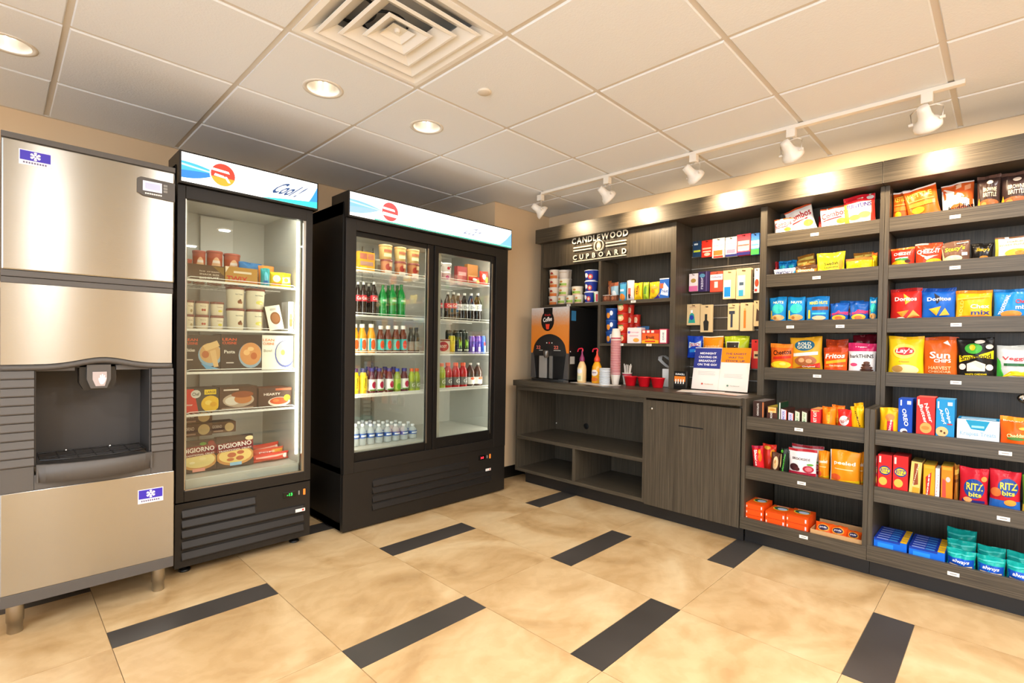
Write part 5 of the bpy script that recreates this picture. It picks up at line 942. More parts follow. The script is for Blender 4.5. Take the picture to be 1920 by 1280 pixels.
    o.location = loc; o.rotation_euler = rot
    return o
A['batt'] = ('box', '#141210', [('t', .5, .84, .8, .1, '#f4f0ea', 'DURACELL'), ('r', .02, .42, .98, .72, '#e8802c'), ('r', .1, .3, .2, .55, '#efe6dc'), ('r', .32, .3, .42, .55, '#efe6dc'), ('r', .55, .3, .65, .55, '#efe6dc'), ('r', .78, .3, .88, .55, '#efe6dc'), ('r', .1, .2, .88, .3, '#2c2a26')], {})
A['board'] = ('box', '#f0e4da', [('r', 0, .5, .5, .985, '#333a86'), ('t', .25, .86, .3, .05, '#f4f2f4', 'MIDNIGHT'), ('t', .25, .77, .34, .05, '#f4f2f4', 'CRAVING OR'), ('t', .25, .68, .32, .05, '#f4f2f4', 'BREAKFAST'), ('t', .25, .59, .36, .05, '#f4f2f4', 'ON THE GO?'),
 ('r', .5, .66, 1, 1, '#f08a14'), ('t', .75, .86, .36, .045, '#4a3a5a', 'THE EASIEST'), ('t', .75, .775, .26, .045, '#4a3a5a', 'WAY TO'), ('t', .75, .695, .34, .045, '#4a3a5a', 'STOCK UP.'),
 ('r', .1, .42, .42, .425, '#b8aeb4'), ('r', .1, .385, .4, .39, '#b8aeb4'), ('r', .1, .35, .42, .355, '#b8aeb4'), ('r', .58, .38, .9, .385, '#b8aeb4'), ('r', .58, .345, .88, .35, '#b8aeb4'), ('r', .58, .31, .9, .315, '#b8aeb4'), ('e', .2, .13, .018, .022, '#c85a4a'), ('t', .32, .13, .16, .022, '#c8987a', 'Candlewood'), ('e', .66, .12, .018, .022, '#6a8a7a'), ('t', .78, .12, .16, .022, '#a8a49a', 'Candlewood'), ('r', .498, 0, .502, 1, '#cfc0b8')], {})
ROWS = [
('combos', 'R', 3.435, 1.017, 1.845, 0.1082, 0.1411, 0.05, 0, 0, 'white and red pretzel snack bag leftmost on the top tray, left tower', 'snack bag', ''),
('combos', 'R', 3.5, 0.911, 1.845, 0.1545, 0.2005, 0.05, -14, 0, 'white and red pretzel bag tipped up, second on the top tray, left tower', 'snack bag', ''),
('combos', 'R', 3.455, 0.743, 1.845, 0.1419, 0.168, 0.05, -3, 0, 'white and red pretzel bag between the tipped bag and the red-topped corn ring bag', 'snack bag', ''),
('redbag', 'R', 3.565, 0.84, 1.845, 0.0328, 0.1545, 0.05, 0, 0, 'small dark red bag squeezed behind the white pretzel bags on the top tray', 'snack bag', ''),
('funyuns', 'R', 3.435, 0.614, 1.845, 0.1506, 0.205, 0.05, -3, 0, 'white and yellow corn ring bag with red top rightmost on the top tray, left tower', 'snack bag', ''),
('werther', 'R', 3.435, 1.004, 1.58, 0.1255, 0.093, 0.04, 0, 0, 'white and blue candy bag lying low leftmost on the second tray, left tower', 'candy bag', ''),
('bluepouch', 'R', 3.515, 1.036, 1.58, 0.0573, 0.1541, 0.05, 0, 0, 'bright blue candy pouch stacked behind the white candy bag, left one', 'candy bag', ''),
('bluepouch', 'R', 3.52, 0.988, 1.58, 0.0561, 0.1554, 0.05, 0, 0, 'bright blue candy pouch stacked behind the white candy bag, right one', 'candy bag', ''),
('redbag', 'R', 3.535, 1.0809, 1.58, 0.0212, 0.1579, 0.05, 0, 0, 'small red candy bag tucked in the corner behind the white candy bag', 'candy bag', ''),
('almond', 'R', 3.435, 0.882, 1.58, 0.1171, 0.1016, 0.03, 0, 0, 'brown and orange candy bag beside the bright yellow bag, front of its pile', 'candy bag', ''),
('goldbag', 'R', 3.495, 0.893, 1.58, 0.1038, 0.142, 0.05, -4, 0, 'golden brown candy bag in the middle of the pile beside the yellow bag', 'candy bag', ''),
('goldbag', 'R', 3.555, 0.901, 1.58, 0.095, 0.183, 0.05, -6, 0, 'golden brown candy bag, rearmost and tallest of the pile beside the yellow bag', 'candy bag', ''),
('swedish', 'R', 3.435, 0.757, 1.58, 0.1446, 0.165, 0.05, 0, 0, 'bright yellow gummy candy bag with black script on the second tray, left tower', 'candy bag', ''),
('peanutbag', 'R', 3.435, 0.615, 1.58, 0.1293, 0.1164, 0.04, 0, 0, 'yellow and orange candy bag lying right of the bright yellow gummy bag', 'candy bag', ''),
('goldbag', 'R', 3.505, 0.608, 1.58, 0.0969, 0.1584, 0.05, 0, 0, 'brown orange bag standing behind the yellow and orange candy bag', 'candy bag', ''),
('peanutbag', 'R', 3.455, 0.546, 1.58, 0.0268, 0.1422, 0.05, 0, 0, 'narrow yellow bag at the right post on the second tray, left tower', 'candy bag', ''),
('nuts1', 'R', 3.435, 1.038, 1.293, 0.098, 0.2045, 0.05, 0, 0, 'blue and teal peanut bag leftmost on the third tray, left tower', 'nut bag', ''),
('nuts1', 'R', 3.435, 0.935, 1.293, 0.1001, 0.2002, 0.05, 0, 0, 'blue and teal peanut bag, second from left on the third tray, left tower', 'nut bag', ''),
('nuts2', 'R', 3.435, 0.819, 1.293, 0.1224, 0.1957, 0.05, 0, 0, 'blue and brown nut bag beside the teal peanut bags', 'nut bag', ''),
('bluenut', 'R', 3.51, 0.972, 1.293, 0.1063, 0.2, 0.05, 8, 0, 'crumpled blue nut bag lying on top behind the teal peanut bags', 'nut bag', ''),
('bluenut', 'R', 3.575, 0.879, 1.293, 0.1128, 0.2, 0.05, -6, 0, 'crumpled blue nut bag lying on top behind the brown-banded nut bag', 'nut bag', ''),
('nuts3', 'R', 3.445, 0.709, 1.293, 0.0943, 0.1529, 0.05, 0, 0, 'dark blue snack mix bag with pink band, left of two', 'nut bag', ''),
('nuts3', 'R', 3.445, 0.612, 1.293, 0.0945, 0.1582, 0.05, 0, 0, 'dark blue snack mix bag with pink band, right of two', 'nut bag', ''),
('bluenut', 'R', 3.515, 0.662, 1.293, 0.1212, 0.1692, 0.05, 0, 0, 'plain blue bag standing behind the two pink-banded bags', 'nut bag', ''),
('nuts1', 'R', 3.435, 0.544, 1.293, 0.0375, 0.1768, 0.05, 0, 0, 'teal peanut bag half hidden by the right post on the third tray, left tower', 'nut bag', ''),
('cheetos', 'R', 3.435, 1.011, 0.9988, 0.1302, 0.2062, 0.05, 0, 0, 'orange cheese puff bag leftmost on the fourth tray, left tower', 'snack bag', ''),
('roldgold', 'R', 3.455, 0.874, 0.9988, 0.1752, 0.2455, 0.05, -2, 0, 'large yellow pretzel bag with blue oval on the fourth tray, left tower', 'snack bag', ''),
('fritos', 'R', 3.435, 0.72, 0.9988, 0.1216, 0.1864, 0.05, 0, 0, 'orange and red corn chip bag, front one beside the bark chocolate pouch', 'snack bag', ''),
('fritos', 'R', 3.515, 0.731, 0.9988, 0.1152, 0.2354, 0.05, 0, 0, 'orange and red corn chip bag standing behind its twin', 'snack bag', ''),
('bark', 'R', 3.435, 0.591, 0.9988, 0.1332, 0.2126, 0.05, 0, 0, 'white chocolate bark pouch with magenta top rightmost on the fourth tray, left tower', 'snack pouch', ''),
('maroon', 'R', 3.515, 0.594, 0.9988, 0.1126, 0.2634, 0.05, 0, 0, 'dark maroon pouch standing behind the magenta-topped bark pouch', 'snack pouch', ''),
('hershey', 'R', 3.155, 1.041, 0.7138, 0.0613, 0.1481, 0.2, 0, 0, 'upright stack of chocolate bars with silver letters leftmost on the fifth tray, left tower', 'candy bar pack', ''),
('hersheyalm', 'R', 3.155, 0.966, 0.7138, 0.0566, 0.1214, 0.16, 0, 0, 'chocolate bars with almond picture beside the silver-lettered stack', 'candy bar pack', ''),
('greenedge', 'R', 3.155, 0.93, 0.7138, 0.0142, 0.1497, 0.15, 0, 0, 'thin dark green edged candy bar on end left of the purple-lettered bars', 'candy bar', ''),
('snickers', 'R', 3.155, 0.905, 0.7138, 0.034, 0.1164, 0.15, 0, 0, 'brown candy bar with blue and red lettering, left of two', 'candy bar', ''),
('snickers', 'R', 3.155, 0.868, 0.7138, 0.0304, 0.101, 0.15, 0, 0, 'brown candy bar with blue and red lettering, right of two', 'candy bar', ''),
('milky', 'R', 3.155, 0.834, 0.7138, 0.0299, 0.1153, 0.15, 0, 0, 'brown candy bar with pale green lettering, left of two', 'candy bar', ''),
('milky', 'R', 3.155, 0.799, 0.7138, 0.0318, 0.1162, 0.15, 0, 0, 'brown candy bar with pale green lettering, right of two', 'candy bar', ''),
('kitkat', 'R', 3.155, 0.746, 0.7138, 0.0462, 0.1295, 0.15, 0, 0, 'red wafer candy bar pack between the brown bars and orange pouches', 'candy bar pack', ''),
('reeses', 'R', 3.155, 0.686, 0.7138, 0.0649, 0.1485, 0.045, 0, 0, 'orange candy pouch, front one beside the red pouch', 'candy pouch', ''),
('reeses', 'R', 3.235, 0.659, 0.7138, 0.0606, 0.153, 0.045, 0, 0, 'orange candy pouch standing behind the red pouch', 'candy pouch', ''),
('redpouch', 'R', 3.155, 0.61, 0.7138, 0.0689, 0.1406, 0.045, 0, 0, 'red candy pouch with round white lettering on the fifth tray, left tower', 'candy pouch', ''),
('mms', 'R', 3.155, 0.551, 0.7138, 0.0584, 0.1616, 0.045, -3, 0, 'yellow peanut candy pouch with brown letters rightmost on the fifth tray, left tower', 'candy pouch', ''),
('mms', 'R', 3.235, 0.552, 0.7138, 0.0404, 0.1733, 0.045, -5, 0, 'yellow candy pouch leaning behind the brown-lettered yellow pouch', 'candy pouch', ''),
('skittles', 'R', 3.155, 1.038, 0.4188, 0.0638, 0.1746, 0.05, -4, 0, 'red fruit candy pouch with sideways white letters leftmost on the sixth tray, left tower', 'candy pouch', ''),
('skittles2', 'R', 3.235, 1.008, 0.4188, 0.0781, 0.1811, 0.05, 0, 0, 'red and orange candy pouch standing behind the sideways-lettered red pouch', 'candy pouch', ''),
('nutpouch', 'R', 3.165, 0.957, 0.4188, 0.0492, 0.1492, 0.05, 3, 0, 'clear-fronted nut pouch between the red candy and the black pistachio pouch', 'snack pouch', ''),
('pistachio', 'R', 3.155, 0.907, 0.4188, 0.0463, 0.1826, 0.05, 3, 0, 'black pistachio pouch with green sideways letters', 'snack pouch', ''),
('brookside', 'R', 3.155, 0.809, 0.4188, 0.1426, 0.1949, 0.05, 0, 0, 'white pouch with maroon top and pomegranate picture', 'snack pouch', ''),
('brookside', 'R', 3.235, 0.805, 0.4188, 0.1629, 0.2055, 0.05, 0, 0, 'maroon-topped pouch standing behind the white pomegranate pouch', 'snack pouch', ''),
('peeled', 'R', 3.185, 0.712, 0.4188, 0.0546, 0.1945, 0.05, 0, 0, 'orange dried fruit pouch, left of three on the sixth tray, left tower', 'snack pouch', ''),
('peeled', 'R', 3.155, 0.606, 0.4188, 0.137, 0.2154, 0.05, 0, 0, 'orange dried fruit pouch, wide middle one of three', 'snack pouch', ''),
('peeled', 'R', 3.2, 0.539, 0.4188, 0.0219, 0.2116, 0.05, 0, 0, 'orange dried fruit pouch, rightmost of three, half hidden by the post', 'snack pouch', ''),
('kettle', 'R', 3.465, 0.434, 1.838, 0.0749, 0.2059, 0.05, 0, 0, 'orange potato chip bag leftmost on the top tray, right tower', 'snack bag', ''),
('kettle', 'R', 3.43, 0.323, 1.838, 0.138, 0.1961, 0.05, -10, 0, 'orange potato chip bag tipped up on the top tray, right tower', 'snack bag', ''),
('buddies', 'R', 3.485, 0.195, 1.838, 0.1282, 0.2046, 0.05, -3, 0, 'orange and white cereal snack bag with black script on the top tray, right tower', 'snack bag', ''),
('brownie', 'R', 3.435, 0.085, 1.838, 0.0854, 0.2091, 0.05, 0, 0, 'dark brown brownie snack bag, left of two on the top tray, right tower', 'snack bag', ''),
('brownie', 'R', 3.455, -0.009, 1.838, 0.1072, 0.211, 0.05, 0, 0, 'dark brown brownie snack bag, right of two on the top tray, right tower', 'snack bag', ''),
('cheezit', 'R', 3.435, 0.419, 1.58, 0.105, 0.15, 0.05, 0, 0, 'red cheese cracker bag leftmost on the second tray, right tower', 'snack bag', ''),
('cheezit2', 'R', 3.435, 0.31, 1.58, 0.1114, 0.1613, 0.05, 0, 0, 'red cheese cracker bag with large white letters, second on the second tray, right tower', 'snack bag', ''),
('stacys', 'R', 3.435, 0.197, 1.58, 0.1107, 0.1542, 0.05, -3, 0, 'brown and white chip bag with yellow script on the second tray, right tower', 'snack bag', ''),
('stacysb', 'R', 3.445, 0.104, 1.58, 0.0835, 0.1358, 0.05, 0, 0, 'black chip bag with yellow script on the second tray, right tower', 'snack bag', ''),
('sweetpot', 'R', 3.435, -0.013, 1.58, 0.1431, 0.1531, 0.05, 0, 0, 'pale cream sweet potato chip bag rightmost on the second tray, right tower', 'snack bag', ''),
('doritos_r', 'R', 3.435, 0.399, 1.2908, 0.1388, 0.2174, 0.05, 0, 0, 'red triangle chip bag leftmost on the third tray, right tower', 'snack bag', ''),
('doritos_b', 'R', 3.435, 0.265, 1.2908, 0.1393, 0.2115, 0.05, 0, 0, 'blue triangle chip bag between red and yellow bags', 'snack bag', ''),
('chexy', 'R', 3.435, 0.129, 1.2908, 0.1387, 0.1897, 0.05, 0, 0, 'yellow orange snack mix bag with blue lettering beneath white', 'snack bag', ''),
('chexb', 'R', 3.435, -0.006, 1.2908, 0.1276, 0.188, 0.05, 0, 0, 'blue snack mix bag with sideways white letters rightmost on the third tray, right tower', 'snack bag', ''),
('lays', 'R', 3.435, 0.3939, 1.0, 0.1551, 0.2505, 0.05, 0, 0, 'yellow potato chip bag with red oval on the fourth tray, right tower', 'snack bag', ''),
('sunchips', 'R', 3.445, 0.253, 1.0, 0.1427, 0.2467, 0.05, 0, 0, 'burnt orange multigrain chip bag beside the yellow potato chip bag', 'snack bag', ''),
('smartfood', 'R', 3.435, 0.111, 1.0, 0.1394, 0.2396, 0.05, -2, 0, 'black popcorn bag with yellow banner on the fourth tray, right tower', 'snack bag', ''),
('veggie', 'R', 3.435, -0.022, 1.0, 0.1257, 0.2063, 0.05, 0, 0, 'silver and green veggie straw bag rightmost on the fourth tray, right tower', 'snack bag', ''),
('nbites', 'R', 3.155, 0.421, 0.7138, 0.0811, 0.1683, 0.05, 0, 0, 'small yellow cookie pack leftmost on the fifth tray, right tower', 'cookie pack', ''),
('oreo', 'R', 3.155, 0.356, 0.7138, 0.0546, 0.2212, 0.1, 0, 0, 'tall blue sandwich cookie carton', 'cookie carton', ''),
('oreo', 'R', 3.275, 0.35, 0.7138, 0.0427, 0.2165, 0.05, 0, 0, 'blue cookie carton standing behind the front blue carton', 'cookie carton', ''),
('nutter', 'R', 3.155, 0.278, 0.7138, 0.0694, 0.2344, 0.12, 0, 0, 'tall red peanut butter cookie carton', 'cookie carton', ''),
('ahoy', 'R', 3.155, 0.206, 0.7138, 0.0665, 0.2305, 0.12, 0, 0, 'tall light blue chocolate chip cookie carton', 'cookie carton', ''),
('rice', 'R', 3.155, 0.092, 0.7138, 0.1422, 0.1457, 0.14, 0, 0, 'white and light blue open carton of cereal treat bars', 'bar carton', ''),
('cheddar', 'R', 3.155, -0.032, 0.7138, 0.1035, 0.1716, 0.05, 0, 0, 'orange baked cracker bag rightmost on the fifth tray, right tower', 'snack bag', ''),
('ritzbox', 'R', 3.175, 0.4688, 0.4238, 0.0055, 0.2073, 0.1, 0, 0, 'red cracker carton against the left post on the sixth tray, right tower', 'cracker carton', ''),
('ritzbox', 'R', 3.155, 0.432, 0.4238, 0.0567, 0.221, 0.1, 0, 0, 'red cracker carton with blue disc, left of the two in full view', 'cracker carton', ''),
('ritzbox', 'R', 3.155, 0.369, 0.4238, 0.0596, 0.2245, 0.12, 0, 0, 'red cracker carton with blue disc, right of the two in full view', 'cracker carton', ''),
('barbrown', 'R', 3.155, 0.317, 0.4238, 0.0405, 0.2061, 0.14, 3, 0, 'brown and cream snack bar pack standing beside the red cracker cartons', 'snack bar pack', ''),
('baryellow', 'R', 3.155, 0.259, 0.4238, 0.0423, 0.1994, 0.14, 0, 0, 'yellow and red cracker pack, left of two beside the nut bar pack', 'snack bar pack', ''),
('barred', 'R', 3.155, 0.228, 0.4238, 0.015, 0.1886, 0.1, 0, 0, 'narrow white and red snack pack between two yellow cracker packs', 'snack bar pack', ''),
('baryellow2', 'R', 3.155, 0.194, 0.4238, 0.0407, 0.2045, 0.14, 0, 0, 'orange and red cracker pack left of the small red bags', 'snack bar pack', ''),
('goldbag', 'R', 3.175, 0.162, 0.4238, 0.0169, 0.2136, 0.05, 0, 0, 'thin orange brown pack edge beside the small red cracker bags', 'snack bar pack', ''),
('ritzbits', 'R', 3.155, 0.101, 0.4238, 0.0998, 0.2117, 0.05, 0, 0, 'small red cracker bag with blue disc, left of two', 'snack bag', ''),
('ritzbits2', 'R', 3.155, -0.002, 0.4238, 0.1023, 0.2183, 0.05, 0, 0, 'small red and blue cracker bag with blue disc, right of two', 'snack bag', ''),
('greenbag', 'R', 3.155, -0.107, 0.4238, 0.1018, 0.2111, 0.05, 0, 0, 'green and yellow snack bag rightmost on the sixth tray, right tower', 'snack bag', ''),
('cup_o', 'R', 3.435, 2.889, 1.5306, 0.1031, 0.078, 0.05, 0, 0, 'orange banded soup cup at the bottom of the left stack under the sign', 'soup cup', ''),
('cup_o', 'R', 3.435, 2.888, 1.6086, 0.1039, 0.078, 0.05, 0, 0, 'orange banded soup cup, second from the bottom of the left stack', 'soup cup', ''),
('cup_o', 'R', 3.435, 2.886, 1.6866, 0.1029, 0.078, 0.05, 0, 0, 'orange banded soup cup, third from the bottom of the left stack', 'soup cup', ''),
('cup_o', 'R', 3.435, 2.885, 1.7646, 0.1029, 0.078, 0.05, 0, 0, 'orange banded soup cup at the top of the left stack', 'soup cup', ''),
('cup_g', 'R', 3.435, 2.791, 1.5306, 0.0867, 0.075, 0.05, 0, 0, 'green banded soup cup at the bottom of the second stack', 'soup cup', ''),
('cup_g', 'R', 3.435, 2.78, 1.6056, 0.0986, 0.075, 0.05, 0, 0, 'green banded soup cup, second from the bottom of the second stack', 'soup cup', ''),
('cup_g', 'R', 3.435, 2.776, 1.6806, 0.0994, 0.075, 0.05, 0, 0, 'green banded soup cup, third from the bottom of the second stack', 'soup cup', ''),
('cup_w', 'R', 3.435, 2.778, 1.7556, 0.0994, 0.075, 0.05, 0, 0, 'plain white soup cup at the top of the second stack', 'soup cup', ''),
('cup_g', 'R', 3.435, 2.701, 1.5306, 0.0859, 0.075, 0.05, 0, 0, 'green banded soup cup standing alone in the front row', 'soup cup', ''),
('cup_g', 'R', 3.435, 2.608, 1.5306, 0.0883, 0.075, 0.05, 0, 0, 'green banded soup cup beneath another beside the blue cups', 'soup cup', ''),
('cup_g', 'R', 3.455, 2.647, 1.6056, 0.1056, 0.075, 0.05, 0, 0, 'green banded soup cup on top beside the blue cups', 'soup cup', ''),
('cup_b', 'R', 3.435, 2.501, 1.5306, 0.1029, 0.092, 0.05, 0, 0, 'blue macaroni cup at the bottom of the stack of three', 'macaroni cup', ''),
('cup_b', 'R', 3.445, 2.501, 1.6226, 0.115, 0.092, 0.05, 0, 0, 'blue macaroni cup in the middle of the stack of three', 'macaroni cup', ''),
('cup_b', 'R', 3.445, 2.5, 1.7146, 0.1319, 0.092, 0.05, 0, 0, 'blue macaroni cup at the top of the stack of three', 'macaroni cup', ''),
('cup_gw', 'R', 3.435, 2.414, 1.5306, 0.0625, 0.09, 0.05, 0, 0, 'white and green soup cup left of the shelf divider', 'soup cup', ''),
('cup_w', 'R', 3.57, 2.818, 1.772, 0.0582, 0.08, 0.05, 0, 0, 'tall stack of pale soup cups at the back of the shelf, topmost', 'soup cup', ''),
('cup_w', 'R', 3.57, 2.818, 1.692, 0.0582, 0.08, 0.05, 0, 0, 'pale soup cup at the back of the shelf, third from the bottom', 'soup cup', ''),
('cup_w', 'R', 3.57, 2.818, 1.612, 0.0582, 0.08, 0.05, 0, 0, 'pale soup cup at the back of the shelf, second from the bottom', 'soup cup', ''),
('cup_w', 'R', 3.57, 2.818, 1.532, 0.0582, 0.08, 0.05, 0, 0, 'pale soup cup at the back of the shelf, bottom one', 'soup cup', ''),
('barsO', 'R', 3.43, 2.3004, 1.532, 0.0693, 0.0517, 0.03, 0, 0, 'low brown box of granola bars at the left end right of the divider', 'bar box', ''),
('barsO', 'R', 3.43, 2.233, 1.532, 0.0572, 0.0473, 0.03, 0, 0, 'low brown box of granola bars, right of its twin', 'bar box', ''),
('orangebag', 'R', 3.48, 2.3178, 1.532, 0.0343, 0.1731, 0.04, 0, 0, 'orange and brown snack bag standing behind the low bar boxes', 'snack bag', ''),
('skybag', 'R', 3.48, 2.263, 1.532, 0.0743, 0.1548, 0.04, -3, 0, 'pale blue and orange snack bag behind the low bar boxes', 'snack bag', ''),
('bluepeanut', 'R', 3.43, 2.16, 1.532, 0.0608, 0.142, 0.04, 0, 0, 'light blue snack bag with orange nuts on the shelf below the sign', 'snack bag', ''),
('whitebar', 'R', 3.43, 2.092, 1.532, 0.0628, 0.1539, 0.04, 0, 0, 'narrow white snack bag between the blue and yellow bags', 'snack bag', ''),
('yellowbar', 'R', 3.43, 2.024, 1.532, 0.0715, 0.1304, 0.04, 0, 0, 'yellow trail bar bag beside the lime green one', 'snack bag', ''),
('limebar', 'R', 3.43, 1.959, 1.532, 0.0479, 0.1296, 0.04, 0, 0, 'lime green snack bag beside the yellow trail bar bag', 'snack bag', ''),
('yelpurp', 'R', 3.43, 1.885, 1.532, 0.0873, 0.1257, 0.04, 0, 0, 'yellow snack bag with purple corner', 'snack bag', ''),
('bluemilk', 'R', 3.43, 1.801, 1.532, 0.0739, 0.1446, 0.06, 0, 0, 'tall blue and white carton at the right end of the shelf below the sign', 'snack carton', ''),
('cup_b2', 'R', 3.43, 2.276, 1.199, 0.1029, 0.093, 0.05, 0, 0, 'blue macaroni cup at the bottom of the stack right of the coffee maker', 'macaroni cup', ''),
('cup_b2', 'R', 3.43, 2.277, 1.292, 0.1029, 0.093, 0.05, 0, 0, 'blue macaroni cup in the middle of the stack right of the coffee maker', 'macaroni cup', ''),
('cup_b2', 'R', 3.43, 2.279, 1.385, 0.103, 0.093, 0.05, 0, 0, 'blue macaroni cup at the top of the stack right of the coffee maker', 'macaroni cup', ''),
('cup_r', 'R', 3.43, 2.169, 1.199, 0.092, 0.08, 0.05, 0, 0, 'red pasta cup at the bottom of the tall front stack', 'pasta cup', ''),
('cup_r', 'R', 3.43, 2.17, 1.279, 0.092, 0.08, 0.05, 0, 0, 'red pasta cup second from the bottom of the tall front stack', 'pasta cup', ''),
('cup_r', 'R', 3.43, 2.173, 1.359, 0.0953, 0.08, 0.05, 0, 0, 'red pasta cup third from the bottom of the tall front stack', 'pasta cup', ''),
('cup_r', 'R', 3.43, 2.176, 1.439, 0.0977, 0.08, 0.05, 0, 0, 'red pasta cup at the top of the tall front stack', 'pasta cup', ''),
('cup_r2', 'R', 3.52, 2.146, 1.349, 0.0593, 0.075, 0.05, 0, 0, 'red pasta cup in the second stack behind the white cartons, lower', 'pasta cup', ''),
('cup_r2', 'R', 3.52, 2.148, 1.424, 0.0594, 0.085, 0.05, 0, 0, 'red pasta cup in the second stack behind the white cartons, upper', 'pasta cup', ''),
('cup_r2', 'R', 3.52, 2.146, 1.274, 0.0593, 0.075, 0.05, 0, 0, 'red pasta cup in the second stack hidden low behind the white cartons', 'pasta cup', ''),
('cup_r2', 'R', 3.52, 2.146, 1.199, 0.0593, 0.075, 0.05, 0, 0, 'red pasta cup at the very bottom of the second stack', 'pasta cup', ''),
('cup_r2', 'R', 3.55, 2.107, 1.349, 0.0579, 0.08, 0.05, 0, 0, 'red pasta cup on top of the short rear stack behind the white carton', 'pasta cup', ''),
('cup_r2', 'R', 3.55, 2.107, 1.274, 0.0579, 0.075, 0.05, 0, 0, 'red pasta cup in the middle of the short rear stack', 'pasta cup', ''),
('cup_r2', 'R', 3.55, 2.107, 1.199, 0.0579, 0.075, 0.05, 0, 0, 'red pasta cup at the bottom of the short rear stack', 'pasta cup', ''),
('whitebox', 'R', 3.43, 2.043, 1.199, 0.119, 0.12, 0.06, 0, 0, 'white soup carton with pink print on the shelf right of the coffee maker', 'food carton', ''),
('bluebag', 'R', 3.52, 2.031, 1.199, 0.1064, 0.1332, 0.04, 0, 0, 'blue bag lying behind the white soup carton', 'snack bag', ''),
('jello', 'R', 3.43, 1.907, 1.199, 0.1406, 0.1018, 0.07, 0, 0, 'orange and red carton of fruit cups beside the white soup carton', 'food carton', ''),
('pinkbox', 'R', 3.43, 1.802, 1.199, 0.061, 0.1071, 0.06, 0, 0, 'white carton with pink border near the right post', 'food carton', ''),
('card_n', 'R', 3.583, 1.629, 1.8337, 0.0626, 0.115, 0.02, 0, 0, 'navy hanging card with green lettering leftmost on the top peg row', 'hanging pack', ''),
('card_r', 'R', 3.583, 1.557, 1.825, 0.0749, 0.12, 0.03, 0, 0, 'red hanging pack, second from left on the top peg row', 'hanging pack', ''),
('card_wo', 'R', 3.583, 1.474, 1.8116, 0.0855, 0.137, 0.04, 0, 0, 'white hanging pack with orange square on the top peg row', 'hanging pack', ''),
('card_wn', 'R', 3.583, 1.386, 1.8101, 0.0758, 0.135, 0.04, 0, 0, 'white hanging pack with navy bottom on the top peg row', 'hanging pack', ''),
('card_rp', 'R', 3.583, 1.302, 1.8103, 0.0892, 0.143, 0.05, 0, 0, 'pink and red hanging pack with navy bottom on the top peg row', 'hanging pack', ''),
('card_bg', 'R', 3.583, 1.227, 1.8052, 0.0518, 0.143, 0.04, 0, 0, 'blue, white and green hanging pack rightmost on the top peg row', 'hanging pack', ''),
('card_pk', 'R', 3.583, 1.652, 1.5852, 0.0651, 0.129, 0.03, 0, 0, 'pink and white hanging pack leftmost on the second peg row', 'hanging pack', ''),
('card_pu', 'R', 3.583, 1.574, 1.5793, 0.0816, 0.143, 0.04, 0, 0, 'dark purple hanging pack on the second peg row', 'hanging pack', ''),
('card_ro', 'R', 3.583, 1.483, 1.571, 0.0889, 0.143, 0.03, 0, 0, 'white and red orange hanging pack on the second peg row', 'hanging pack', ''),
('card_tb', 'R', 3.583, 1.392, 1.5155, 0.0857, 0.2, 0.04, 0, 0, 'tan hanging card holding a bright blue bottle', 'hanging pack', ''),
('card_ts', 'R', 3.583, 1.297, 1.5097, 0.0968, 0.21, 0.05, 0, 0, 'tan hanging card holding a silver and blue tube', 'hanging pack', ''),
('card_wr', 'R', 3.583, 1.211, 1.5474, 0.0329, 0.164, 0.02, 0, 0, 'white hanging card with red print rightmost on the second peg row', 'hanging pack', ''),
('card_tg', 'R', 3.583, 1.6474, 1.3379, 0.0973, 0.153, 0.05, 0, 0, 'tan hanging card holding a green and blue bottle on the third peg row', 'hanging pack', ''),
('card_td', 'R', 3.583, 1.549, 1.2848, 0.0878, 0.197, 0.03, 0, 0, 'tan hanging card holding a dark brush on the third peg row', 'hanging pack', ''),
('card_tr', 'R', 3.583, 1.361, 1.2986, 0.0751, 0.184, 0.04, 0, 0, 'tan hanging card holding a dark razor on the third peg row', 'hanging pack', ''),
('card_to', 'R', 3.583, 1.273, 1.2919, 0.0818, 0.192, 0.05, 0, 0, 'tan hanging card holding an orange toothbrush on the third peg row', 'hanging pack', ''),
('card_tk', 'R', 3.583, 1.208, 1.3225, 0.0368, 0.172, 0.02, 0, 0, 'tan hanging card half hidden by the right post on the third peg row', 'hanging pack', ''),
('crunch', 'R', 3.583, 1.6384, 1.0974, 0.1152, 0.161, 0.04, 0, 0, 'blue candy bag hanging at left of the lowest peg row', 'candy bag', ''),
('orangehang', 'R', 3.583, 1.505, 1.0658, 0.1478, 0.19, 0.04, 0, 0, 'orange dried fruit bag hanging behind the display board', 'snack pouch', ''),
('enjoy', 'R', 3.583, 1.344, 1.0667, 0.1681, 0.19, 0.06, 0, 0, 'lime green snack bag with dark label hanging behind the display board', 'snack pouch', ''),
('redhang', 'R', 3.583, 1.21, 1.0375, 0.0515, 0.195, 0.03, 0, 0, 'red and tan hanging pack beside the right post on the lowest peg row', 'hanging pack', ''),
('brownbox', 'B', 3.0, 0.7622, 1.485, 0.1844, 0.081, 0.1, 0, 0, 'brown frozen snack carton at left on the top freezer shelf', 'frozen carton', ''),
('twix', 'B', 3.0, 0.942, 1.485, 0.1652, 0.0873, 0.1, 0, 0, 'golden brown ice cream bar carton with red letters on the top freezer shelf', 'frozen carton', ''),
('dibs', 'B', 3.19, 0.734, 1.485, 0.0382, 0.13, 0.05, 0, 0, 'reddish ice cream tub at far left behind the brown carton', 'ice cream tub', ''),
('dibs', 'B', 3.19, 0.79, 1.485, 0.0661, 0.1842, 0.05, 0, 0, 'reddish ice cream tub, second from left behind the brown carton', 'ice cream tub', ''),
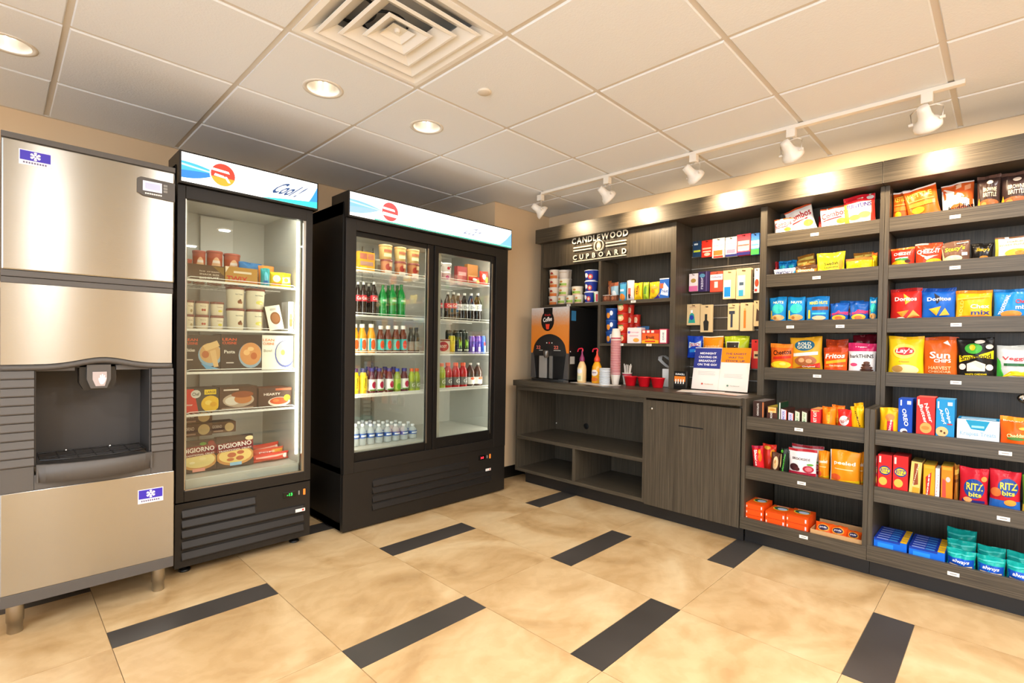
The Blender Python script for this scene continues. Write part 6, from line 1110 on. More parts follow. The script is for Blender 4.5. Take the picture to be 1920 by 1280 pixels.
('dibs', 'B', 3.19, 0.87, 1.485, 0.0835, 0.1933, 0.05, 0, 0, 'reddish ice cream tub, third from left behind the brown carton', 'ice cream tub', ''),
('dibs', 'B', 3.19, 0.961, 1.485, 0.0883, 0.1896, 0.05, 0, 0, 'reddish ice cream tub behind the golden brown carton', 'ice cream tub', ''),
('bluewrap', 'B', 3.13, 1.036, 1.485, 0.127, 0.1425, 0.05, 0, 0, 'blue wrapped ice cream packs lying behind the golden brown carton', 'ice cream pack', ''),
('tealwrap', 'B', 3.0, 1.071, 1.485, 0.0497, 0.1004, 0.04, 0, 0, 'teal wrapped ice cream pack between the carton and the yellow bag', 'ice cream pack', ''),
('orangewrap', 'B', 3.09, 1.108, 1.485, 0.0886, 0.1279, 0.04, 0, 0, 'orange and green wrapped ice cream pack behind the teal one', 'ice cream pack', ''),
('yellowwrap', 'B', 3.0, 1.158, 1.485, 0.1203, 0.0866, 0.05, 0, 0, 'bright yellow wrapped sandwich pack rightmost on the top freezer shelf', 'ice cream pack', ''),
('icec', 'B', 3.0, 0.6952, 1.232, 0.0505, 0.073, 0.05, 0, 0, 'small cream ice cream tub at the bottom of the leftmost pair', 'ice cream tub', ''),
('icec', 'B', 3.0, 0.6952, 1.305, 0.0505, 0.073, 0.05, 0, 0, 'small cream ice cream tub on top of the leftmost pair', 'ice cream tub', ''),
('icec_r', 'B', 3.0, 0.759, 1.232, 0.0655, 0.073, 0.05, 0, 0, 'small cream ice cream tub with red berries, bottom of the second pair', 'ice cream tub', ''),
('icec_r', 'B', 3.0, 0.759, 1.305, 0.0655, 0.073, 0.05, 0, 0, 'small cream ice cream tub with red berries, top of the second pair', 'ice cream tub', ''),
('icec_y', 'B', 3.0, 0.83, 1.232, 0.066, 0.073, 0.05, 0, 0, 'small cream ice cream tub with yellow spot, bottom of the third pair', 'ice cream tub', ''),
('icec_y', 'B', 3.0, 0.83, 1.305, 0.066, 0.073, 0.05, 0, 0, 'small cream ice cream tub with yellow spot, top of the third pair', 'ice cream tub', ''),
('icel_b', 'B', 3.0, 0.925, 1.232, 0.0925, 0.117, 0.05, 0, 0, 'large cream ice cream tub with brown nuts, bottom left of four', 'ice cream tub', ''),
('icel_b', 'B', 3.0, 0.923, 1.349, 0.0944, 0.117, 0.05, 0, 0, 'large cream ice cream tub with brown nuts, top left of four', 'ice cream tub', ''),
('icel_y', 'B', 3.0, 1.026, 1.232, 0.0942, 0.117, 0.05, 0, 0, 'large cream ice cream tub with pale yellow print, bottom right of four', 'ice cream tub', ''),
('icel_y', 'B', 3.0, 1.029, 1.349, 0.1032, 0.117, 0.05, 0, 0, 'large cream ice cream tub with pale yellow print, top right of four', 'ice cream tub', ''),
('chocbox', 'B', 3.0, 1.132, 1.232, 0.0816, 0.1379, 0.03, -12, 0, 'narrow cream carton with chocolate disc leaning beside the large tubs', 'ice cream carton', ''),
('whitebox2', 'B', 3.0, 1.2103, 1.232, 0.0294, 0.1728, 0.1, 0, 0, 'white carton with orange shapes at the right wall of the freezer', 'frozen carton', ''),
('lean1', 'B', 3.0, 0.7541, 1.01, 0.1682, 0.19, 0.12, 0, 0, 'dark brown frozen dinner carton with sandwich wrap picture', 'frozen dinner carton', ''),
('lean2', 'B', 3.0, 0.945, 1.01, 0.206, 0.196, 0.15, 0, 0, 'dark frozen dinner carton with pasta bowl picture', 'frozen dinner carton', ''),
('lean3', 'B', 3.0, 1.1382, 1.01, 0.1737, 0.196, 0.15, 0, 0, 'white frozen dinner carton with pasta bowl picture', 'frozen dinner carton', ''),
('stou', 'B', 3.0, 0.7512, 0.793, 0.1623, 0.1257, 0.14, 0, 0, 'red and black frozen dinner carton with yellow pasta picture', 'frozen dinner carton', ''),
('marie', 'B', 3.0, 0.931, 0.793, 0.1889, 0.128, 0.14, 0, 0, 'brown frozen dinner carton with meat and potato picture', 'frozen dinner carton', ''),
('hung', 'B', 3.0, 1.126, 0.793, 0.1818, 0.1115, 0.14, 0, 0, 'brown frozen dinner carton with red pasta dish near the freezer wall', 'frozen dinner carton', ''),
('digi', 'B', 3.03, 0.7512, 0.4735, 0.1624, 0.1631, 0.04, 0, 6, 'frozen pizza carton with plain cheese pizza standing on the freezer floor', 'pizza carton', ''),
('digi2', 'B', 3.03, 0.928, 0.4735, 0.1866, 0.1687, 0.04, 0, 6, 'frozen pizza carton with pepperoni pizza standing on the freezer floor', 'pizza carton', ''),
('digi3', 'B', 3.19, 0.779, 0.6385, 0.1471, 0.07, 0.14, 0, 0, 'small brown pizza carton lying behind the pizzas, lower of the stack of two', 'pizza carton', ''),
('digi3', 'B', 3.19, 0.779, 0.7115, 0.147, 0.065, 0.14, 0, 0, 'small brown pizza carton lying behind the pizzas, upper of the stack of two', 'pizza carton', ''),
('digi3', 'B', 3.23, 0.926, 0.6385, 0.1238, 0.06, 0.12, 0, 0, 'brown snack carton with bread picture behind the pepperoni pizza', 'pizza carton', ''),
('pops', 'B', 3.17, 1.144, 0.4735, 0.16, 0.075, 0.05, -3, 0, 'red wrapped ice pop pack, rearmost of three on the freezer floor', 'ice pop pack', ''),
('pops2', 'B', 3.1, 1.1314, 0.4735, 0.1862, 0.06, 0.05, -2, 0, 'orange red wrapped ice pop pack, middle one on the freezer floor', 'ice pop pack', ''),
('pops', 'B', 3.03, 1.1184, 0.4735, 0.2128, 0.045, 0.05, -1, 0, 'red wrapped ice pop pack, front one on the freezer floor', 'ice pop pack', ''),
('orangebox', 'B', 3.0, 1.699, 1.64, 0.1164, 0.1252, 0.08, 0, 0, 'yellow and orange carton at left on the top cooler shelf', 'snack carton', ''),
('clearcup', 'B', 3.05, 1.826, 1.64, 0.0565, 0.1007, 0.05, 0, 0, 'clear plastic dessert cup beside the yellow carton', 'dessert cup', ''),
('yog', 'B', 3.0, 1.871, 1.64, 0.0863, 0.1, 0.05, 0, 0, 'yogurt cup at the bottom of the left yogurt stack', 'yogurt cup', ''),
('yog2', 'B', 3.0, 1.866, 1.74, 0.0941, 0.1, 0.05, 0, 0, 'pale yogurt cup at the top of the left yogurt stack', 'yogurt cup', ''),
('yog', 'B', 3.0, 1.982, 1.64, 0.0839, 0.1, 0.05, 0, 0, 'yogurt cup at the bottom of the middle yogurt stack', 'yogurt cup', ''),
('yog2', 'B', 3.0, 1.98, 1.74, 0.0857, 0.1, 0.05, 0, 0, 'pale yogurt cup at the top of the middle yogurt stack', 'yogurt cup', ''),
('yog', 'B', 3.0, 2.092, 1.64, 0.091, 0.1, 0.05, 0, 0, 'yogurt cup at the bottom of the right yogurt stack', 'yogurt cup', ''),
('yog2', 'B', 3.0, 2.09, 1.74, 0.0943, 0.1, 0.05, 0, 0, 'pale yogurt cup at the top of the right yogurt stack', 'yogurt cup', ''),
('cola', 'B', 3.02, 1.662, 1.352, 0.0466, 0.2176, 0, 0, 0, 'cola bottle with red label at the left edge of the second cooler shelf', 'soda bottle', ''),
('cola', 'B', 3.02, 1.702, 1.352, 0.0474, 0.2216, 0, 0, 0, 'cola bottle with red label, second from left on the second cooler shelf', 'soda bottle', ''),
('cola', 'B', 3.02, 1.78, 1.352, 0.049, 0.2293, 0, 0, 0, 'cola bottle with red label beside the green soda bottles', 'soda bottle', ''),
('cola', 'B', 3.11, 1.792, 1.352, 0.0459, 0.2251, 0, 0, 0, 'cola bottle standing in the second rank, left one', 'soda bottle', ''),
('cola', 'B', 3.11, 1.838, 1.352, 0.0468, 0.2296, 0, 0, 0, 'cola bottle standing in the second rank beside the green bottles', 'soda bottle', ''),
('sprite', 'B', 3.02, 1.851, 1.352, 0.058, 0.2176, 0, 0, 0, 'green soda bottle beside the cola bottles', 'soda bottle', ''),
('sprite', 'B', 3.02, 1.927, 1.352, 0.0598, 0.2249, 0, 0, 0, 'green soda bottle, middle of three', 'soda bottle', ''),
('sprite', 'B', 3.02, 1.999, 1.352, 0.0615, 0.2317, 0, 0, 0, 'green soda bottle, rightmost of three', 'soda bottle', ''),
('sprite', 'B', 3.11, 1.948, 1.352, 0.0548, 0.2275, 0, 0, 0, 'green soda bottle in the second rank, left one', 'soda bottle', ''),
('sprite', 'B', 3.11, 2.023, 1.352, 0.0565, 0.2346, 0, 0, 0, 'green soda bottle in the second rank, right one', 'soda bottle', ''),
('oj', 'B', 3.02, 1.644, 1.105, 0.0566, 0.1881, 0, 0, 0, 'orange juice bottle at the left edge of the third cooler shelf', 'juice bottle', ''),
('oj', 'B', 3.02, 1.699, 1.105, 0.0579, 0.1903, 0, 0, 0, 'orange juice bottle, second from left on the third cooler shelf', 'juice bottle', ''),
('oj', 'B', 3.02, 1.766, 1.105, 0.0596, 0.193, 0, 0, 0, 'orange juice bottle beside the brown tea bottles', 'juice bottle', ''),
('tea', 'B', 3.02, 1.836, 1.105, 0.0539, 0.1836, 0, 0, 0, 'brown tea bottle beside the orange juice', 'tea bottle', ''),
('tea', 'B', 3.02, 1.893, 1.105, 0.0552, 0.1857, 0, 0, 0, 'brown tea bottle, second of four', 'tea bottle', ''),
('tea', 'B', 3.02, 1.958, 1.105, 0.0567, 0.1882, 0, 0, 0, 'brown tea bottle, third of four', 'tea bottle', ''),
('tea', 'B', 3.02, 2.016, 1.105, 0.058, 0.1904, 0, 0, 0, 'brown tea bottle, rightmost of four', 'tea bottle', ''),
('darkdrink', 'B', 3.05, 2.099, 1.105, 0.0456, 0.181, 0, 0, 0, 'dark drink bottle at the right of the third cooler shelf, left of two', 'drink bottle', ''),
('darkdrink', 'B', 3.05, 2.146, 1.105, 0.0464, 0.1827, 0, 0, 0, 'dark drink bottle nearest the door mullion on the third cooler shelf', 'drink bottle', ''),
('yelcan', 'B', 3.02, 1.651, 0.833, 0.0533, 0.1696, 0, 0, 0, 'yellow tapered drink bottle at the left edge of the fourth cooler shelf', 'drink bottle', ''),
('yelcan', 'B', 3.02, 1.709, 0.833, 0.0546, 0.1683, 0, 0, 0, 'yellow tapered drink bottle beside the purple juice bottles', 'drink bottle', ''),
('berry', 'B', 3.02, 1.772, 0.833, 0.0561, 0.1691, 0, 0, 0, 'berry juice bottle beside the yellow bottles', 'juice bottle', ''),
('berry', 'B', 3.02, 1.832, 0.833, 0.0575, 0.1678, 0, 0, 0, 'berry juice bottle, second of four', 'juice bottle', ''),
('berry', 'B', 3.02, 1.91, 0.833, 0.0594, 0.1661, 0, 0, 0, 'berry juice bottle, third of four', 'juice bottle', ''),
('berry', 'B', 3.02, 2.032, 0.833, 0.0624, 0.1634, 0, 0, 0, 'berry juice bottle right of the green juice bottle', 'juice bottle', ''),
('greenj', 'B', 3.02, 1.971, 0.833, 0.0529, 0.1625, 0, 0, 0, 'green apple juice bottle between berry juice bottles', 'juice bottle', ''),
('berry', 'B', 3.12, 1.8, 0.833, 0.0522, 0.1731, 0, 0, 0, 'berry juice bottle in the second rank, leftmost', 'juice bottle', ''),
('berry', 'B', 3.12, 1.863, 0.833, 0.0536, 0.1719, 0, 0, 0, 'berry juice bottle in the second rank, second from left', 'juice bottle', ''),
('berry', 'B', 3.12, 1.934, 0.833, 0.0551, 0.1704, 0, 0, 0, 'berry juice bottle in the second rank, third from left', 'juice bottle', ''),
('berry', 'B', 3.12, 2.007, 0.833, 0.0568, 0.169, 0, 0, 0, 'berry juice bottle in the second rank, rightmost', 'juice bottle', ''),
('gator', 'B', 3.02, 2.091, 0.833, 0.05, 0.1598, 0, 0, 0, 'lime sports drink bottle behind the door mullion, left one', 'sports drink bottle', ''),
('gator', 'B', 3.02, 2.135, 0.833, 0.0508, 0.1588, 0, 0, 0, 'lime sports drink bottle behind the door mullion, right one', 'sports drink bottle', ''),
('water', 'B', 2.99, 1.638, 0.497, 0.0506, 0.1461, 0, 0, 0, 'clear water bottle with blue label, first from left in the front row', 'water bottle', 'water bottles on the cooler floor'),
('water', 'B', 2.99, 1.69, 0.497, 0.0517, 0.1409, 0, 0, 0, 'clear water bottle with blue label, second from left in the front row', 'water bottle', 'water bottles on the cooler floor'),
('water', 'B', 2.99, 1.75, 0.497, 0.0531, 0.1348, 0, 0, 0, 'clear water bottle with blue label, third from left in the front row', 'water bottle', 'water bottles on the cooler floor'),
('water', 'B', 2.99, 1.813, 0.497, 0.0545, 0.1284, 0, 0, 0, 'clear water bottle with blue label, fourth from left in the front row', 'water bottle', 'water bottles on the cooler floor'),
('water', 'B', 2.99, 1.88, 0.497, 0.0561, 0.1217, 0, 0, 0, 'clear water bottle with blue label, fifth from left in the front row', 'water bottle', 'water bottles on the cooler floor'),
('water', 'B', 2.99, 1.945, 0.497, 0.0576, 0.1152, 0, 0, 0, 'clear water bottle with blue label, sixth from left in the front row', 'water bottle', 'water bottles on the cooler floor'),
('water', 'B', 2.99, 2.012, 0.497, 0.0592, 0.1084, 0, 0, 0, 'clear water bottle with blue label, seventh from left in the front row', 'water bottle', 'water bottles on the cooler floor'),
('water', 'B', 2.99, 2.087, 0.497, 0.061, 0.1008, 0, 0, 0, 'clear water bottle with blue label, eighth from left in the front row', 'water bottle', 'water bottles on the cooler floor'),
('water', 'B', 3.08, 1.712, 0.497, 0.0503, 0.1441, 0, 0, 0, 'clear water bottle with blue label, first from left in the second row', 'water bottle', 'water bottles on the cooler floor'),
('water', 'B', 3.08, 1.77, 0.497, 0.0515, 0.1385, 0, 0, 0, 'clear water bottle with blue label, second from left in the second row', 'water bottle', 'water bottles on the cooler floor'),
('water', 'B', 3.08, 1.832, 0.497, 0.0528, 0.1324, 0, 0, 0, 'clear water bottle with blue label, third from left in the second row', 'water bottle', 'water bottles on the cooler floor'),
('water', 'B', 3.08, 1.899, 0.497, 0.0543, 0.126, 0, 0, 0, 'clear water bottle with blue label, fourth from left in the second row', 'water bottle', 'water bottles on the cooler floor'),
('water', 'B', 3.08, 1.969, 0.497, 0.0558, 0.1191, 0, 0, 0, 'clear water bottle with blue label, fifth from left in the second row', 'water bottle', 'water bottles on the cooler floor'),
('water', 'B', 3.08, 2.04, 0.497, 0.0574, 0.1122, 0, 0, 0, 'clear water bottle with blue label, sixth from left in the second row', 'water bottle', 'water bottles on the cooler floor'),
('water', 'B', 3.08, 2.11, 0.497, 0.059, 0.1054, 0, 0, 0, 'clear water bottle with blue label, seventh from left in the second row', 'water bottle', 'water bottles on the cooler floor'),
('water', 'B', 3.17, 1.789, 0.497, 0.0498, 0.1351, 0, 0, 0, 'clear water bottle with blue label, first from left in the rear row', 'water bottle', 'water bottles on the cooler floor'),
('water', 'B', 3.17, 1.85, 0.497, 0.051, 0.1293, 0, 0, 0, 'clear water bottle with blue label, second from left in the rear row', 'water bottle', 'water bottles on the cooler floor'),
('water', 'B', 3.17, 1.917, 0.497, 0.0524, 0.1229, 0, 0, 0, 'clear water bottle with blue label, third from left in the rear row', 'water bottle', 'water bottles on the cooler floor'),
('water', 'B', 3.17, 1.989, 0.497, 0.0539, 0.116, 0, 0, 0, 'clear water bottle with blue label, fourth from left in the rear row', 'water bottle', 'water bottles on the cooler floor'),
('water', 'B', 3.17, 2.06, 0.497, 0.0554, 0.1092, 0, 0, 0, 'clear water bottle with blue label, fifth from left in the rear row', 'water bottle', 'water bottles on the cooler floor'),
('pinkcup', 'B', 3.0, 2.306, 1.645, 0.0525, 0.068, 0.04, 0, 0, 'pink and white yogurt cup, lower left of four', 'yogurt cup', ''),
('pinkcup', 'B', 3.0, 2.381, 1.645, 0.0862, 0.068, 0.04, 0, 0, 'pink and white yogurt cup, lower right of four', 'yogurt cup', ''),
('wcup', 'B', 3.0, 2.303, 1.713, 0.0558, 0.068, 0.04, 0, 0, 'white yogurt cup with berry print, upper left of four', 'yogurt cup', ''),
('wcup', 'B', 3.0, 2.384, 1.713, 0.1001, 0.068, 0.04, 0, 0, 'white yogurt cup with berry print, upper right of four', 'yogurt cup', ''),
('redpack', 'B', 3.1, 2.596, 1.645, 0.0998, 0.1437, 0.04, 0, 0, 'red and white snack pack behind the yogurt cups', 'snack pack', ''),
('orangepack', 'B', 3.12, 2.724, 1.645, 0.1109, 0.1759, 0.04, 0, 0, 'tall orange snack pack at the back of the top right cooler shelf', 'snack pack', ''),
('redcheese', 'B', 3.0, 2.653, 1.645, 0.1206, 0.0599, 0.04, 0, 0, 'red wrapped cheese pack, left one at the front of the top right cooler shelf', 'cheese pack', ''),
('redcheese', 'B', 3.0, 2.7526, 1.645, 0.0927, 0.1148, 0.04, 0, 0, 'red and yellow wrapped cheese pack rightmost on the top right cooler shelf', 'cheese pack', ''),
('cola', 'B', 3.02, 2.328, 1.355, 0.0564, 0.2044, 0, 0, 0, 'cola bottle with red label just right of the door mullion', 'soda bottle', ''),
('cola', 'B', 3.02, 2.414, 1.355, 0.0583, 0.2118, 0, 0, 0, 'cola bottle with red label, second in the right door', 'soda bottle', ''),
('cola', 'B', 3.02, 2.468, 1.355, 0.0594, 0.2164, 0, 0, 0, 'cola bottle with red label beside the white-labelled ones', 'soda bottle', ''),
('dietcola', 'B', 3.03, 2.525, 1.355, 0.0631, 0.2126, 0, 0, 0, 'cola bottle with white label, first of four', 'soda bottle', ''),
('dietcola', 'B', 3.03, 2.59, 1.355, 0.0646, 0.2181, 0, 0, 0, 'cola bottle with white label, second of four', 'soda bottle', ''),
('dietcola', 'B', 3.03, 2.66, 1.355, 0.0663, 0.2239, 0, 0, 0, 'cola bottle with white label, third of four', 'soda bottle', ''),
('dietcola', 'B', 3.03, 2.731, 1.355, 0.0679, 0.2298, 0, 0, 0, 'cola bottle with white label, rightmost of four', 'soda bottle', ''),
('bottlecarton', 'B', 3.0, 2.339, 1.1, 0.122, 0.1064, 0.12, 0, 0, 'red and white carrier carton of bottles on the third right cooler shelf', 'bottle carton', ''),
('cany', 'B', 3.02, 2.454, 1.1, 0.0541, 0.1359, 0, 0, 0, 'yellow and black energy can', 'drink can', ''),
('cank', 'B', 3.02, 2.523, 1.1, 0.0621, 0.1627, 0, 0, 0, 'black and green energy can, left of two', 'drink can', ''),
('cank', 'B', 3.02, 2.589, 1.1, 0.0636, 0.1646, 0, 0, 0, 'black and green energy can, right of two', 'drink can', ''),
('canp', 'B', 3.02, 2.656, 1.1, 0.0582, 0.1381, 0, 0, 0, 'purple energy can, left of two', 'drink can', ''),
('canp', 'B', 3.02, 2.722, 1.1, 0.0596, 0.1397, 0, 0, 0, 'purple energy can, right of two', 'drink can', ''),
('canb', 'B', 3.02, 2.7753, 1.1, 0.0474, 0.1411, 0, 0, 0, 'blue and silver energy can rightmost on the third cooler shelf', 'drink can', ''),
('cank', 'B', 3.17, 2.547, 1.1, 0.0562, 0.1839, 0, 0, 0, 'dark can in the second rank of the right door, left one', 'drink can', ''),
('cank', 'B', 3.17, 2.623, 1.1, 0.0578, 0.1863, 0, 0, 0, 'dark can in the second rank of the right door, middle one', 'drink can', ''),
('cank', 'B', 3.17, 2.691, 1.1, 0.0591, 0.1885, 0, 0, 0, 'dark can in the second rank of the right door, right one', 'drink can', ''),
('gator', 'B', 3.02, 2.308, 0.838, 0.0604, 0.1887, 0, 0, 0, 'lime sports drink bottle, left of two in the right door', 'sports drink bottle', ''),
('gator', 'B', 3.02, 2.364, 0.838, 0.0616, 0.1879, 0, 0, 0, 'lime sports drink bottle, right of two in the right door', 'sports drink bottle', ''),
('gatorr', 'B', 3.02, 2.426, 0.838, 0.0662, 0.1919, 0, 0, 0, 'red sports drink bottle, left of three', 'sports drink bottle', ''),
('gatorr', 'B', 3.02, 2.503, 0.838, 0.0681, 0.1908, 0, 0, 0, 'red sports drink bottle, middle of three', 'sports drink bottle', ''),
('gatorr', 'B', 3.02, 2.577, 0.838, 0.07, 0.1898, 0, 0, 0, 'red sports drink bottle, right of three', 'sports drink bottle', ''),
('coffeeb', 'B', 3.02, 2.655, 0.838, 0.072, 0.1861, 0, 0, 0, 'dark bottle with white label beside the red sports drinks', 'drink bottle', ''),
('coffeeb', 'B', 3.02, 2.737, 0.838, 0.0741, 0.1849, 0, 0, 0, 'dark bottle with white label rightmost on the fourth cooler shelf', 'drink bottle', ''),
('tide', 'R', 3.145, 1.048, 0.1188, 0.098, 0.033, 0.16, 0, 0, 'orange detergent box at the bottom of the leftmost tallest stack', 'detergent box', ''),
('tide', 'R', 3.145, 1.048, 0.1523, 0.098, 0.033, 0.16, 0, 0, 'orange detergent box second from the bottom of the leftmost tallest stack', 'detergent box', ''),
('tide', 'R', 3.145, 1.048, 0.1859, 0.098, 0.033, 0.16, 0, 0, 'orange detergent box just below the top of the leftmost tallest stack', 'detergent box', ''),
('tide', 'R', 3.145, 1.048, 0.2194, 0.098, 0.033, 0.16, 0, 0, 'orange detergent box on top of the leftmost tallest stack', 'detergent box', ''),
('tide', 'R', 3.145, 0.934, 0.1188, 0.1071, 0.037, 0.16, 0, 0, 'orange detergent box at the bottom of the middle stack', 'detergent box', ''),
('tide', 'R', 3.145, 0.934, 0.1563, 0.1071, 0.037, 0.16, 0, 0, 'orange detergent box halfway up the middle stack', 'detergent box', ''),
('tide', 'R', 3.145, 0.934, 0.1938, 0.1071, 0.037, 0.16, 0, 0, 'orange detergent box on top of the middle stack', 'detergent box', ''),
('tide', 'R', 3.145, 0.822, 0.1188, 0.1096, 0.0391, 0.16, 0, 0, 'orange detergent box at the bottom of the right stack beside the cardboard tray', 'detergent box', ''),
('tide', 'R', 3.145, 0.822, 0.1584, 0.1096, 0.0391, 0.16, 0, 0, 'orange detergent box halfway up the right stack beside the cardboard tray', 'detergent box', ''),
('tide', 'R', 3.145, 0.822, 0.198, 0.1096, 0.0391, 0.16, 0, 0, 'orange detergent box on top of the right stack beside the cardboard tray', 'detergent box', ''),
('tampx', 'R', 3.15, 0.403, 0.12, 0.1328, 0.0976, 0.036, 0, 0, 'blue hygiene box, front in the left row of six', 'hygiene box', ''),
('tampx', 'R', 3.15, 0.261, 0.12, 0.1343, 0.0946, 0.036, 0, 0, 'blue hygiene box, front in the right row of six', 'hygiene box', ''),
('tampx', 'R', 3.19, 0.403, 0.12, 0.1328, 0.0976, 0.036, 0, 0, 'blue hygiene box, second from front in the left row of six', 'hygiene box', ''),
('tampx', 'R', 3.19, 0.261, 0.12, 0.1343, 0.0946, 0.036, 0, 0, 'blue hygiene box, second from front in the right row of six', 'hygiene box', ''),
('tampx', 'R', 3.23, 0.403, 0.12, 0.1328, 0.0976, 0.036, 0, 0, 'blue hygiene box, third from front in the left row of six', 'hygiene box', ''),
('tampx', 'R', 3.23, 0.261, 0.12, 0.1343, 0.0946, 0.036, 0, 0, 'blue hygiene box, third from front in the right row of six', 'hygiene box', ''),
('tampx', 'R', 3.27, 0.403, 0.12, 0.1328, 0.0976, 0.036, 0, 0, 'blue hygiene box, fourth from front in the left row of six', 'hygiene box', ''),
('tampx', 'R', 3.27, 0.261, 0.12, 0.1343, 0.0946, 0.036, 0, 0, 'blue hygiene box, fourth from front in the right row of six', 'hygiene box', ''),
('tampx', 'R', 3.31, 0.403, 0.12, 0.1328, 0.0976, 0.036, 0, 0, 'blue hygiene box, fifth from front in the left row of six', 'hygiene box', ''),
('tampx', 'R', 3.31, 0.261, 0.12, 0.1343, 0.0946, 0.036, 0, 0, 'blue hygiene box, fifth from front in the right row of six', 'hygiene box', ''),
('tampx', 'R', 3.35, 0.403, 0.12, 0.1328, 0.0976, 0.036, 0, 0, 'blue hygiene box, rearmost in the left row of six', 'hygiene box', ''),
('tampx', 'R', 3.35, 0.261, 0.12, 0.1343, 0.0946, 0.036, 0, 0, 'blue hygiene box, rearmost in the right row of six', 'hygiene box', ''),
('always', 'R', 3.15, 0.138, 0.12, 0.1045, 0.12, 0.085, 0, 0, 'teal and blue hygiene pouch, front one of the left row', 'hygiene pouch', ''),
('always', 'R', 3.24, 0.142, 0.12, 0.1075, 0.14, 0.085, 0, 0, 'teal and blue hygiene pouch, second one of the left row', 'hygiene pouch', ''),
('always', 'R', 3.33, 0.146, 0.12, 0.1104, 0.17, 0.085, 0, 0, 'teal and blue hygiene pouch, crumpled rear one of the left row', 'hygiene pouch', ''),
('always', 'R', 3.15, 0.036, 0.12, 0.0959, 0.12, 0.085, 0, 0, 'teal and blue hygiene pouch, front one of the middle row', 'hygiene pouch', ''),
('always', 'R', 3.24, 0.037, 0.12, 0.0987, 0.14, 0.085, 0, 0, 'teal and blue hygiene pouch, second one of the middle row', 'hygiene pouch', ''),
('always', 'R', 3.15, -0.061, 0.12, 0.0957, 0.12, 0.085, 0, 0, 'teal and blue hygiene pouch, front one of the right row', 'hygiene pouch', ''),
('always', 'R', 3.24, -0.063, 0.12, 0.0985, 0.14, 0.085, 0, 0, 'teal and blue hygiene pouch, second one of the right row', 'hygiene pouch', ''),
('tray', 'R', 3.145, 0.637, 0.1186, 0.2368, 0.068, 0.2, 0, 0, 'open cardboard tray of orange detergent packets beside the orange boxes', 'cardboard tray', ''),
('podbag', 'R', 3.18, 0.707, 0.14, 0.0843, 0.07, 0.04, 0, 35, 'orange detergent packet at left in the cardboard tray', 'detergent packet', ''),
('podbag', 'R', 3.18, 0.638, 0.14, 0.0814, 0.07, 0.04, 0, 35, 'orange detergent packet with dark oval in the middle of the cardboard tray', 'detergent packet', ''),
('podbag', 'R', 3.18, 0.567, 0.14, 0.0692, 0.06, 0.04, 0, 35, 'orange detergent packet at right in the cardboard tray', 'detergent packet', ''),
]
for r_ in ROWS: make(r_)
# pegs carrying the hanging goods
for r_ in ROWS:
    if r_[1] == 'R' and r_[2] > 3.5 and (r_[0].startswith('card') or r_[0] in ('crunch', 'orangehang', 'enjoy', 'redhang')):
        isb = not r_[0].startswith('card'); z = r_[4]+r_[6]*(.955 if isb else .925); m = MB(); y_ = r_[3]-1.42
        x0_ = r_[2]+r_[7]/2+.008 if isb else r_[2]-.012; m.tube([(3.651-3.4, y_, z-.8755), (x0_-3.4, y_, z-.8755)]+([] if isb else [(x0_-.006-3.4, y_, z+.006-.8755)]), .0016, SATIN, 6); m.build('peg_hook', pb)
# ------------------------------------------------------------------ coffee maker
CT = .8756
cf = thing('coffee_maker', (3.40, 2.71, CT), 'black coffee machine with orange and silver front panel on the counter', 'coffee machine')
hb = .612; wy0, wy1 = -.20, .20     # +y is the left side seen from the front
def cm(): return MB()
m = cm(); xf = -.185
m.box(xf+.012, .22, -.2, .2, .02, hb, BP); m.build('housing', cf, .006)
def fy(y, z, x): return (x, y, z)
def arc(y): return .235+.157*sqrt(max(0, 1-(y/.183)**2))
def front_mat():
    m_, nt, N, L, b = nodes('orange_silver_print'); tc = N.new('ShaderNodeTexCoord'); sp = N.new('ShaderNodeSeparateXYZ'); L.new(tc.outputs['Object'], sp.inputs[0])
    n = N.new('ShaderNodeTexNoise'); n.inputs['Scale'].default_value = 60; L.new(tc.outputs['Object'], n.inputs[0])
    ma = N.new('ShaderNodeMath'); ma.operation = 'MULTIPLY_ADD'; ma.inputs[1].default_value = .06; L.new(n.outputs['Fac'], ma.inputs[0]); L.new(sp.outputs['Z'], ma.inputs[2])
    mr = N.new('ShaderNodeMapRange'); mr.inputs[1].default_value = .30; mr.inputs[2].default_value = .64; L.new(ma.outputs[0], mr.inputs[0])
    r = ramp(N, [(0, '#d9791a'), (.55, '#d8853a'), (.78, '#c9a184'), (1, '#cfcac6')]); L.new(mr.outputs[0], r.inputs[0]); L.new(r.outputs[0], b.inputs['Base Color']); b.inputs['Roughness'].default_value = .3; return m_
FM = front_mat(); m = cm(); n = 24
for k in range(n):
    a = -.2+.4*k/n; b_ = -.2+.4*(k+1)/n; za = arc(a) if abs(a) < .183 else .235; zb = arc(b_) if abs(b_) < .183 else .235
    if abs(a) < .183: za = arc(a)
    m.add([(xf, a, za), (xf, b_, zb), (xf, b_, hb), (xf, a, hb), (xf+.011, a, za), (xf+.011, b_, zb), (xf+.011, b_, hb), (xf+.011, a, hb)], [(0, 3, 2, 1), (4, 5, 6, 7), (0, 1, 5, 4), (3, 7, 6, 2)]+([(0, 4, 7, 3)] if k == 0 else [])+([(1, 2, 6, 5)] if k == n-1 else []), FM)
fp = m.build('front_panel', cf)
def SF(u, v, o): return (xf-o, .2-.4*u, v*hb)
m = cm(); decals(m, [('r', .34, .88, .58, .995, '#1c1a17'), ('e', .45, .82, .175, .14, '#14110f'), ('e', .45, .82, .155, .125, '#211d1a'), ('t', .45, .84, .24, .06, '#f2ece6', 'Coffee', 6, .15), ('t', .45, .9, .16, .028, '#b8302c', 'fresh'), ('p', [(.4, .775), (.51, .775), (.49, .705), (.42, .705)], '#e2452c')], SF, .4, hb, .0006, .0004, .35); m.build('logo_badge', fp)
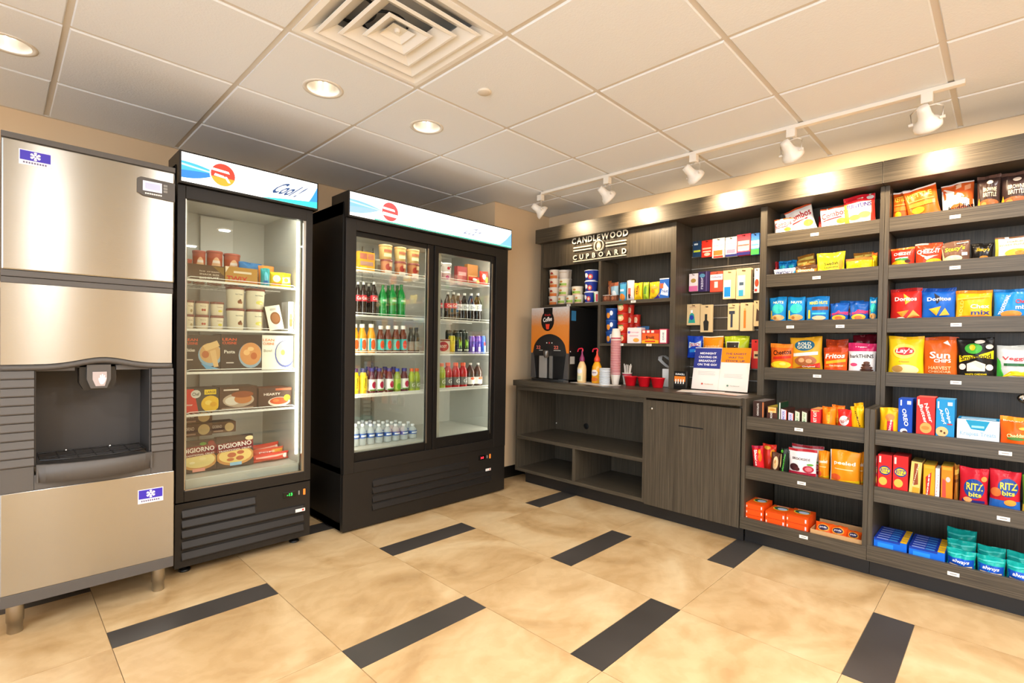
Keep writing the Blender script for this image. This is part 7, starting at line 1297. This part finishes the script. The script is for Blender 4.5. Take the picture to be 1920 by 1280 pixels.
m = cm(); m.box(xf+.02, xf+.0205+.09, -.183, .183, .03, .40, mat('#1a1918', .3));
m.prism([(.183*cos(t_*pi/16), .235+.155*sin(t_*pi/16)) for t_ in range(17)]+[(-.165, .21), (.165, .21)], xf+.004, xf+.0195, mat('#252321', .35), 'x'); cpn = m.build('brew_control_panel', cf)
m = cm(); decals(m, [('t', .2, .46, .12, .045, '#d8705c', '22'), ('t', .68, .46, .12, .045, '#d8705c', '22'), ('r', .22, .415, .32, .423, '#b8b4ac'), ('r', .62, .415, .8, .423, '#b8b4ac'), ('e', .43, .52, .015, .008, '#d8d4cc'), ('e', .5, .52, .02, .012, '#b83a3a'), ('e', .57, .52, .015, .008, '#d8d4cc')], lambda u, v, o: (xf+.004-o, .2-.4*u, v*hb), .4, hb, .0005, .0003, .4); m.build('printed_marks', cpn)
m = cm(); m.box(xf+.004, xf+.0195, .03, .11, .025, .21, mat('#cfc9bf', .25, .55, name='polished_back')); m.box(xf+.004, xf+.0195, -.03, .0, .025, .21, mat('#a8a49c', .2, .6)); m.build('splash_plate', cf)
m = cm(); m.lathe([(.014, 0), (.022, .012), (.024, .05), (.02, .06)], mat('#6f6b66', .3, .7), (xf-.012, .02, .195), 18); m.build('spout', cf)
m = cm()
for s_ in (-1, 1):
    m = cm(); m.prism([(s_*.2, .025), (s_*.2, .2345), (s_*.178, .2345), (s_*.15, .025)][::s_], xf+.001, xf+.0155, mat('#4a4643', .35), 'x'); m.build('side_pillar', cf)
m = cm(); m.prism([(xf+.01, -.2), (xf+.01, .2), (xf-.02, .17), (xf-.032, .08), (xf-.034, 0), (xf-.032, -.08), (xf-.02, -.17)], .0005, .019, mat('#3a3734', .3, .5), 'z'); m.prism([(xf+.008, -.17), (xf+.008, .17), (xf-.02, .12), (xf-.024, 0), (xf-.02, -.12)], .0195, .0215, mat('#15110f', .2), 'z'); m.build('drip_tray', cf)
m = cm(); m.box(.0-.15, .0-.09, -.2012, -.2002, .5, .58, mat('#2f6f9a', .4)); m.build('blue_sticker', cf)
m = cm(); m.box(-.16, -.10, -.2012, -.2002, .15, .21, mat('#a8a59c', .4)); m.build('grey_sticker', cf)
m = cm(); m.lathe([(.007, 0), (.006, .004), (.0001, .005)], CHROME, M=Matrix.Translation((-.155, -.2, .25)) @ Matrix.Rotation(pi/2, 4, 'X'), n=14); m.build('side_knob', cf)
# syrup pump bottles
def pump(x, y, body, cap_, lab_, label, label_art, r=.036, h=.172):
    o = thing('pump_bottle', (x, y, CT+.0025), label, 'syrup bottle'); 
    m = MB(); m.lathe([(r*.9, 0), (r, .004), (r, h*.62), (r*.9, h*.78), (r*.55, h*.96), (r*.4, h)], mat(body, .25), n=28)
    decals(m, label_art, lambda u, v, o_: wrap(r, r, h*.66, .01, 2.0)(u, v, o_) @ Matrix.Rotation(pi/2, 3, 'Z') if 0 else Matrix.Rotation(-pi/2, 3, 'Z') @ wrap(r, r, h*.66, .01, 2.0)(u, v, o_), .08, .12, .0008, .0004, .4); m.build('bottle_body', o)
    m = MB(); m.lathe([(r*.55, h), (r*.6, h+.004), (r*.55, h+.026), (r*.3, h+.045), (.007, h+.06), (.007, h+.085)], mat(cap_, .35), n=22); m.build('pump_collar', o)
    m = MB(); z = h+.085; m.tube([(0, -.006, z-.005), (0, -.004, z+.012), (0, .004, z+.018), (0, .034, z+.014), (0, .042, z+.004), (0, .042, z-.01)], .006, mat('#dd2440', .3, name='red_pump'), 10); m.build('pump_spout', o)
    return o
pump(3.315, 2.445, '#e9c58a', '#8a2a5a', 0, 'cream syrup pump bottle with purple collar beside the coffee machine', [('r', .1, .02, .9, .98, '#ecdcae'), ('e', .5, .72, .34, .16, '#e6e6ea'), ('r', .3, .12, .7, .4, '#b8c09a')])
pump(3.365, 2.335, '#f0a81e', '#e2482a', 0, 'yellow orange syrup pump bottle with red collar beside the cup stack', [('e', .5, .64, .4, .22, '#f4e6da'), ('t', .5, .66, .5, .1, '#7a4a8a', 'creamer'), ('e', .5, .2, .4, .14, '#e2762a')], .04)
# cups, lids, napkins, bowls
o = thing('paper_cup_stack', (3.40, 2.165, CT+.0), 'tall stack of nested paper cups with red rim bands', 'cup stack', None)
PC = mat('#ece2d4', .6, name='white_paper'); PRD = mat('#b8324a', .55, name='red_band')
m = MB(); m.lathe([(.026, 0), (.04, .09)], PC, n=28)
for k in range(26):
    z = .075+k*.0105; m.lathe([(.0385, z), (.0405, z+.001), (.0405, z+.0035), (.0385, z+.0036)], PC, n=28, cap=False); m.lathe([(.0385, z+.0037), (.0392, z+.0098)], PRD, n=28, cap=False)
m.lathe([(.0385, .345), (.041, .347), (.041, .35), (.036, .351)], PC, n=28); m.build('nested_cups', o)
m = MB(); m.lathe([(.0405, .352), (.0385, .358), (.038, .375), (.028, .435), (.0275, .436)], PC, n=28); m.lathe([(.0395, .353), (.0388, .366)], PRD, n=28, cap=False); m.build('upturned_top_cup', o)
o.location.y = 2.185
o = MB(); n_ = 12
for k in range(n_): o.lathe([(.036, .004+k*.0105), (.043, .006+k*.0105), (.043, .009+k*.0105), (.037, .0125+k*.0105)], mat('#dfe3e6', .3, name='white_lid_plastic'), n=28)
o.lathe([(.036, 0), (.036, .005)], mat('#dfe3e6', .3, name='white_lid_plastic'), n=28); tag(o.build('cup_lid_stack', loc=(3.275, 2.20, CT+.0025)), 'stack of white plastic cup lids in front of the paper cups', 'lid stack')
m = MB(); m.box(-.09, .09, -.2, .2, 0, .002, PC); tag(m.build('paper_mat', loc=(3.30, 2.31, CT), bevel=.0005), 'white paper mat under the syrup bottles and lids', 'paper mat')
bpy.data.objects['paper_mat'].rotation_euler = (0, 0, radians(-14))
o = thing('stirrer_cup', (3.48, 2.13, CT), 'paper cup with red band holding white stirrers', 'cup'); m = MB(); m.lathe([(.026, 0), (.038, .088), (.04, .089), (.04, .092), (.037, .092), (.034, .088), (.024, .006)], PC, n=26, cap=False); m.lathe([(.0265, 0), (.0001, .001)], PC, n=26, cap=False); m.lathe([(.0362, .072), (.0378, .084)], PRD, n=26, cap=False); m.build('cup', o)
m = MB()
for k in range(7): a = k*.9; m.tube([(.012*cos(a), .012*sin(a), .01), (.024*cos(a), .03*sin(a)-.006, .15+.006*(k % 3))], .0035, PC, 6)
m.build('stirrers', o)
RD = mat('#d01220', .25, name='red_plastic')
for x, y, lab in ((3.395, 2.045, 'red plastic cup bowl nearest the stirrer cup'), (3.405, 1.935, 'middle one of three red plastic cup bowls'), (3.40, 1.822, 'red plastic cup bowl nearest the shelf post')):
    o = thing('sweetener_bowl', (x, y, CT), lab, 'bowl', 'red bowls on the counter')
    m = MB(); m.lathe([(.0001, .001), (.034, 0), (.036, .003), (.049, .066), (.053, .068), (.053, .072), (.047, .072), (.044, .062), (.032, .006), (.0001, .005)], RD, n=30, cap=False); m.build('bowl', o)
    m = MB()
    for k in range(6): a = k*1.05; M_ = Matrix.Translation((.02*cos(a), .02*sin(a), .046+.006*(k % 2))) @ Matrix.Rotation(a, 4, 'Z') @ Matrix.Rotation(.5, 4, 'X'); m.box(-.016, .016, -.01, .01, -.002, .002, mat('#efe4dc', .6), M_)
    m.build('sachets', o)
o = thing('napkin_dispenser', (3.56, 1.80, CT), 'white napkin box with a napkin curling up behind the red bowls', 'napkin box')
m = MB(); m.box(-.045, .045, -.05, .05, 0, .135, mat('#e6e4de', .5)); m.build('box', o, .004)
m = MB(); pts = [(.0, -.045, .137), (-.005, -.03, .16), (-.012, .0, .2), (-.02, .05, .235), (-.02, .08, .225), (-.015, .085, .20), (-.01, .06, .175), (0, .03, .15), (0, 0, .138)]
vs_ = [(p[0]-.03, p[1], p[2]) for p in pts]+[(p[0]+.03, p[1], p[2]) for p in pts]; k_ = len(pts)
m.add(vs_, [(a, a+1, k_+a+1, k_+a) for a in range(k_-1)], mat('#efeeea', .7), True); m.build('napkin', o)
# batteries
make(('batt', 'R', 3.40, 1.655, CT, .085, .125, .03, 0, 4, 'black battery pack with orange band leaning at the post', 'battery pack', ''))
# folded display board and loose papers
make(('board', 'R', 3.485, 1.415, CT+.004, .385, .30, .006, 0, 12, 'folding cardboard display board with navy and orange headings', 'display board', ''))
m = MB(); m.box(-.09, .09, -.14, .14, 0, .0012, PC); o = m.build('paper_sheet', loc=(3.335, 1.47, CT)); o.rotation_euler = (0, 0, .25); tag(o, 'loose white sheet lying in front of the display board', 'paper')
m = MB(); m.box(-.07, .07, -.15, .15, 0, .0012, mat('#e8d9cf', .6)); m.box(-.0705, -.05, -.15, .1, .0013, .0016, mat('#e8852c', .6)); o = m.build('leaflet', loc=(3.315, 1.33, CT+.0015)); o.rotation_euler = (0, 0, -.2); tag(o, 'pale leaflet with orange edge lying under the display board', 'leaflet')
bpy.data.scenes.remove(_ts)
